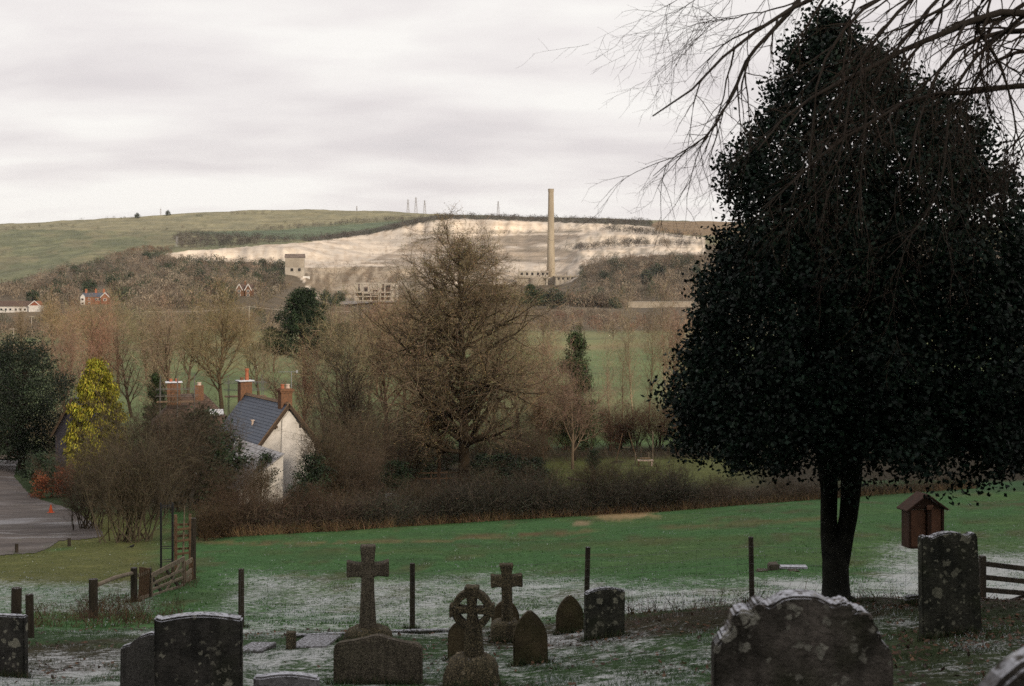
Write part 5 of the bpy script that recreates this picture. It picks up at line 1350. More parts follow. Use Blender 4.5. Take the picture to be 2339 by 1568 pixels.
MB().bar((-0.22, -0.28, ez - 0.2), (-0.22, 8.3, ez - 0.2), 0.03, 0.14).part("eaves_board", M_tim, out)
wf = MB().box((-0.04, 5.9, ez - 0.55), (0.07, 1.25, 0.85)).part("window", M_paint, out)
for k in range(3):
    for j in range(2):
        MB().box((-0.085, 5.52 + k * 0.38, ez - 0.75 + j * 0.40), (0.012, 0.30, 0.32)).part("pane", M_glass, wf)

# --- tiled cottage behind the bushes ----------------------------------
mbp = gp(440, 107.0, -0.3)
mc = thing("tiled_cottage", "dark hip-roofed cottage with two brick chimneys behind the thicket", "house", mbp, 0.25)
rz_ = EYE - (906 - VH) / F * 107.0 - mbp.z; ev_ = rz_ - 2.3
MB().box((0, 2.6, ev_ / 2), (5.2, 5.2, ev_)).part("wall", M_brick, mc)
hw, hl2 = 3.0, 3.0
course_roof((-hw, -0.4, ev_), (hw, -0.4, ev_), (-0.9, 2.6, rz_), (0.9, 2.6, rz_), 16).part("roof_slope", M_plain, mc)
course_roof((hw, -0.4, ev_), (hw, 5.6, ev_), (0.9, 2.6, rz_), (0.91, 2.61, rz_), 16).part("roof_slope", M_plain, mc)
course_roof((-hw, 5.6, ev_), (-hw, -0.4, ev_), (-0.91, 2.61, rz_), (-0.9, 2.6, rz_), 16).part("roof_slope", M_plain, mc)
course_roof((hw, 5.6, ev_), (-hw, 5.6, ev_), (0.9, 2.6, rz_), (-0.9, 2.6, rz_), 16).part("roof_slope", M_plain, mc)
stack(mc, -1.35, 1.9, ev_, rz_ + 0.92, 1.0, 0.8, [(-0.22, 0.22, 0.12, M_pot), (0.22, 0.22, 0.12, M_pot)], cap=M_snowy, corbel=False)
stack(mc, 0.55, 2.2, ev_, rz_ + 0.68, 0.66, 0.62, [(0.0, 0.22, 0.16, M_potw)], corbel=False)
MB().box((1.75, 0.55, ev_ + 1.02), (1.1, 0.55, 0.12), Matrix.Rotation(R(38), 3, 'X')).part("snow_patch", M_snowy, mc)
sc2 = at(368, 872, 106.0); g2 = float(gz(sc2.x, 106.0))
scaffold("scaffolding", "scaffolding beside the twin chimneys behind the thicket", (sc2.x, 105.6, 0), 0.2, 3, 1.25, g2, EYE - (866 - VH) / F * 106, EYE - (919 - VH) / F * 106)

# --- grey barn ----------------------------------------------------------
bb = gp(168, 101.0, -0.2)
barn = thing("barn", "grey tile-hung barn gable half hidden behind the golden conifer", "barn", bb, -0.12)
be = EYE - (985 - VH) / F * 101 - bb.z; br = be + 2.3
MB().prism([(-1.35, 0), (1.35, 0), (1.35, be), (0, br), (-1.35, be)], 0, 4.0).part("wall", M_hung, barn)
for sx in (-1, 1):
    course_roof((sx * 1.6, -0.2, be - 0.35), (sx * 1.6, 4.2, be - 0.35), (0, -0.2, br + 0.05), (0, 4.2, br + 0.05), 12).part("roof_slope", M_slate, barn)
MB().bar((0, -0.21, br + 0.02), (-1.6, -0.21, be - 0.42), 0.05, 0.16).part("bargeboard", M_tile, barn)

# ================================================================== far buildings
def windows(parent, spec, y, m_frame, m_glass, w=0.9, h=1.1):
    for (x, z) in spec:
        f = MB().box((x, y - 0.04, z), (w, 0.08, h)).part("window", m_frame, parent)
        MB().box((x, y - 0.09, z), (w * 0.72, 0.03, h * 0.74)).part("pane", m_glass, f)

# red brick house at the left
yb = 650.0; b0 = at(217, 693, yb); b0.z = float(gz(b0.x, yb)) - 0.5
k_ = yb / F
rh = thing("brick_house", "red brick house with slate roof, white bays and three chimneys, far left", "house", b0, 0.10)
h_e = (693 - 673) * k_; h_r = (693 - 664) * k_
MB().box((-0.4, 3.5, h_e / 2), (11.6, 7, h_e)).part("wall", M_brick2, rh)
course_roof((-6.4, -0.3, h_e - 0.1), (5.4, -0.3, h_e - 0.1), (-6.0, 3.5, h_r), (5.0, 3.5, h_r), 8, 0.05).part("roof_slope", M_slate, rh)
course_roof((5.4, 7.3, h_e - 0.1), (-6.4, 7.3, h_e - 0.1), (5.0, 3.5, h_r), (-6.0, 3.5, h_r), 8, 0.05).part("roof_slope", M_slate, rh)
gw = MB().prism([(2.9, 0), (6.4, 0), (6.4, h_e), (4.65, h_r - 0.1), (2.9, h_e)], -1.2, 3.0).part("gable_wing", M_brick2, rh)
for sx in (-1, 1):
    MB().bar((4.65, -1.3, h_r + 0.08), (4.65 + sx * 2.1, -1.3, h_e - 0.35), 0.16, 0.34).part("bargeboard", M_paint, gw)
MB().prism([(-6.3, 0), (-4.4, 0), (-4.4, h_e), (-5.35, h_e + 1.1), (-6.3, h_e)], -1.0, 0.4).part("bay", M_paint, rh)
windows(rh, [(-5.35, h_e * 0.72)], -1.0, M_paint, M_glass, 1.4, 1.1); windows(rh, [(-5.35, h_e * 0.25)], -1.0, M_paint, M_glass, 1.4, 1.1)
windows(rh, [(-2.6, h_e * 0.72), (0.6, h_e * 0.72), (1.9, h_e * 0.72), (-2.6, h_e * 0.25)], 0.0, M_paint, M_glass, 1.0, 1.2)
windows(rh, [(4.65, h_e * 0.66)], -1.2, M_paint, M_glass, 1.4, 1.2)
for x in (-4.6, -0.2, 3.4):
    stack(rh, x, 3.5, h_e, h_r + 1.5, 0.9, 0.7, [(-0.2, 0.4, 0.14, M_pot), (0.2, 0.4, 0.14, M_pot)], mat=M_pot)

# long white bungalow at the left edge
yb = 620.0; b0 = at(44, 712, yb); b0.z = float(gz(b0.x, yb)) - 0.6; k_ = yb / F
bg = thing("white_bungalow", "long white bungalow with brown roof and tile-hung gable at the left edge", "house", b0, -0.08)
he = (712 - 696) * k_; hrd = (712 - 684) * k_
MB().box((-3, 3.2, he / 2), (15.6, 6.4, he)).part("wall", M_white, bg)
course_roof((-11, -0.4, he), (5.4, -0.4, he), (-11, 3.2, hrd), (5.4, 3.2, hrd), 8, 0.06).part("roof_slope", M_plain, bg)
course_roof((5.4, 6.8, he), (-11, 6.8, he), (5.4, 3.2, hrd), (-11, 3.2, hrd), 8, 0.06).part("roof_slope", M_plain, bg)
g_ = MB().prism([(4.9, 0), (10.0, 0), (10.0, he + 0.4), (4.9, he + 0.4)], -1.5, 5.0).part("gable_wing", M_white, bg)
MB().prism([(4.9, he + 0.4), (10.0, he + 0.4), (7.45, hrd)], -1.5, 5.0).part("tile_hanging", M_brick2, g_)
for sx in (-1, 1):
    MB().bar((7.45, -1.6, hrd + 0.15), (7.45 + sx * 2.9, -1.6, he + 0.05), 0.14, 0.3).part("bargeboard", M_paint, g_)
windows(bg, [(-8, he * 0.55), (-6, he * 0.55), (-4, he * 0.55), (-1.5, he * 0.55), (0.6, he * 0.55), (2.6, he * 0.55)], 0.0, M_paint, M_glass, 1.2, 1.2)
MB().box((-5, -2.2, 0.2), (10, 0.3, 1.4)).part("garden_wall", M_white, bg)

# twin-gabled house in the scrub
yb = 700.0; b0 = at(557, 677, yb); b0.z = float(gz(b0.x, yb)) - 0.5; k_ = yb / F
tg = thing("gabled_house", "small brick house with twin white-edged gables in the scrub", "house", b0, 0.0)
he = (677 - 660) * k_; hrd = (677 - 647) * k_
MB().box((0, 3.5, he / 2), (7.4, 6, he)).part("wall", M_brick, tg)
course_roof((-4, 0.4, he), (4, 0.4, he), (-4, 3.5, hrd - 0.3), (4, 3.5, hrd - 0.3), 7, 0.06).part("roof_slope", M_plain, tg)
for gx in (-2.2, 2.2):
    g_ = MB().prism([(gx - 1.45, 0), (gx + 1.45, 0), (gx + 1.45, he), (gx, hrd - 0.4), (gx - 1.45, he)], -0.6, 3.0).part("gable", M_brick, tg)
    for sx in (-1, 1):
        MB().bar((gx, -0.75, hrd - 0.1), (gx + sx * 1.75, -0.75, he - 0.5), 0.2, 0.34).part("bargeboard", M_paint, g_)
    windows(g_, [(gx, he * 0.78), (gx, he * 0.25)], -0.62, M_paint, M_glass, 1.3, 1.2)
stack(tg, 0, 3.5, he, hrd + 1.0, 0.8, 0.7, [(0, 0.4, 0.2, M_pot)])

# --- cement works ---------------------------------------------------------
M_conc = simple_mat("weathered_concrete", (0.40, 0.345, 0.265), (0.29, 0.25, 0.195), 0.12, 0.95, 0.3, 0.1)
M_conc2 = simple_mat("pale_concrete", (0.47, 0.42, 0.345), (0.35, 0.31, 0.25), 0.2, 0.95, 0.3, 0.1)
M_stackm = simple_mat("chimney_concrete", (0.43, 0.36, 0.255), (0.27, 0.22, 0.155), 0.22, 0.95, 0.3, 0.1, stretch=(1, 1, 0.18))
M_hole_shade = simple_mat("opening_shade", (0.035, 0.030, 0.026), (0.02, 0.018, 0.016), 0.3, 0.95)  # near-black solid blocks that paint the shade inside window openings
M_rust_shade = simple_mat("rusty_sheet_shade", (0.22, 0.17, 0.14), (0.14, 0.11, 0.09), 0.3, 0.9)  # real rust on the sheeting; also painted shade at the mill's back

yc = 1264.0; cbp = at(1258.5, 672, yc); k_ = yc / F
ch = thing("works_chimney", "tall tapering concrete chimney rising above the chalk pit works", "chimney", cbp)
Hc = (672 - 433) * k_
prof = [(0, 4.1), (0.15, 3.75), (0.35, 3.4), (0.6, 3.0), (0.85, 2.6), (0.975, 2.4), (0.976, 2.62), (1.0, 2.6)]
MB().tube([(0, 0, t * Hc) for t, _ in prof], [r for _, r in prof], 28).part("shaft", M_stackm, ch, smooth=False)
MB().tube([(0, 0, Hc - 0.4), (0, 0, Hc + 0.5)], [2.75, 2.6], 28).part("rim", M_conc, ch)
MB().box((-0.3, 0.5, 7.5), (8.6, 8.6, 15)).part("plinth", M_conc2, ch, 0.2)

yw = 1250.0; k_ = yw / F
wb = at(1250, 668, yw)
wk = thing("works_building", "long ruined concrete works building with square window holes at the chimney foot", "factory", wb)
def wx(u): return (u - 1250) * k_
def wz(v): return (668 - v) * k_
MB().box(((wx(1185) + wx(1253)) / 2, 8, (wz(619) + wz(632)) / 2), (wx(1253) - wx(1185), 14, wz(619) - wz(632))).part("upper_storey", M_conc2, wk)
MB().box(((wx(1177) + wx(1253)) / 2, 7.5, wz(634)), (wx(1253) - wx(1177), 17, 1.2)).part("roof_slab", M_conc, wk)
MB().box(((wx(1180) + wx(1253)) / 2, 8, wz(636) / 2 - 3), (wx(1253) - wx(1180) - 1, 15, wz(636) + 6)).part("lower_storey", M_conc, wk)
MB().tube([(wx(1225), 2, -6), (wx(1225), 2, wz(636)), (wx(1225), 2, wz(634.8))], [6.4, 6.4, 6.0], 24).part("silo", M_conc, wk)
MB().box(((wx(1268) + wx(1318)) / 2, 6, (wz(632) + wz(675)) / 2), (wx(1318) - wx(1268), 12, wz(632) - wz(675))).part("right_wing", M_conc2, wk)
MB().box(((wx(1266) + wx(1323)) / 2, 5.5, wz(631.5)), (wx(1323) - wx(1266), 14, 0.9)).part("roof_slab", M_conc, wk)
for u in (1192, 1204, 1216, 1229, 1240, 1250):
    MB().box((wx(u), 0.96, wz(626)), (1.9, 0.2, 2.4)).part("hole_shade", M_hole_shade, wk)
for u in (1235, 1249):
    MB().box((wx(u), 0.2, wz(645)), (1.4, 0.9, 13)).part("pier", M_conc2, wk)
for u in (1276, 1286, 1297, 1307):
    MB().box((wx(u), -0.05, wz(637)), (1.6, 0.2, 1.8)).part("hole_shade", M_hole_shade, wk)
for u in (1271, 1281, 1292, 1303, 1314):
    MB().box((wx(u), -0.25, wz(650)), (0.9, 0.6, 18)).part("pier", M_conc, wk)
MB().box((wx(1246), 0.30, wz(638)), (2.0, 0.6, 2.2)).part("hole_shade", M_hole_shade, wk)

# tall quarry house with conveyor
yq = 1150.0; k_ = yq / F
qb = at(673, 636, yq)
qh = thing("quarry_house", "tall square concrete quarry building with pitched roof below the chalk face", "tower", qb, 0.10)
qw = 43 * k_
MB().box((0, 6, (636 - 589) * k_ / 2 - 1), (qw, 12, (636 - 589) * k_ + 2)).part("wall", M_conc2, qh)
r0_, r1_ = (636 - 589) * k_, (636 - 580.5) * k_
course_roof((-qw / 2 - 0.5, -0.6, r0_ - 0.2), (qw / 2 + 0.5, -0.6, r0_ - 0.2), (-qw / 2 - 0.5, 5, r1_), (qw / 2 + 0.5, 5, r1_), 6, 0.15).part("roof_slope", M_rust_shade, qh)
course_roof((qw / 2 + 0.5, 12.6, r0_ - 0.2), (-qw / 2 - 0.5, 12.6, r0_ - 0.2), (qw / 2 + 0.5, 5, r1_), (-qw / 2 - 0.5, 5, r1_), 6, 0.15).part("roof_slope", M_rust_shade, qh)
MB().box((0, -0.15, (636 - 601) * k_), (qw * 0.99, 0.3, (601 - 590) * k_ * 1.7)).part("cladding", M_conc, qh)
for u in (667, 684):
    MB().box(((u - 673) * k_, -0.28, (636 - 616.5) * k_), (1.9, 0.35, 2.3)).part("hole_shade", M_hole_shade, qh)
MB().box(((692 - 673) * k_, -2, (636 - 640) * k_), (11.4, 7, 6.0)).part("lower_block", M_conc, qh)
MB().box(((700 - 673) * k_, -5.7, (636 - 639) * k_), (5.6, 0.4, 5.4)).part("white_panel", M_paint, qh)
MB().box(((685 - 673) * k_, -5.7, (636 - 640) * k_), (4.6, 0.4, 4.8)).part("rusty_panel", M_rust_shade, qh)
cv = thing("conveyor", "sloping grey conveyor gallery below the quarry house", "conveyor", at(670, 662, 1120.0))
cp = lambda u, v, y: at(u, v, y) - at(670, 662, 1120.0)
MB().bar(cp(691, 648, 1138), cp(650, 668, 1095), 3.6, 2.4).part("gallery", M_lead, cv)
for t in (0.15, 0.5, 0.8):
    q = cp(691, 648, 1138).lerp(cp(650, 668, 1095), t)
    MB().box(q + Vector((0, 0, -6)), (0.8, 0.8, 11)).part("trestle", M_rust_shade, cv)

# open concrete frame of a ruined mill
yr = 1050.0; k_ = yr / F
rb0 = at(858, 698, yr)
rn = thing("ruined_mill", "roofless ruined mill of open concrete frames and broken panels", "ruin", rb0)
def rx(u): return (u - 858) * k_
def rzz(v): return (698 - v) * k_
cols = [811, 829, 847, 865, 869, 879, 893, 906]
for u in cols:
    for yy in (0, 9):
        top_ = 646.5 if u < 900 else 647
        MB().box((rx(u), yy, rzz((top_ + 702) / 2)), (0.85, 0.85, (702 - top_) * k_)).part("column", M_conc2, rn)
for v in (647.5, 668, 677.5, 687.5):
    for yy in (0, 9):
        MB().box(((rx(811) + rx(893)) / 2, yy - 0.1, rzz(v)), (rx(893) - rx(811), 0.7, 0.95)).part("beam", M_conc2, rn)
MB().box(((rx(893) + rx(906)) / 2, 4, rzz(648)), (rx(906) - rx(893), 8, 1.0)).part("beam", M_conc2, rn)
for v in (668, 677.5, 687.5):
    MB().box(((rx(811) + rx(893)) / 2, 4.5, rzz(v) - 0.3), (rx(893) - rx(811) - 1, 8, 0.35)).part("floor_slab", M_conc, rn)
MB().box(((rx(811) + rx(893)) / 2, 9.6, rzz(672)), (rx(893) - rx(811), 0.3, 17)).part("back_wall", M_rust_shade, rn)  # dark tone paints the shade seen through the open frame
for (u0, u1, v0, v1) in ((812, 818, 648, 667), (822, 829, 648, 667), (831, 846, 648, 655), (840, 847, 655, 667), (848, 864, 648, 663), (848, 853, 663, 667), (812, 829, 687, 697), (812, 820, 678, 687), (830, 847, 668, 672), (850, 864, 668, 674), (830, 864, 690, 697),
                         (869, 893, 688, 699), (870, 873, 648, 658), (884, 892, 648, 652), (893, 906, 648, 656), (893, 899, 656, 697), (902, 906, 656, 664)):
    MB().box(((rx(u0) + rx(u1)) / 2, 0.15, (rzz(v0) + rzz(v1)) / 2), ((u1 - u0) * k_, 0.25, (v1 - v0) * k_)).part("panel", M_conc2, rn)

# grey embankment wall right of the valley
eb = thing("embankment_wall", "long low grey wall across the scrub at the edge of the holly", "wall", at(1510, 697, 800.0))
MB().box((0, 0, 0), (0.01 + 150 * 800 / F, 1.5, 3.2)).part("wall_face", M_conc, eb)
MB().box((0, 0, 1.75), (151 * 800 / F, 1.9, 0.3)).part("coping", M_conc2, eb)

# ------------------------------------------------------------------ pylons, poles and wires
M_pyl = simple_mat("galvanised", (0.36, 0.35, 0.35), (0.30, 0.29, 0.29), 0.5, 0.6)
def pylon(label, u, vt, vb, y, wide=1.0, arms=3, dark=1.0):
    k = y / F; b = at(u, vb + 6, y); H = (vb + 6 - vt) * k
    o = thing("pylon", label, "pylon", b, 0.3, "pylons along the ridge")
    bw, tw_ = H * 0.085 * wide, H * 0.012
    th = 0.22 * y / 2300
    for sx in (-1, 1):
        for sy in (-1, 1):
            MB().bar((sx * bw, sy * bw, 0), (sx * tw_, sy * tw_, H * 0.96), th * 1.4, th * 1.4).part("leg", M_pyl, o)
    br_ = MB()
    for i in range(6):
        a, c = i / 6.5, (i + 1) / 6.5
        wa, wc = bw + (tw_ - bw) * a / 0.96, bw + (tw_ - bw) * c / 0.96
        for sy in (-1, 1):
            br_.bar((-wa, sy * wa, a * H), (wc, sy * wc, c * H), th * 0.7, th * 0.7); br_.bar((wa, sy * wa, a * H), (-wc, sy * wc, c * H), th * 0.7, th * 0.7)
    br_.part("bracing", M_pyl, o)
    for i in range(arms):
        zz = H * (0.62 + 0.14 * i); s = H * (0.13 - 0.015 * abs(i - 1))
        MB().bar((-s, 0, zz), (s, 0, zz), th, th).part("crossarm", M_pyl, o)
for args in (("tall pylon left of the group of three on the ridge", 932, 454, 488, 2400), ("tallest middle pylon of the three on the ridge", 950, 449, 489, 2500), ("right pylon of the three on the ridge", 970, 456, 490, 2400),
             ("lone thin pylon left of the tall chimney on the ridge", 1138, 458, 494, 2450), ("faint pylon on the brow above the green strip", 815, 470, 486, 2300)):
    pylon(*args)
pylon("red-striped lattice mast on the left skyline", 367, 476, 496, 2330, 0.7, 5)
pylon("pale pylon standing among the dark scrub below the left field", 404, 538, 574, 1500, 1.0, 3)

M_pole = simple_mat("weathered_pole", (0.42, 0.38, 0.31), (0.32, 0.28, 0.23), 2.0, 0.9)
def pole(label, u, vt, vb, y, arm=1.0, r=0.16):
    k = y / F; b = at(u, vb, y); H = (vb - vt) * k
    o = thing("telegraph_pole", label, "pole", b)
    MB().tube([(0, 0, -1), (0, 0, H)], [r * 1.2, r], 8).part("post", M_pole, o)
    MB().box((0, -0.2, H - 0.25), (arm * 2, 0.14, 0.16)).part("crossarm", M_pole, o)
    return o
pole("pale telegraph pole in the scrub left of the dark pine", 569, 700, 757, 530.0, 0.6, 0.22)
pole("telegraph pole with crossarm at the far left meadow edge", 31, 750, 788, 380.0, 1.1, 0.12)
pole("telegraph pole below the white bungalow", 72, 722, 746, 470.0, 0.9, 0.12)
def wire(label, pts):
    A = [at(*p) for p in pts]; P = []
    for i in range(len(A) - 1):
        for j in range(8):
            t = j / 8; P.append(A[i].lerp(A[i + 1], t) - Vector((0, 0, 2.2 * 4 * t * (1 - t) * 0.4)))
    P.append(A[-1]); b = Vector(P[0])
    o = MB().tube([p - b for p in P], 0.075, 5).part("overhead_wire", M_pole, None, loc=b)
    setprops(o, label, "wire")
wire("overhead wire running left from the pale telegraph pole", [(569, 700.8, 529.7), (330, 712, 480)])
wire("overhead wire running right from the pale telegraph pole behind the pine", [(569, 700.8, 529.7), (800, 712, 600)])
# ================================================================== churchyard
S_dark = stone_mat("dark_headstone", (0.080, 0.075, 0.066), (0.032, 0.032, 0.029), 0.40, 9.0, (0.30, 0.29, 0.23), frost=0.85)
S_lich = stone_mat("lichened_headstone", (0.066, 0.066, 0.052), (0.026, 0.028, 0.023), 0.42, 10.0, (0.25, 0.25, 0.19), frost=0.7)
S_gran = stone_mat("granite", (0.115, 0.100, 0.078), (0.060, 0.052, 0.042), 0.0, speckle=0.55, frost=0.15, moss=0.1, speckcol=(0.27, 0.235, 0.17))
S_gran2 = stone_mat("mossy_granite", (0.085, 0.076, 0.055), (0.040, 0.036, 0.028), 0.12, 22.0, (0.26, 0.22, 0.15), speckle=0.6, frost=0.15, moss=0.25, speckcol=(0.29, 0.235, 0.14))
S_sand = stone_mat("brown_sandstone", (0.098, 0.078, 0.046), (0.055, 0.045, 0.028), 0.0, frost=0.35, moss=0.35)
S_grey = stone_mat("grey_headstone", (0.085, 0.080, 0.074), (0.050, 0.048, 0.045), 0.0, speckle=0.35, frost=0.8, moss=0.15, speckcol=(0.15, 0.145, 0.13))
S_pale = stone_mat("pale_headstone", (0.24, 0.235, 0.24), (0.12, 0.115, 0.115), 0.35, 8.0, (0.07, 0.07, 0.065), frost=0.9, moss=0.1)
S_slab = stone_mat("ledger_stone", (0.14, 0.135, 0.135), (0.07, 0.066, 0.064), 0.2, 9.0, (0.2, 0.2, 0.18), frost=0.62, moss=0.4)
S_orn = stone_mat("ornate_headstone", (0.150, 0.132, 0.115), (0.040, 0.037, 0.031), 0.40, 10.0, (0.34, 0.33, 0.28), frost=0.8, moss=0.5)

def arc(cx, cz, rx, rz, a0, a1, n):
    return [(cx + rx * math.cos(R(a0 + (a1 - a0) * i / n)), cz + rz * math.sin(R(a0 + (a1 - a0) * i / n))) for i in range(n + 1)]

def outline_px(pts, cx, v0, k):
    return [((p[0] - cx) * k, (v0 - p[1]) * k) for p in pts]

def headstone(name, label, u, y, outline, mat, th=0.11, rz=0.0, rx=0.0, ry=0.0, sink=0.15, bev=0.014, part="slab", seg=2):
    b = gp(u, y)
    o = thing(name, label, "headstone", b, rz)
    o.rotation_euler = (rx, ry, rz)
    ol = [(x, z if z > 0.002 else z - sink) for x, z in outline]
    MB().prism(ol, -th / 2, th / 2).part(part, mat, o, bev, seg=seg)
    return o

def gothic(w, h, zs):
    """pointed arch: straight to zs, then two arcs meeting at h"""
    hw = w / 2; rise = h - zs
    Rr = (hw * hw + rise * rise) / (2 * hw)
    a1 = math.degrees(math.atan2(rise, Rr - hw))
    right = [(hw - Rr + Rr * math.cos(R(a1 * i / 10)), zs + Rr * math.sin(R(a1 * i / 10))) for i in range(11)]
    left = [(-x, z) for x, z in reversed(right[:-1])]
    return [(-hw, 0), (hw, 0)] + right + left

def px_h(u, vt, y):          # height above ground of a survey level
    p = gp(u, y); return EYE - (vt - VH) / F * y - p.z

# big stone with segmental top, left foreground
y = 10.8; k = y / F; h = px_h(455, 1400, y)
hw = 98 * k
headstone("headstone", "large dark headstone with frosted curved top and lichen blotches, left foreground", 455, y,
          [(-hw, 0), (hw, 0), (hw, h - 0.04)] + [(hw * (1 - 2 * i / 12.0), h - 0.04 + 0.04 * math.sin(math.pi * i / 12.0)) for i in range(1, 12)] + [(-hw, h - 0.012)], S_dark, 0.13, 0.10, 0.02)
# grey shouldered stone behind it
y = 12.6; k = y / F; h = px_h(330, 1443, y)
headstone("headstone", "plain grey headstone with a shouldered top tucked behind the large frosted one", 345, y,
          [(-70 * k, 0), (70 * k, 0), (70 * k, h - 0.13), (52 * k, h - 0.09), (34 * k, h - 0.03), (15 * k, h), (-5 * k, h), (-28 * k, h - 0.035), (-50 * k, h - 0.105), (-71 * k, h - 0.135)], S_grey, 0.09, -0.05, 0.0, R(1.5))
# stone cut by the left edge
y = 14.5; k = y / F; h = px_h(20, 1405, y)
headstone("headstone", "dark square-topped headstone cut off by the left picture edge", 14, y,
          [(-50 * k, 0), (50 * k, 0), (48 * k, h), (-48 * k, h + 0.01)], S_dark, 0.10, -0.12)
# small pale stone, bottom edge
y = 10.0; k = y / F; h = px_h(655, 1537, y)
headstone("headstone", "small pale headstone with snowy top at the bottom edge", 655, y,
          [(-74 * k, 0), (74 * k, 0), (74 * k, h - 0.03)] + [(74 * k * (1 - 2 * i / 8), h - 0.03 + 0.03 * math.sin(math.pi * i / 8)) for i in range(1, 8)] + [(-74 * k, h - 0.015)], S_pale, 0.10, 0.03)
# wide low granite stone
y = 14.2; k = y / F; h = px_h(865, 1450, y)
headstone("headstone", "wide low granite headstone with a pointed wavy top", 864, y,
          [(-102 * k, 0), (102 * k, 0), (101 * k, h - 0.125), (97 * k, h - 0.085), (85 * k, h - 0.068), (60 * k, h - 0.058), (30 * k, h - 0.032), (8 * k, h - 0.003), (0, h), (-8 * k, h - 0.003), (-28 * k, h - 0.030), (-58 * k, h - 0.060), (-84 * k, h - 0.078), (-97 * k, h - 0.095), (-102 * k, h - 0.135)], S_gran, 0.12, -0.12)
# gothic set
for (u, y, vt, w, zs, lab, rz, ry, m) in ((1212, 15.5, 1393, 79, 0.42, "brown pointed-arch headstone in front of the smaller cross", 0.12, R(-1.0), S_sand),
                                          (1301, 18.3, 1359, 63, 0.40, "brown pointed-arch headstone standing beside the lichened square one", 0.1, R(0.5), S_sand),
                                          (1060, 15.9, 1419, 74, 0.60, "dark brown arched headstone behind the wheel-head cross", -0.05, 0.0, S_sand),
                                          (1154, 19.4, 1369, 64, 0.42, "brown arched headstone half hidden behind the smaller cross", 0.1, R(1.0), S_sand)):
    k = y / F; h = px_h(u, vt, y)
    headstone("headstone", lab, u, y, gothic(w * k, h, h * zs), m, 0.085, rz, 0.0, ry)
# lichened square stone
y = 17.2; k = y / F; h = px_h(1380, 1342, y)
headstone("headstone", "dark squarish headstone spotted with pale lichen, right of the crosses", 1380, y,
          [(-46 * k, 0), (46 * k, 0), (46 * k, h - 0.035), (30 * k, h - 0.018), (12 * k, h), (-10 * k, h), (-30 * k, h - 0.022), (-46 * k, h - 0.055)], S_lich, 0.12, 0.22, 0.0, R(0.6))
# ornate scrolled stone, right foreground
y = 6.0; k = 0.36 * y / F
OP = [(362, 1110), (372, 1075), (396, 1048), (404, 1020), (440, 998), (466, 968), (472, 915), (486, 872), (518, 850), (562, 848), (598, 862), (600, 822), (622, 796), (652, 793), (690, 818), (716, 824), (744, 800), (790, 772), (850, 759), (930, 758), (1008, 765),
      (1056, 788), (1100, 815), (1124, 812), (1150, 796), (1196, 796), (1226, 824), (1236, 852), (1262, 846), (1302, 852), (1342, 884), (1358, 926), (1384, 960), (1392, 1010), (1420, 1056), (1452, 1084), (1472, 1112), (1480, 1200)]
topz = px_h(1828, 1350, y)
xm = 921
OL = [((p[0] - xm) * k, topz - (p[1] - 758) * k) for p in OP]
OL = [(-560 * k, 0), (560 * k, 0)] + list(reversed(OL)) + [(-560 * k, topz - 450 * k)]
orn = headstone("headstone", "large ornate headstone with scrolled frosted top and pale lichen, right foreground", 1828, y, OL, S_orn, 0.13, -0.03, 0.03, 0.0, 0.2, 0.012)
def scroll(x, z, r, sgn):
    pts, rad = [], []
    for i in range(26):
        t = i / 25; a = sgn * t * 1.25 * 2 * math.pi; q = r * (0.92 - 0.72 * t)
        pts.append((x + q * math.cos(a), -0.058, z + q * math.sin(a))); rad.append(r * 0.30 * (1 - 0.5 * t))
    MB().tube(pts, rad, 6).part("scroll", S_orn, orn, smooth=True)
for (px_, py_, r, sg) in ((640, 848, 42, 1), (535, 905, 52, -1), (1185, 850, 44, -1), (1292, 905, 50, 1), (452, 1030, 34, -1), (1375, 1015, 30, 1), (1420, 1075, 24, -1)):
    scroll((px_ - xm) * k, topz - (py_ - 758) * k, r * k, sg)
# tall stone at the right
y = 14.0; k = y / F; h = px_h(2168, 1215, y)
headstone("headstone", "tall dark headstone with rounded top and small shoulders before the noticeboard", 2170, y,
          [(-70 * k, 0), (72 * k, 0), (66 * k, h - 0.04), (62 * k, h - 0.022), (57 * k, h - 0.014), (50 * k, h - 0.022), (44 * k, h - 0.045)] + [(38 * k * math.cos(R(a)), h - 0.055 + 0.055 * math.sin(R(a))) for a in range(20, 170, 15)] +
          [(-44 * k, h - 0.045), (-52 * k, h - 0.03), (-58 * k, h - 0.022), (-63 * k, h - 0.032), (-66 * k, h - 0.06)], S_lich, 0.12, 0.1, 0.0, R(-1.6))
# small stub stone
y = 18.2; k = y / F; h = px_h(2088, 1360, y)
headstone("headstone", "short rounded mossy stone beside the tall dark headstone", 2086, y, [(-24 * k, 0), (24 * k, 0), (24 * k, h * 0.75), (14 * k, h), (-10 * k, h * 0.98), (-22 * k, h * 0.8)], S_lich, 0.14, 0.2, bev=0.03)
# curved stone at the bottom right corner
y = 3.3; k = y / F
hcn = px_h(2500, 1452, y)
headstone("headstone", "blurred curved headstone shoulder in the bottom right corner", 2505, y, [(-0.30, 0), (0.30, 0), (0.30, hcn - 0.24)] + arc(0, hcn - 0.24, 0.30, 0.24, 8, 172, 16) + [(-0.30, hcn - 0.24)], S_orn, 0.10, 0.0)

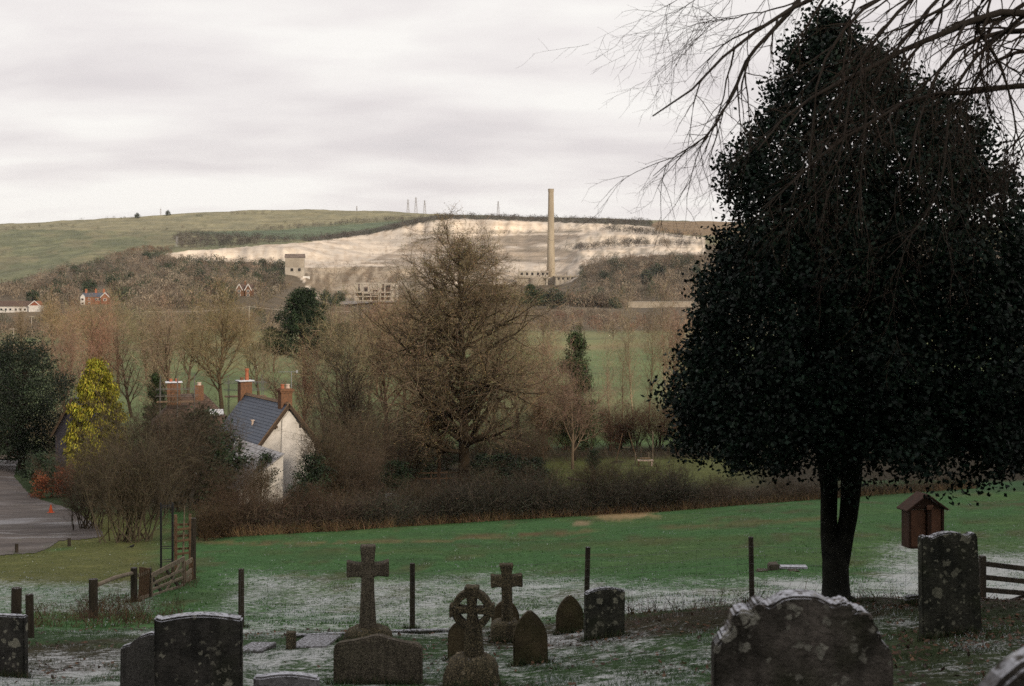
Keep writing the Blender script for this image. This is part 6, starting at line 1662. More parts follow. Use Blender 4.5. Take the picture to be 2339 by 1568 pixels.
# crosses
def boulder(parent, cx, cy, w, d, h, mat, seed, name="base"):
    rg = np.random.default_rng(seed); n, m = 18, 7; mb = MB()
    for j in range(m):
        t = j / (m - 1); rad = max(0.30, math.cos(t * math.pi / 2) ** 0.42)
        for i in range(n):
            a = 2 * math.pi * i / n; q = 1 + rg.normal(0, 0.045)
            mb.v.append((cx + math.cos(a) * w / 2 * rad * q, cy + math.sin(a) * d / 2 * rad * q, -0.12 + (h + 0.12) * math.sin(t * math.pi / 2) * (1 + rg.normal(0, 0.02))))
    for j in range(m - 1):
        for i in range(n):
            mb.f.append((j * n + i, j * n + (i + 1) % n, (j + 1) * n + (i + 1) % n, (j + 1) * n + i))
    mb.f.append(tuple((m - 1) * n + i for i in range(n)))
    return mb.part(name, mat, parent, smooth=True)

y = 18.0; b = gp(840, y); kk = 0.2363 * y / F
c1 = thing("grave_cross", "tall granite cross with flared arms on a rounded base, centre left", "cross", b, 0.10)
zt = EYE - (1245 - VH) / F * y - b.z
def cz1(cy): return zt - (cy - 200) * kk
CR = [(1252, 1010), (1424, 1010), (1404, 700), (1398, 500), (1440, 492), (1543, 505), (1543, 345), (1480, 368), (1398, 375), (1402, 350), (1416, 202), (1265, 202), (1276, 350), (1280, 375), (1210, 366), (1135, 345), (1135, 505), (1200, 495), (1277, 500), (1270, 700)]
MB().prism([((p[0] - 1338) * kk, cz1(p[1])) for p in CR], -0.085, 0.085).part("cross", S_gran, c1, 0.014)
boulder(c1, 0, 0.02, 0.66, 0.55, cz1(1000) + 0.02, S_gran2, 5)
y = 17.5; b = gp(1160, y); kk = 0.224 * y / F
c2 = thing("grave_cross", "smaller mottled cross with flared top behind the pointed headstone", "cross", b, 0.05)
c2.rotation_euler = (0, R(-1.2), 0.05)
zt = EYE - (1287 - VH) / F * y - b.z
def cz2(cy): return zt - (cy - 228) * kk
CR = [(778, 820), (902, 820), (892, 600), (890, 462), (940, 458), (1000, 470), (1000, 335), (940, 345), (888, 350), (895, 300), (912, 232), (764, 232), (780, 300), (790, 350), (730, 345), (676, 335), (676, 470), (730, 460), (784, 462), (786, 600)]
MB().prism([((p[0] - 838) * kk, cz2(p[1])) for p in CR], -0.07, 0.07).part("cross", S_gran2, c2, 0.012)
MB().prism([(-0.22, -0.1), (0.12, -0.1), (0.13, cz2(812)), (0.05, cz2(806)), (-0.12, cz2(806)), (-0.20, cz2(840))], -0.15, 0.15).part("base", S_gran2, c2, 0.03)
y = 14.0; b = gp(1077, y); kk = 0.224 * y / F
c3 = thing("grave_cross", "wheel-head cross with pierced ring on a boulder base", "cross", b, 0.0)
c3.rotation_euler = (0, R(1.0), -0.08)
zt = EYE - (1338 - VH) / F * y - b.z
def cz3(cy): return zt - (cy - 455) * kk
X = lambda x: (x - 448) * kk
MB().prism([(X(366), cz3(1170)), (X(568), cz3(1170)), (X(540), cz3(900)), (X(498), cz3(790)), (X(480), cz3(690)), (X(488), cz3(590)), (X(512), cz3(457)), (X(358), cz3(457)), (X(390), cz3(590)), (X(400), cz3(690)), (X(392), cz3(790)), (X(376), cz3(900))], -0.075, 0.075).part("shaft", S_gran2, c3, 0.012)
MB().prism([(X(213), cz3(785)), (X(300), cz3(740)), (X(420), cz3(724)), (X(570), cz3(735)), (X(668), cz3(775)), (X(668), cz3(622)), (X(570), cz3(662)), (X(420), cz3(674)), (X(300), cz3(660)), (X(213), cz3(640))], -0.071, 0.071).part("arm", S_gran2, c3, 0.012)
rgm = MB(); n = 40; ro, ri = 206 * kk, 134 * kk
for i in range(n):
    a = 2 * math.pi * i / n
    for rr2 in (ri, ro):
        for yy in (-0.062, 0.062):
            rgm.v.append((X(440) + rr2 * math.cos(a), yy, cz3(695) + rr2 * math.sin(a)))
for i in range(n):
    p, q = i * 4, (i + 1) % n * 4
    rgm.f += [(p, q, q + 2, p + 2), (p + 1, p + 3, q + 3, q + 1), (p + 2, q + 2, q + 3, p + 3), (p, p + 1, q + 1, q)]
rgm.part("ring", S_gran2, c3, 0.008)
boulder(c3, 0.005, 0.03, 0.60, 0.5, cz3(1175) + 0.02, S_gran2, 9)

# kerbed grave and ledger slab
def on_ground_box(name, label, cat, u0, u1, y0, y1, h, mat, rz=0.0, bev=0.015, lift=0.0):
    u = (u0 + u1) / 2; y = (y0 + y1) / 2; b = gp(u, y, lift)
    o = MB().box((0, 0, h / 2 - 0.08), ((u1 - u0) / F * y, y1 - y0, h + 0.16)).part(name, mat, None, bev, loc=b, rot=(R(-9), 0, rz))
    return setprops(o, label, cat)
kb = gp(840, 18.2)
kg = thing("grave_kerb", "low stone kerb framing the grave of the tall cross", "kerb", kb)
def kbar(u0, y0, u1, y1, h, nm="kerb_stone"):
    p, q = gp(u0, y0) - kb, gp(u1, y1) - kb
    MB().bar(p + Vector((0, 0, h / 2 - 0.03)), q + Vector((0, 0, h / 2 - 0.03)), 0.10, h + 0.06).part(nm, S_lich, kg, 0.012)
kbar(668, 19.0, 790, 19.4, 0.05); kbar(885, 19.4, 1025, 19.9, 0.05); kbar(668, 18.8, 662, 17.0, 0.03)
MB().box(gp(665, 17.0) - kb + Vector((0, 0, 0.08)), (0.11, 0.11, 0.26)).part("corner_post", S_gran2, kg, 0.012)
on_ground_box("ledger_slab", "flat snow-dusted grave slab beside the frosted headstone", "slab", 556, 616, 16.6, 17.6, 0.05, S_slab)
on_ground_box("ledger_slab", "snow-covered grave slab inside the kerb of the tall cross", "slab", 680, 765, 17.0, 18.6, 0.035, S_slab)

# loose stones in the field
st0 = gp(1790, 37.5)
def rock(label, u0, u1, vt, y, seed, mat):
    u = (u0 + u1) / 2; b = gp(u, y); h = EYE - (vt - VH) / F * y - b.z
    o = thing("stone_block", label, "stone", b)
    rg = np.random.default_rng(seed); w = (u1 - u0) / F * y
    mb = MB().box((0, 0, h / 2 - 0.1), (w, 0.35, max(h, 0.08) + 0.2)); mb.v = [(x + rg.normal(0, 0.02), yy + rg.normal(0, 0.02), z + rg.normal(0, 0.02)) for x, yy, z in mb.v]
    mb.part("block", mat, o, 0.03, seg=2)
rock("upright squarish stone block in the snowy field left of the trunk", 1756, 1778, 1287, 37.5, 1, S_gran)
rock("long low snow-topped stone beside the upright block in the field", 1780, 1845, 1294, 37.8, 2, S_pale)
rock("low brown rock at the left of the field stones", 1728, 1754, 1303, 37.4, 3, S_sand)
rock("low rounded stone in front of the long field stone", 1800, 1822, 1306, 37.2, 4, S_sand)

# ------------------------------------------------------------------ fences and gates
M_post = simple_mat("fence_timber", (0.060, 0.048, 0.034), (0.030, 0.025, 0.019), 6.0, 0.95, 0.7, 0.01, stretch=(3, 3, 0.6), snow=0.2)
M_grey = simple_mat("grey_timber", (0.26, 0.21, 0.15), (0.14, 0.11, 0.08), 7.0, 0.95, 0.6, 0.01)
M_grey2 = simple_mat("brown_timber", (0.17, 0.105, 0.062), (0.10, 0.064, 0.04), 7.0, 0.95, 0.6, 0.01)
M_black = simple_mat("black_iron", (0.018, 0.019, 0.022), (0.012, 0.012, 0.014), 9.0, 0.6, 0.1, 0.004)
M_wirem = simple_mat("fence_wire", (0.16, 0.16, 0.155), (0.11, 0.11, 0.105), 9.0, 0.6)

fb = gp(1150, 24.5)
fen = thing("wire_fence", "wire stock fence on dark round posts along the edge of the churchyard", "fence", fb)
tops = []
for (u, y, vt, r, ux) in ((551, 24.0, 1300, 0.050, 0), (942, 24.6, 1287, 0.046, 0), (1343, 24.3, 1250, 0.045, -4), (1715, 24.0, 1227, 0.044, 3)):
    b = gp(u + ux, y); t = at(u, vt, y)
    MB().tube([b - fb + Vector((0, 0, -0.3)), (b + t) / 2 - fb, t - fb], [r * 1.06, r, r * 0.97], 12).part("post", M_post, fen)
    tops.append((u, y))
n = 7
pos = [gp(200, 26.0)] + [gp(u, y) for u, y in tops] + [gp(2240, 24.3)]
hs = [0.10, 0.24, 0.38, 0.52, 0.66, 0.80, 0.95]
wm = MB()
for i in range(1, len(pos) - 1):
    p, q = pos[i], pos[i + 1]
    L = (q - p).length; m = int(L / 0.22)
    for h in hs:
        P = []
        for j in range(7):
            t = j / 6; c_ = p.lerp(q, t); z = float(gz(c_.x, c_.y)); P.append((c_.x - fb.x, c_.y - 0.05 - fb.y, max(z, c_.z - 0.1) + h - fb.z))
        wm.tube(P, 0.0024, 3, False)
    for j in range(m + 1):
        t = j / m; c_ = p.lerp(q, t); z = max(float(gz(c_.x, c_.y)), c_.z - 0.1)
        wm.tube([(c_.x - fb.x, c_.y - 0.05 - fb.y, z + 0.06 - fb.z), (c_.x - fb.x, c_.y - 0.05 - fb.y, z + 0.95 - fb.z)], 0.0018, 3, False)
wm.part("wire_mesh", M_wirem, fen)

lb_ = gp(120, 24.0)
lf = thing("post_and_rail_fence", "short run of timber posts and a rail left of the field gate", "fence", lb_)
for (u, y, vt, r, lean) in ((36, 21.0, 1343, 0.075, 2), (70, 19.5, 1358, 0.055, -3), (213, 30.0, 1323, 0.095, 0), (306, 35.0, 1297, 0.085, 0)):
    b = gp(u, y); t = at(u + lean, vt, y)
    MB().tube([b - lb_ + Vector((0, 0, -0.3)), t - lb_], [r * 1.05, r], 12).part("post", M_post, lf)
MB().tube([at(222, 1337, 30.0) - lb_, at(262, 1320, 32.6) - lb_, at(302, 1310, 35.0) - lb_], 0.05, 8).part("rail", M_grey, lf)

gb = gp(360, 37.5)
gate = thing("field_gate", "weathered wooden field gate with diagonal braces left of the green field", "gate", gb)
def G(cx, cy):
    y = 36.0 + (cx - 1265) / 275.0 * 3.0
    return at(0.272 * cx, 1141.4 + 0.272 * cy, y) - gb
for (a, b_, w_, nm, m) in (((1262, 645), (1545, 495), 0.12, "top_rail", M_grey), ((1268, 712), (1535, 590), 0.07, "rail", M_grey), ((1268, 760), (1535, 655), 0.07, "rail", M_grey), ((1268, 808), (1535, 722), 0.07, "rail", M_grey), ((1285, 848), (1535, 775), 0.07, "rail", M_grey)):
    MB().bar(G(*a), G(*b_), 0.04, w_).part(nm, m, gate, 0.006)
for (a, b_, w_) in (((1278, 655), (1398, 830), 0.09), ((1402, 590), (1538, 772), 0.09), ((1360, 840), (1515, 540), 0.07)):
    MB().bar(G(*a) + Vector((0, -0.05, 0)), G(*b_) + Vector((0, -0.05, 0)), 0.035, w_).part("brace", M_post if w_ > 0.08 else M_grey, gate, 0.005)
MB().bar(G(1266, 630), G(1266, 855), 0.09, 0.09).part("hanging_stile", M_grey, gate, 0.008)
MB().bar(G(1540, 480), G(1540, 782), 0.08, 0.09).part("closing_stile", M_grey, gate, 0.008)
wk_ = thing("wicket", "narrow upright-slatted wicket between gate post and field gate", "gate", gp(322, 35.6))
wkb = gp(322, 35.6)
for i, cx in enumerate((1168, 1186, 1204, 1222, 1238)):
    y = 35.4 + i * 0.12
    MB().bar(at(0.272 * cx + 3, 1141.4 + 0.272 * (566 + i * 3), y) - wkb, at(0.272 * (cx - 6) + 2, 1141.4 + 0.272 * 848, y) - wkb, 0.03, 0.055).part("slat", M_grey2, wk_, 0.004)
for (y0_, y1_) in ((640, 605), (835, 805)):
    MB().bar(at(0.272 * 1160, 1141.4 + 0.272 * y0_, 35.3) - wkb, at(0.272 * 1250, 1141.4 + 0.272 * y1_, 35.9) - wkb, 0.03, 0.08).part("rail", M_grey, wk_, 0.004)
MB().bar(at(341, 1298, 36.0) - wkb, at(340, 1374, 36.0) - wkb, 0.10, 0.10).part("post", M_post, wk_, 0.008)
h2 = thing("hurdle", "pale wooden hurdle of close rails closing the gap beyond the field gate", "hurdle", gp(430, 40.0))
h2b = gp(430, 40.0)
def G2_(cx, cy):
    return at(0.272 * cx, 1141.4 + 0.272 * cy, 39.3 + (cx - 1545) / 70.0 * 1.0) - h2b
for (ya, yb_) in ((545, 505), (640, 590), (690, 640), (728, 680), (765, 722)):
    MB().bar(G2_(1550, ya), G2_(1614, yb_), 0.03, 0.13).part("rail", M_grey, h2, 0.004)
MB().bar(G2_(1612, 500), G2_(1612, 735), 0.07, 0.07).part("stile", M_grey2, h2, 0.005)
MB().bar(G2_(1550, 520), G2_(1550, 775), 0.07, 0.07).part("stile", M_grey2, h2, 0.005)
setprops(MB().tube([(0, 0, -0.3), (0.02, 0, 1.75)], [0.08, 0.07], 10).part("gate_post", M_post, None, loc=gp(441, 40.8)), "tall dark gate post where the hurdle meets the green field", "post")

# tree guards
gi = gp(381, 43.0)
ig = thing("iron_tree_guard", "tall black iron tree guard behind the field gate", "tree guard", gi, 0.3)
hg = EYE - (1150 - VH) / F * 43.0 - gi.z
for sx in (-1, 1):
    for sy in (-1, 1):
        MB().tube([(sx * 0.17, sy * 0.17, -0.2), (sx * 0.17, sy * 0.17, hg)], 0.022, 6).part("upright", M_black, ig)
for zz in (0.35, 0.75, hg - 0.12):
    for sx in (-1, 1):
        MB().bar((sx * 0.17, -0.17, zz), (sx * 0.17, 0.17, zz), 0.02, 0.02).part("hoop", M_black, ig)
        MB().bar((-0.17, sx * 0.17, zz + 0.03), (0.17, sx * 0.17, zz + 0.03), 0.02, 0.02).part("hoop", M_black, ig)
gt = gp(418, 44.0)
tgd = thing("timber_tree_guard", "brown timber tree guard of posts and rails beside the black iron one", "tree guard", gt, 0.25)
ht = EYE - (1178 - VH) / F * 44.0 - gt.z
for i, (sx, sy) in enumerate(((-1, -1), (1, -1), (1, 1), (-1, 1))):
    MB().box((sx * 0.22, sy * 0.22, ht / 2 - 0.1), (0.09, 0.09, ht * (1.0 if i != 1 else 0.95) + 0.2)).part("post", M_grey2, tgd, 0.008)
for zz in (0.55, 0.95, 1.3):
    MB().box((0, -0.28, zz), (0.46, 0.03, 0.07), Matrix.Rotation(R(-6), 3, 'Y')).part("rail", M_grey2, tgd, 0.005)
    MB().box((0, 0.28, zz + 0.05), (0.46, 0.03, 0.07)).part("rail", M_grey2, tgd, 0.005)
    MB().box((-0.28, 0, zz + 0.1), (0.03, 0.46, 0.07)).part("rail", M_grey2, tgd, 0.005)
MB().tube([(0.0, 0, -0.1), (0.02, 0.02, ht * 0.7), (0.05, 0, ht + 0.3)], [0.035, 0.028, 0.012], 6).part("sapling", M_grey, tgd)
# low marker posts by the lane, garden post
for (u, y, vt, lab) in ((38, 57.0, 1242, "low dark marker post at the lane edge, far left"), (158, 58.5, 1238, "low dark marker post on the grass corner by the lane")):
    b = gp(u, y); h = max(0.35, EYE - (vt - VH) / F * y - b.z)
    setprops(MB().tube([(0, 0, -0.2), (0, 0, h)], [0.075, 0.07], 8).part("marker_post", M_post, None, loc=b), lab, "post")
setprops(MB().tube([(0, 0, -0.2), (0, 0, 1.15)], [0.11, 0.10], 8).part("gate_post", M_post, None, loc=gp(19, 113.0)), "dark post at the far end of the lane by the red shrub", "post")
setprops(MB().tube([(0, 0, 0), (0, 0, 0.40), (0, 0, 0.44)], [0.13, 0.04, 0.03], 10).add([(-0.17, -0.17, 0), (0.17, -0.17, 0), (0.17, 0.17, 0), (-0.17, 0.17, 0), (-0.17, -0.17, 0.03), (0.17, -0.17, 0.03), (0.17, 0.17, 0.03), (-0.17, 0.17, 0.03)],
    [(0, 1, 2, 3), (4, 5, 6, 7), (0, 1, 5, 4), (1, 2, 6, 5), (2, 3, 7, 6), (3, 0, 4, 7)]).part("traffic_cone", simple_mat("orange_plastic", (0.62, 0.10, 0.03), (0.48, 0.09, 0.03), 6.0, 0.6), None, loc=gp(116, 76.5)), "small orange cone on the grass verge by the lane", "cone")

# right-hand field gate
rb_ = gp(2245, 24.3)
rg_ = thing("bar_gate", "dark five-barred gate behind the tall headstone at the right edge", "gate", rb_)
def G3(u, v): return at(u, v, 24.3 + (u - 2245) / 235.0 * 0.25) - rb_
for (va, vb_) in ((1287, 1299), (1318, 1328), (1347, 1355), (1371, 1381), (1391, 1398)):
    MB().bar(G3(2240, va), G3(2500, va + (vb_ - va) * 2.7), 0.04, 0.085).part("rail", M_post, rg_, 0.006)
MB().box(G3(2244, 1340), (0.105, 0.11, 1.05)).part("stile", M_post, rg_, 0.01)
MB().box(G3(2495, 1360), (0.105, 0.11, 1.05)).part("stile", M_post, rg_, 0.01)
MB().bar(G3(2250, 1398) + Vector((0, 0.06, 0)), G3(2490, 1310) + Vector((0, 0.06, 0)), 0.03, 0.07).part("brace", M_post, rg_, 0.006)

# noticeboard seen from behind
M_nb = simple_mat("oiled_oak", (0.080, 0.040, 0.026), (0.045, 0.026, 0.018), 6.0, 0.8, 0.4, 0.008, stretch=(3, 3, 0.7))
M_nb2 = simple_mat("oak_panel", (0.23, 0.115, 0.072), (0.15, 0.078, 0.05), 7.0, 0.8, 0.3, 0.006)
yn = 23.0; k = yn / F; nbp = gp(2112, yn)
nb = thing("noticeboard", "brown wooden noticeboard with pitched roof seen from behind", "noticeboard", nbp, 0.22)
def nz(v): return EYE - (v - VH) / F * yn - nbp.z
bw = 41 * k
MB().box((0, -0.03, (nz(1163) + nz(1247)) / 2), (2 * bw - 0.01, 0.03, nz(1163) - nz(1247))).part("back_panel", M_nb2, nb, 0.004)
for sx in (-1, 1):
    MB().box((sx * bw, 0.06, (nz(1160) + nz(1250)) / 2), (0.04, 0.26, nz(1160) - nz(1250))).part("side", M_nb, nb, 0.004)
MB().box((0, 0.06, nz(1249)), (2 * bw - 0.05, 0.24, 0.035)).part("sill", M_nb, nb, 0.004)
MB().prism([(-bw, nz(1162)), (bw, nz(1162)), (0, nz(1134))], -0.06, -0.03).part("gable_board", M_nb, nb, 0.003)
for sx in (-1, 1):
    MB().bar((0, 0.07, nz(1129)), (sx * (bw + 0.075), 0.07, nz(1163) - 0.012), 0.36, 0.03).part("roof_board", M_nb, nb, 0.004)
MB().box((0.03, -0.075, (nz(1152) - 0.3) / 2), (0.075, 0.06, nz(1152) + 0.3)).part("post", M_nb, nb, 0.006)
MB().box((0.03, -0.115, nz(1158)), (0.11, 0.02, 0.07)).part("bracket", M_nb2, nb, 0.004)

# ------------------------------------------------------------------ garden things beyond the hedge
hb_ = gp(1060, 86.0)
for (u0, u1, v0, v1, y, lab) in ((1026, 1072, 1132, 1125, 84.0, "galvanised sheep hurdle standing before the biggest trunk"), (1076, 1125, 1124, 1117, 86.5, "galvanised sheep hurdle right of the biggest trunk"), (1075, 1112, 1106, 1106, 92.0, "galvanised sheep hurdle behind the biggest trunk")):
    b = gp((u0 + u1) / 2, y); o = thing("sheep_hurdle", lab, "hurdle", b, 0.0, "sheep hurdles")
    zt0 = EYE - (v0 - VH) / F * y - b.z; zt1 = EYE - (v1 - VH) / F * y - b.z
    w_ = (u1 - u0) / F * y / 2
    MB().tube([(-w_, 0, zt0), (w_, 0, zt1)], 0.022, 6).part("top_rail", M_lead, o)
    MB().tube([(-w_, 0, zt0 - 0.75), (w_, 0, zt1 - 0.75)], 0.018, 6).part("bottom_rail", M_lead, o)
    for i in range(13):
        t = i / 12; x_ = -w_ + 2 * w_ * t; z_ = zt0 + (zt1 - zt0) * t
        MB().tube([(x_, 0, z_ - 0.75), (x_, 0, z_)], 0.009 if 0 < i < 12 else 0.02, 5).part("bar", M_lead, o)
# red barrow-like bin in the hedge
rbn = gp(861, 63.5)
rbin = thing("red_bin", "red plastic bin with wide rim caught in the bramble hedge", "bin", rbn, 0.1)
M_red = simple_mat("red_plastic", (0.42, 0.045, 0.025), (0.30, 0.04, 0.025), 5.0, 0.6)
zr = EYE - (1162 - VH) / F * 63.5 - rbn.z
MB().tube([(0, 0, zr - 0.55), (0, 0, zr - 0.08)], [0.17, 0.22], 12).part("bin_body", M_red, rbin)
MB().tube([(-0.27, 0, zr), (0.0, 0, zr - 0.02), (0.29, 0, zr - 0.05)], [0.07, 0.065, 0.06], 10).part("rim", M_red, rbin)
MB().tube([(0.04, -0.3, zr - 0.85), (0.04, -0.3, zr + 0.05)], 0.012, 5).part("stake", M_lead, rbin)
# wire basket chair
wcb = gp(894, 80.0); wc = thing("wire_basket", "pale wire basket standing in the undergrowth", "basket", wcb)
zc_ = EYE - (1130 - VH) / F * 80.0 - wcb.z; z0_ = EYE - (1146 - VH) / F * 80.0 - wcb.z
for zz, r in ((zc_, 0.34), (z0_, 0.27)):
    MB().tube([(r * math.cos(a), r * math.sin(a), zz) for a in np.linspace(0, 2 * math.pi, 17)], 0.014, 5).part("hoop", M_lead, wc)
for i in range(12):
    a = 2 * math.pi * i / 12
    MB().tube([(0.34 * math.cos(a), 0.34 * math.sin(a), zc_), (0.27 * math.cos(a), 0.27 * math.sin(a), z0_), (0.27 * math.cos(a), 0.27 * math.sin(a), 0)], 0.009, 5).part("strand", M_lead, wc)
# rail fence behind
rfb = gp(1005, 100.0); rf = thing("rail_fence", "thin wooden rail fence behind the pale trunk", "fence", rfb)
for u in (950, 985, 1020, 1050):
    MB().box(gp(u, 100.0) - rfb + Vector((0, 0, 0.4)), (0.07, 0.07, 1.1)).part("post", M_grey2, rf)
for zz in (0.45, 0.85):
    MB().bar(gp(945, 99.9) - rfb + Vector((0, -0.05, zz)), gp(1055, 99.9) - rfb + Vector((0, -0.05, zz)), 0.03, 0.08).part("rail", M_grey2, rf)
# garden table or bench, props, pole on the lawn
tb0 = gp(1474, 112.0); tbl = thing("garden_table", "pale slab bench with one stout leg on the garden lawn", "table", tb0)
zt = EYE - (1052 - VH) / F * 112 - tb0.z; k = 112 / F
MB().box((0, 0, zt), (36 * k, 0.5, 0.09)).part("top", M_potw, tbl, 0.01)
MB().box((14 * k, 0, zt / 2), (0.13, 0.4, zt)).part("leg", M_potw, tbl, 0.01)
MB().box((-15 * k, 0.1, zt / 2), (0.10, 0.3, zt)).part("leg", M_grey2, tbl, 0.01)
MB().box((0, 0.05, zt + 0.17), (24 * k, 0.3, 0.06)).part("plank", M_board, tbl)
swb = gp(1432, 118.0); sw = thing("pole_frame", "leaning pair of thin grey poles forming an open frame on the lawn", "frame", swb)
def S_(u, v): return at(u, v, 118.0) - swb
MB().tube([S_(1407, 1054), S_(1422, 990)], 0.03, 6).part("pole", M_grey2, sw)
MB().tube([S_(1456, 1054), S_(1436, 988)], 0.03, 6).part("pole", M_grey2, sw)
MB().tube([S_(1422, 1022), S_(1440, 1022)], 0.02, 6).part("tie", M_grey, sw)
for (u, v0, v1, y, lab) in ((1491, 985, 1062, 114, "tall thin pale pole beside the garden bench"), (1482, 1034, 1056, 113, "short grey stake behind the garden bench"), (1451, 1034, 1054, 113, "short grey stake left of the garden bench")):
    b = at(u, v1, y); h = (v1 - v0) * y / F
    setprops(MB().tube([(0, 0, -0.3), (0, 0, h)], 0.04, 6).part("garden_pole", M_grey, None, loc=b), lab, "pole")
lg = gp(1335, 100.0)
setprops(MB().tube([at(1298, 1093, 101) - lg, at(1340, 1100, 99.5) - lg, at(1372, 1106, 98) - lg], [0.10, 0.09, 0.06], 8).part("fallen_pole", M_grey, None, loc=lg), "fallen grey pole lying at the near edge of the lawn", "log")

# blackbird on the grass
bd0 = gp(301, 55.5)
bird = thing("bird", "small black bird standing on the grass by the lane", "bird", bd0, 0.4)
M_bird = simple_mat("black_feathers", (0.012, 0.012, 0.014), (0.008, 0.008, 0.009), 20.0, 0.6)
MB().tube([(-0.085, 0, 0.075), (-0.05, 0, 0.085), (0, 0, 0.095), (0.05, 0, 0.115), (0.075, 0, 0.14), (0.095, 0, 0.15), (0.11, 0, 0.148)], [0.012, 0.035, 0.045, 0.042, 0.026, 0.026, 0.010], 10).part("body", M_bird, bird, smooth=True)
MB().prism([(-0.19, 0.055), (-0.05, 0.07), (-0.05, 0.09), (-0.19, 0.07)], -0.018, 0.018).part("tail", M_bird, bird)
MB().tube([(0.108, 0, 0.148), (0.14, 0, 0.143)], [0.008, 0.002], 6).part("beak", M_pot, bird)
for s in (-1, 1):
    MB().tube([(0.005, s * 0.018, 0.0), (0, s * 0.018, 0.07)], 0.004, 5).part("leg", M_tim, bird)
# ================================================================== grass, fallen leaves, undergrowth
def grass(name, label, ylo, yhi, n, hgt, wid, seed, green, umin=-420, umax=2760):
    rg = np.random.default_rng(seed)
    y = np.exp(rg.uniform(math.log(ylo), math.log(yhi), n)); u = rg.uniform(umin, umax, n)
    x = (u - CX) / F * y
    lit = fbm(x / 3.0, y / 3.0, 31, 4)
    bank = (u > 1420) & (y > 17.2) & (y < 23)
    tuft = fbm(x * 2.2, y * 2.2, 77, 3)
    k = rg.uniform(0, 1, n) < np.clip((tuft - 0.32) * 3.2, 0.12, 1) * np.where(bank, 0.85, 1.0) * np.where((lit > 0.55) & (y < 23), 0.5, 1.0)
    x, y, u, tuft = x[k], y[k], u[k], tuft[k]; n = len(x)
    v_ = VH + (EYE - gz(x, y)) * F / y
    gc, s = ground_colour(u, v_, y, x)
    z = gz(x, y)
    h = hgt * rg.uniform(0.5, 1.3, n) * (0.35 + 2.6 * np.clip(tuft - 0.25, 0, 1) ** 1.3 + 0.9 * sm(0.62, 0.8, fbm(x * 0.7, y * 0.7, 79, 3)))
    d = norm(np.stack([rg.normal(0.15, 0.6, n), rg.normal(0, 0.6, n), np.ones(n)], 1))
    a = rg.uniform(0, 2 * np.pi, n); sd = np.stack([np.cos(a), np.sin(a), np.zeros(n)], 1) * (wid * rg.uniform(0.6, 1.3, n))[:, None]
    p = np.stack([x, y, z - 0.005], 1)
    V_ = np.stack([p - sd, p + sd, p + d * h[:, None]], 1).reshape(-1, 3)
    pal = np.array(green); c = (0.35 * pal[rg.integers(0, len(pal), n)] + 0.65 * gc) * np.clip(rg.normal(1.05, 0.28, n), 0.4, 1.8)[:, None]
    fr = rg.uniform(0, 1, n) < np.clip((s - 0.14) * 0.8 + (fbm(x * 2.4, y * 1.6, 78, 3) - 0.5) * 1.8, 0, 0.85)
    c[fr] = np.array((0.46, 0.50, 0.51)) * np.clip(rg.normal(1, 0.18, fr.sum()), 0.6, 1.3)[:, None]
    o = link(name, nmesh(name, V_, np.arange(n * 3).reshape(-1, 3), M_grassm, np.repeat(c, 3, 0))); o.color = (1, 1, 1, 1)
    return setprops(o, label, "grass", kind='stuff')
M_grassm = veg_mat("grass_blades", 0.8, 0.1, 0.15)
GR = [(0.046, 0.092, 0.034), (0.060, 0.105, 0.038), (0.035, 0.062, 0.028), (0.085, 0.080, 0.040)]
GF = [(0.070, 0.156, 0.058), (0.086, 0.162, 0.062), (0.058, 0.128, 0.052), (0.115, 0.150, 0.060)]
grass("churchyard_grass", "short frosty grass between the graves", 4.0, 24.0, 420000, 0.036, 0.0035, 501, GR)
grass("field_grass", "short green field grass below the churchyard", 24.0, 74.0, 240000, 0.040, 0.012, 502, GF)

def base_tufts(name, label, spots, seed):
    """longer grass left unmown against the stones"""
    rg = np.random.default_rng(seed); xs, ys = [], []
    for (u, y, w) in spots:
        n = int(160 + 260 * w); x0 = (u - CX) / F * y
        xs.append(x0 + rg.uniform(-w / 2 - 0.05, w / 2 + 0.05, n)); ys.append(y - 0.075 - np.abs(rg.normal(0, 0.045, n)))
    x, y = np.concatenate(xs), np.concatenate(ys); n = len(x)
    p = np.stack([x, y, gz(x, y) - 0.01], 1); h = rg.uniform(0.04, 0.14, n)
    d = norm(np.stack([rg.normal(0, 0.45, n), rg.normal(-0.2, 0.3, n), np.ones(n)], 1))
    a = rg.uniform(0, 2 * np.pi, n); sd = np.stack([np.cos(a), np.sin(a), np.zeros(n)], 1) * 0.0045
    V_ = np.stack([p - sd, p + sd, p + d * h[:, None]], 1).reshape(-1, 3)
    pal = np.array([(0.040, 0.066, 0.028), (0.060, 0.074, 0.034), (0.10, 0.085, 0.05), (0.032, 0.05, 0.025)])
    o = link(name, nmesh(name, V_, np.arange(n * 3).reshape(-1, 3), M_grassm, np.repeat(pal[rg.integers(0, 4, n)] * np.clip(rg.normal(1, 0.3, n), 0.4, 1.7)[:, None], 3, 0))); o.color = (1, 1, 1, 1)
    setprops(o, label, "grass", kind='stuff')
base_tufts("long_grass", "longer grass left standing against the gravestones", [(455, 10.8, 0.7), (345, 12.6, 0.55), (14, 14.5, 0.5), (864, 14.2, 0.9), (1212, 15.5, 0.4), (1301, 18.3, 0.36), (1060, 15.9, 0.38), (1154, 19.4, 0.38), (1380, 17.2, 0.5), (2170, 14.0, 0.6),
    (840, 17.8, 0.7), (1160, 17.4, 0.4), (1077, 13.75, 0.6), (2086, 18.2, 0.3), (551, 24.0, 0.2), (942, 24.6, 0.2), (1343, 24.3, 0.2), (1715, 24.0, 0.2), (213, 30.0, 0.3), (306, 35.0, 0.3), (2245, 24.2, 0.3), (1910, 18.8, 0.9)], 505)

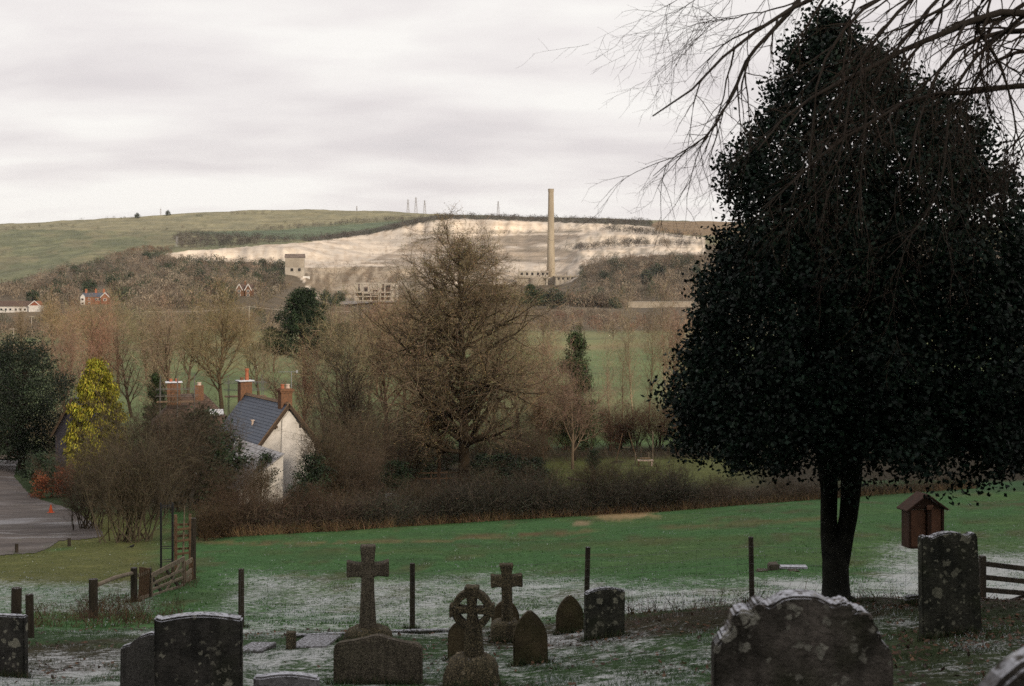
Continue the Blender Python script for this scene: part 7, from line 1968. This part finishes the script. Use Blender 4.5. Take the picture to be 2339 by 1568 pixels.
def litter(name, label, ylo, yhi, n, size, seed):
    rg = np.random.default_rng(seed)
    y = np.exp(rg.uniform(math.log(ylo), math.log(yhi), n)); u = rg.uniform(-300, 2640, n); x = (u - CX) / F * y
    bank = (u > 1400) & (y > 16.5)
    lit = fbm(x / 1.2, y / 1.2, 91, 4)
    k = rg.uniform(0, 1, n) < np.clip((lit - 0.42) * 4, 0.03, 1) * np.where(bank, 1.0, 0.55) + np.where(u > 1900, 0.25, 0)
    x, y = x[k], y[k]; n = len(x)
    c = np.stack([x, y, gz(x, y) + rg.uniform(0.008, 0.04, n)], 1)
    L = size * rg.uniform(0.6, 1.3, n)
    a = norm(np.stack([rg.normal(0, 1, n), rg.normal(0, 1, n), rg.normal(0, 0.35, n)], 1)); b = norm(np.cross(a, np.stack([rg.normal(0, 0.35, n), rg.normal(0, 0.35, n), np.ones(n)], 1)))
    V_ = np.stack([c - a * L[:, None] / 2, c + b * L[:, None] * 0.3, c + a * L[:, None] / 2, c - b * L[:, None] * 0.3], 1).reshape(-1, 3)
    pal = np.array([(0.085, 0.042, 0.024), (0.060, 0.034, 0.022), (0.11, 0.062, 0.034), (0.040, 0.026, 0.018)])
    cc = np.repeat(pal[rg.integers(0, 4, n)] * np.clip(rg.normal(1, 0.3, n), 0.4, 1.8)[:, None], 4, 0)
    o = link(name, nmesh(name, V_, np.arange(n * 4).reshape(-1, 4), M_leaf, cc)); o.color = (1, 1, 1, 1)
    setprops(o, label, "leaves", kind='stuff')
litter("fallen_leaves", "brown fallen leaves scattered over the churchyard", 4.5, 23.0, 34000, 0.055, 511)

# brown weeds round the left posts and along the garden side
def weeds(name, label, spots, seed, col, h):
    rg = np.random.default_rng(seed); Ps = []
    for (u0, u1, y0, y1, n) in spots:
        u = rg.uniform(u0, u1, n); y = rg.uniform(y0, y1, n); x = (u - CX) / F * y
        Ps.append(paths(np.stack([x, y, gz(x, y)], 1), np.stack([rg.normal(0, 0.5, n), rg.normal(0, 0.5, n), np.ones(n)], 1), rg.uniform(0.3, 1.0, n) * h, 4, 0.18, -0.10, rg))
    P = np.concatenate(Ps); n = len(P)
    v, f = ribbons(P, np.full(n, 0.006 * h / 0.5), rg, 0.3)
    o = link(name, nmesh(name, v, f, M_twig, vary(col, n, 8, rg, 0.35, 0.12))); o.color = (1, 1, 1, 1)
    setprops(o, label, "undergrowth", kind='stuff')
weeds("dead_weeds", "dead brown weeds and bramble round the left fence posts", [(60, 420, 24, 34, 1000), (180, 330, 29.5, 36, 700), (330, 450, 38, 43, 700), (1400, 2250, 21.0, 23.0, 500)], 521, (0.095, 0.062, 0.040), 0.42)
weeds("undergrowth", "tangled brown undergrowth in the gardens beyond the hedge", [(690, 1240, 66, 100, 6000), (455, 720, 60, 78, 2200), (1230, 1620, 118, 127, 2000)], 522, (0.072, 0.060, 0.044), 1.0)
weeds("straw", "pale straw scattered at the field edge", [(1345, 1505, 66.5, 69.5, 1500)], 523, (0.34, 0.25, 0.14), 0.12)
weeds("verge_grass", "ragged green grass along the edge of the lane", [(-60, 110, 55.2, 57.6, 900), (100, 260, 57.0, 60.0, 900), (30, 130, 74, 90, 700)], 524, (0.075, 0.105, 0.042), 0.16)
# ================================================================== winter haze over the valley
hz = MB().box((0, 0, 85), (21000, 21000, 215)).part("haze", None, None)
hm, hnt = new_mat("haze")
pv = hnt.nodes.new('ShaderNodeVolumePrincipled')
pv.inputs['Color'].default_value = (0.92, 0.93, 0.95, 1)
pv.inputs['Density'].default_value = 0.000035
pv.inputs['Anisotropy'].default_value = 0.0
ho = hnt.nodes.new('ShaderNodeOutputMaterial')
hnt.links.new(pv.outputs[0], ho.inputs['Volume'])
hz.data.materials.append(hm)
hz["kind"] = "stuff"
setprops(hz, "thin pale winter haze lying over the whole valley", "haze")
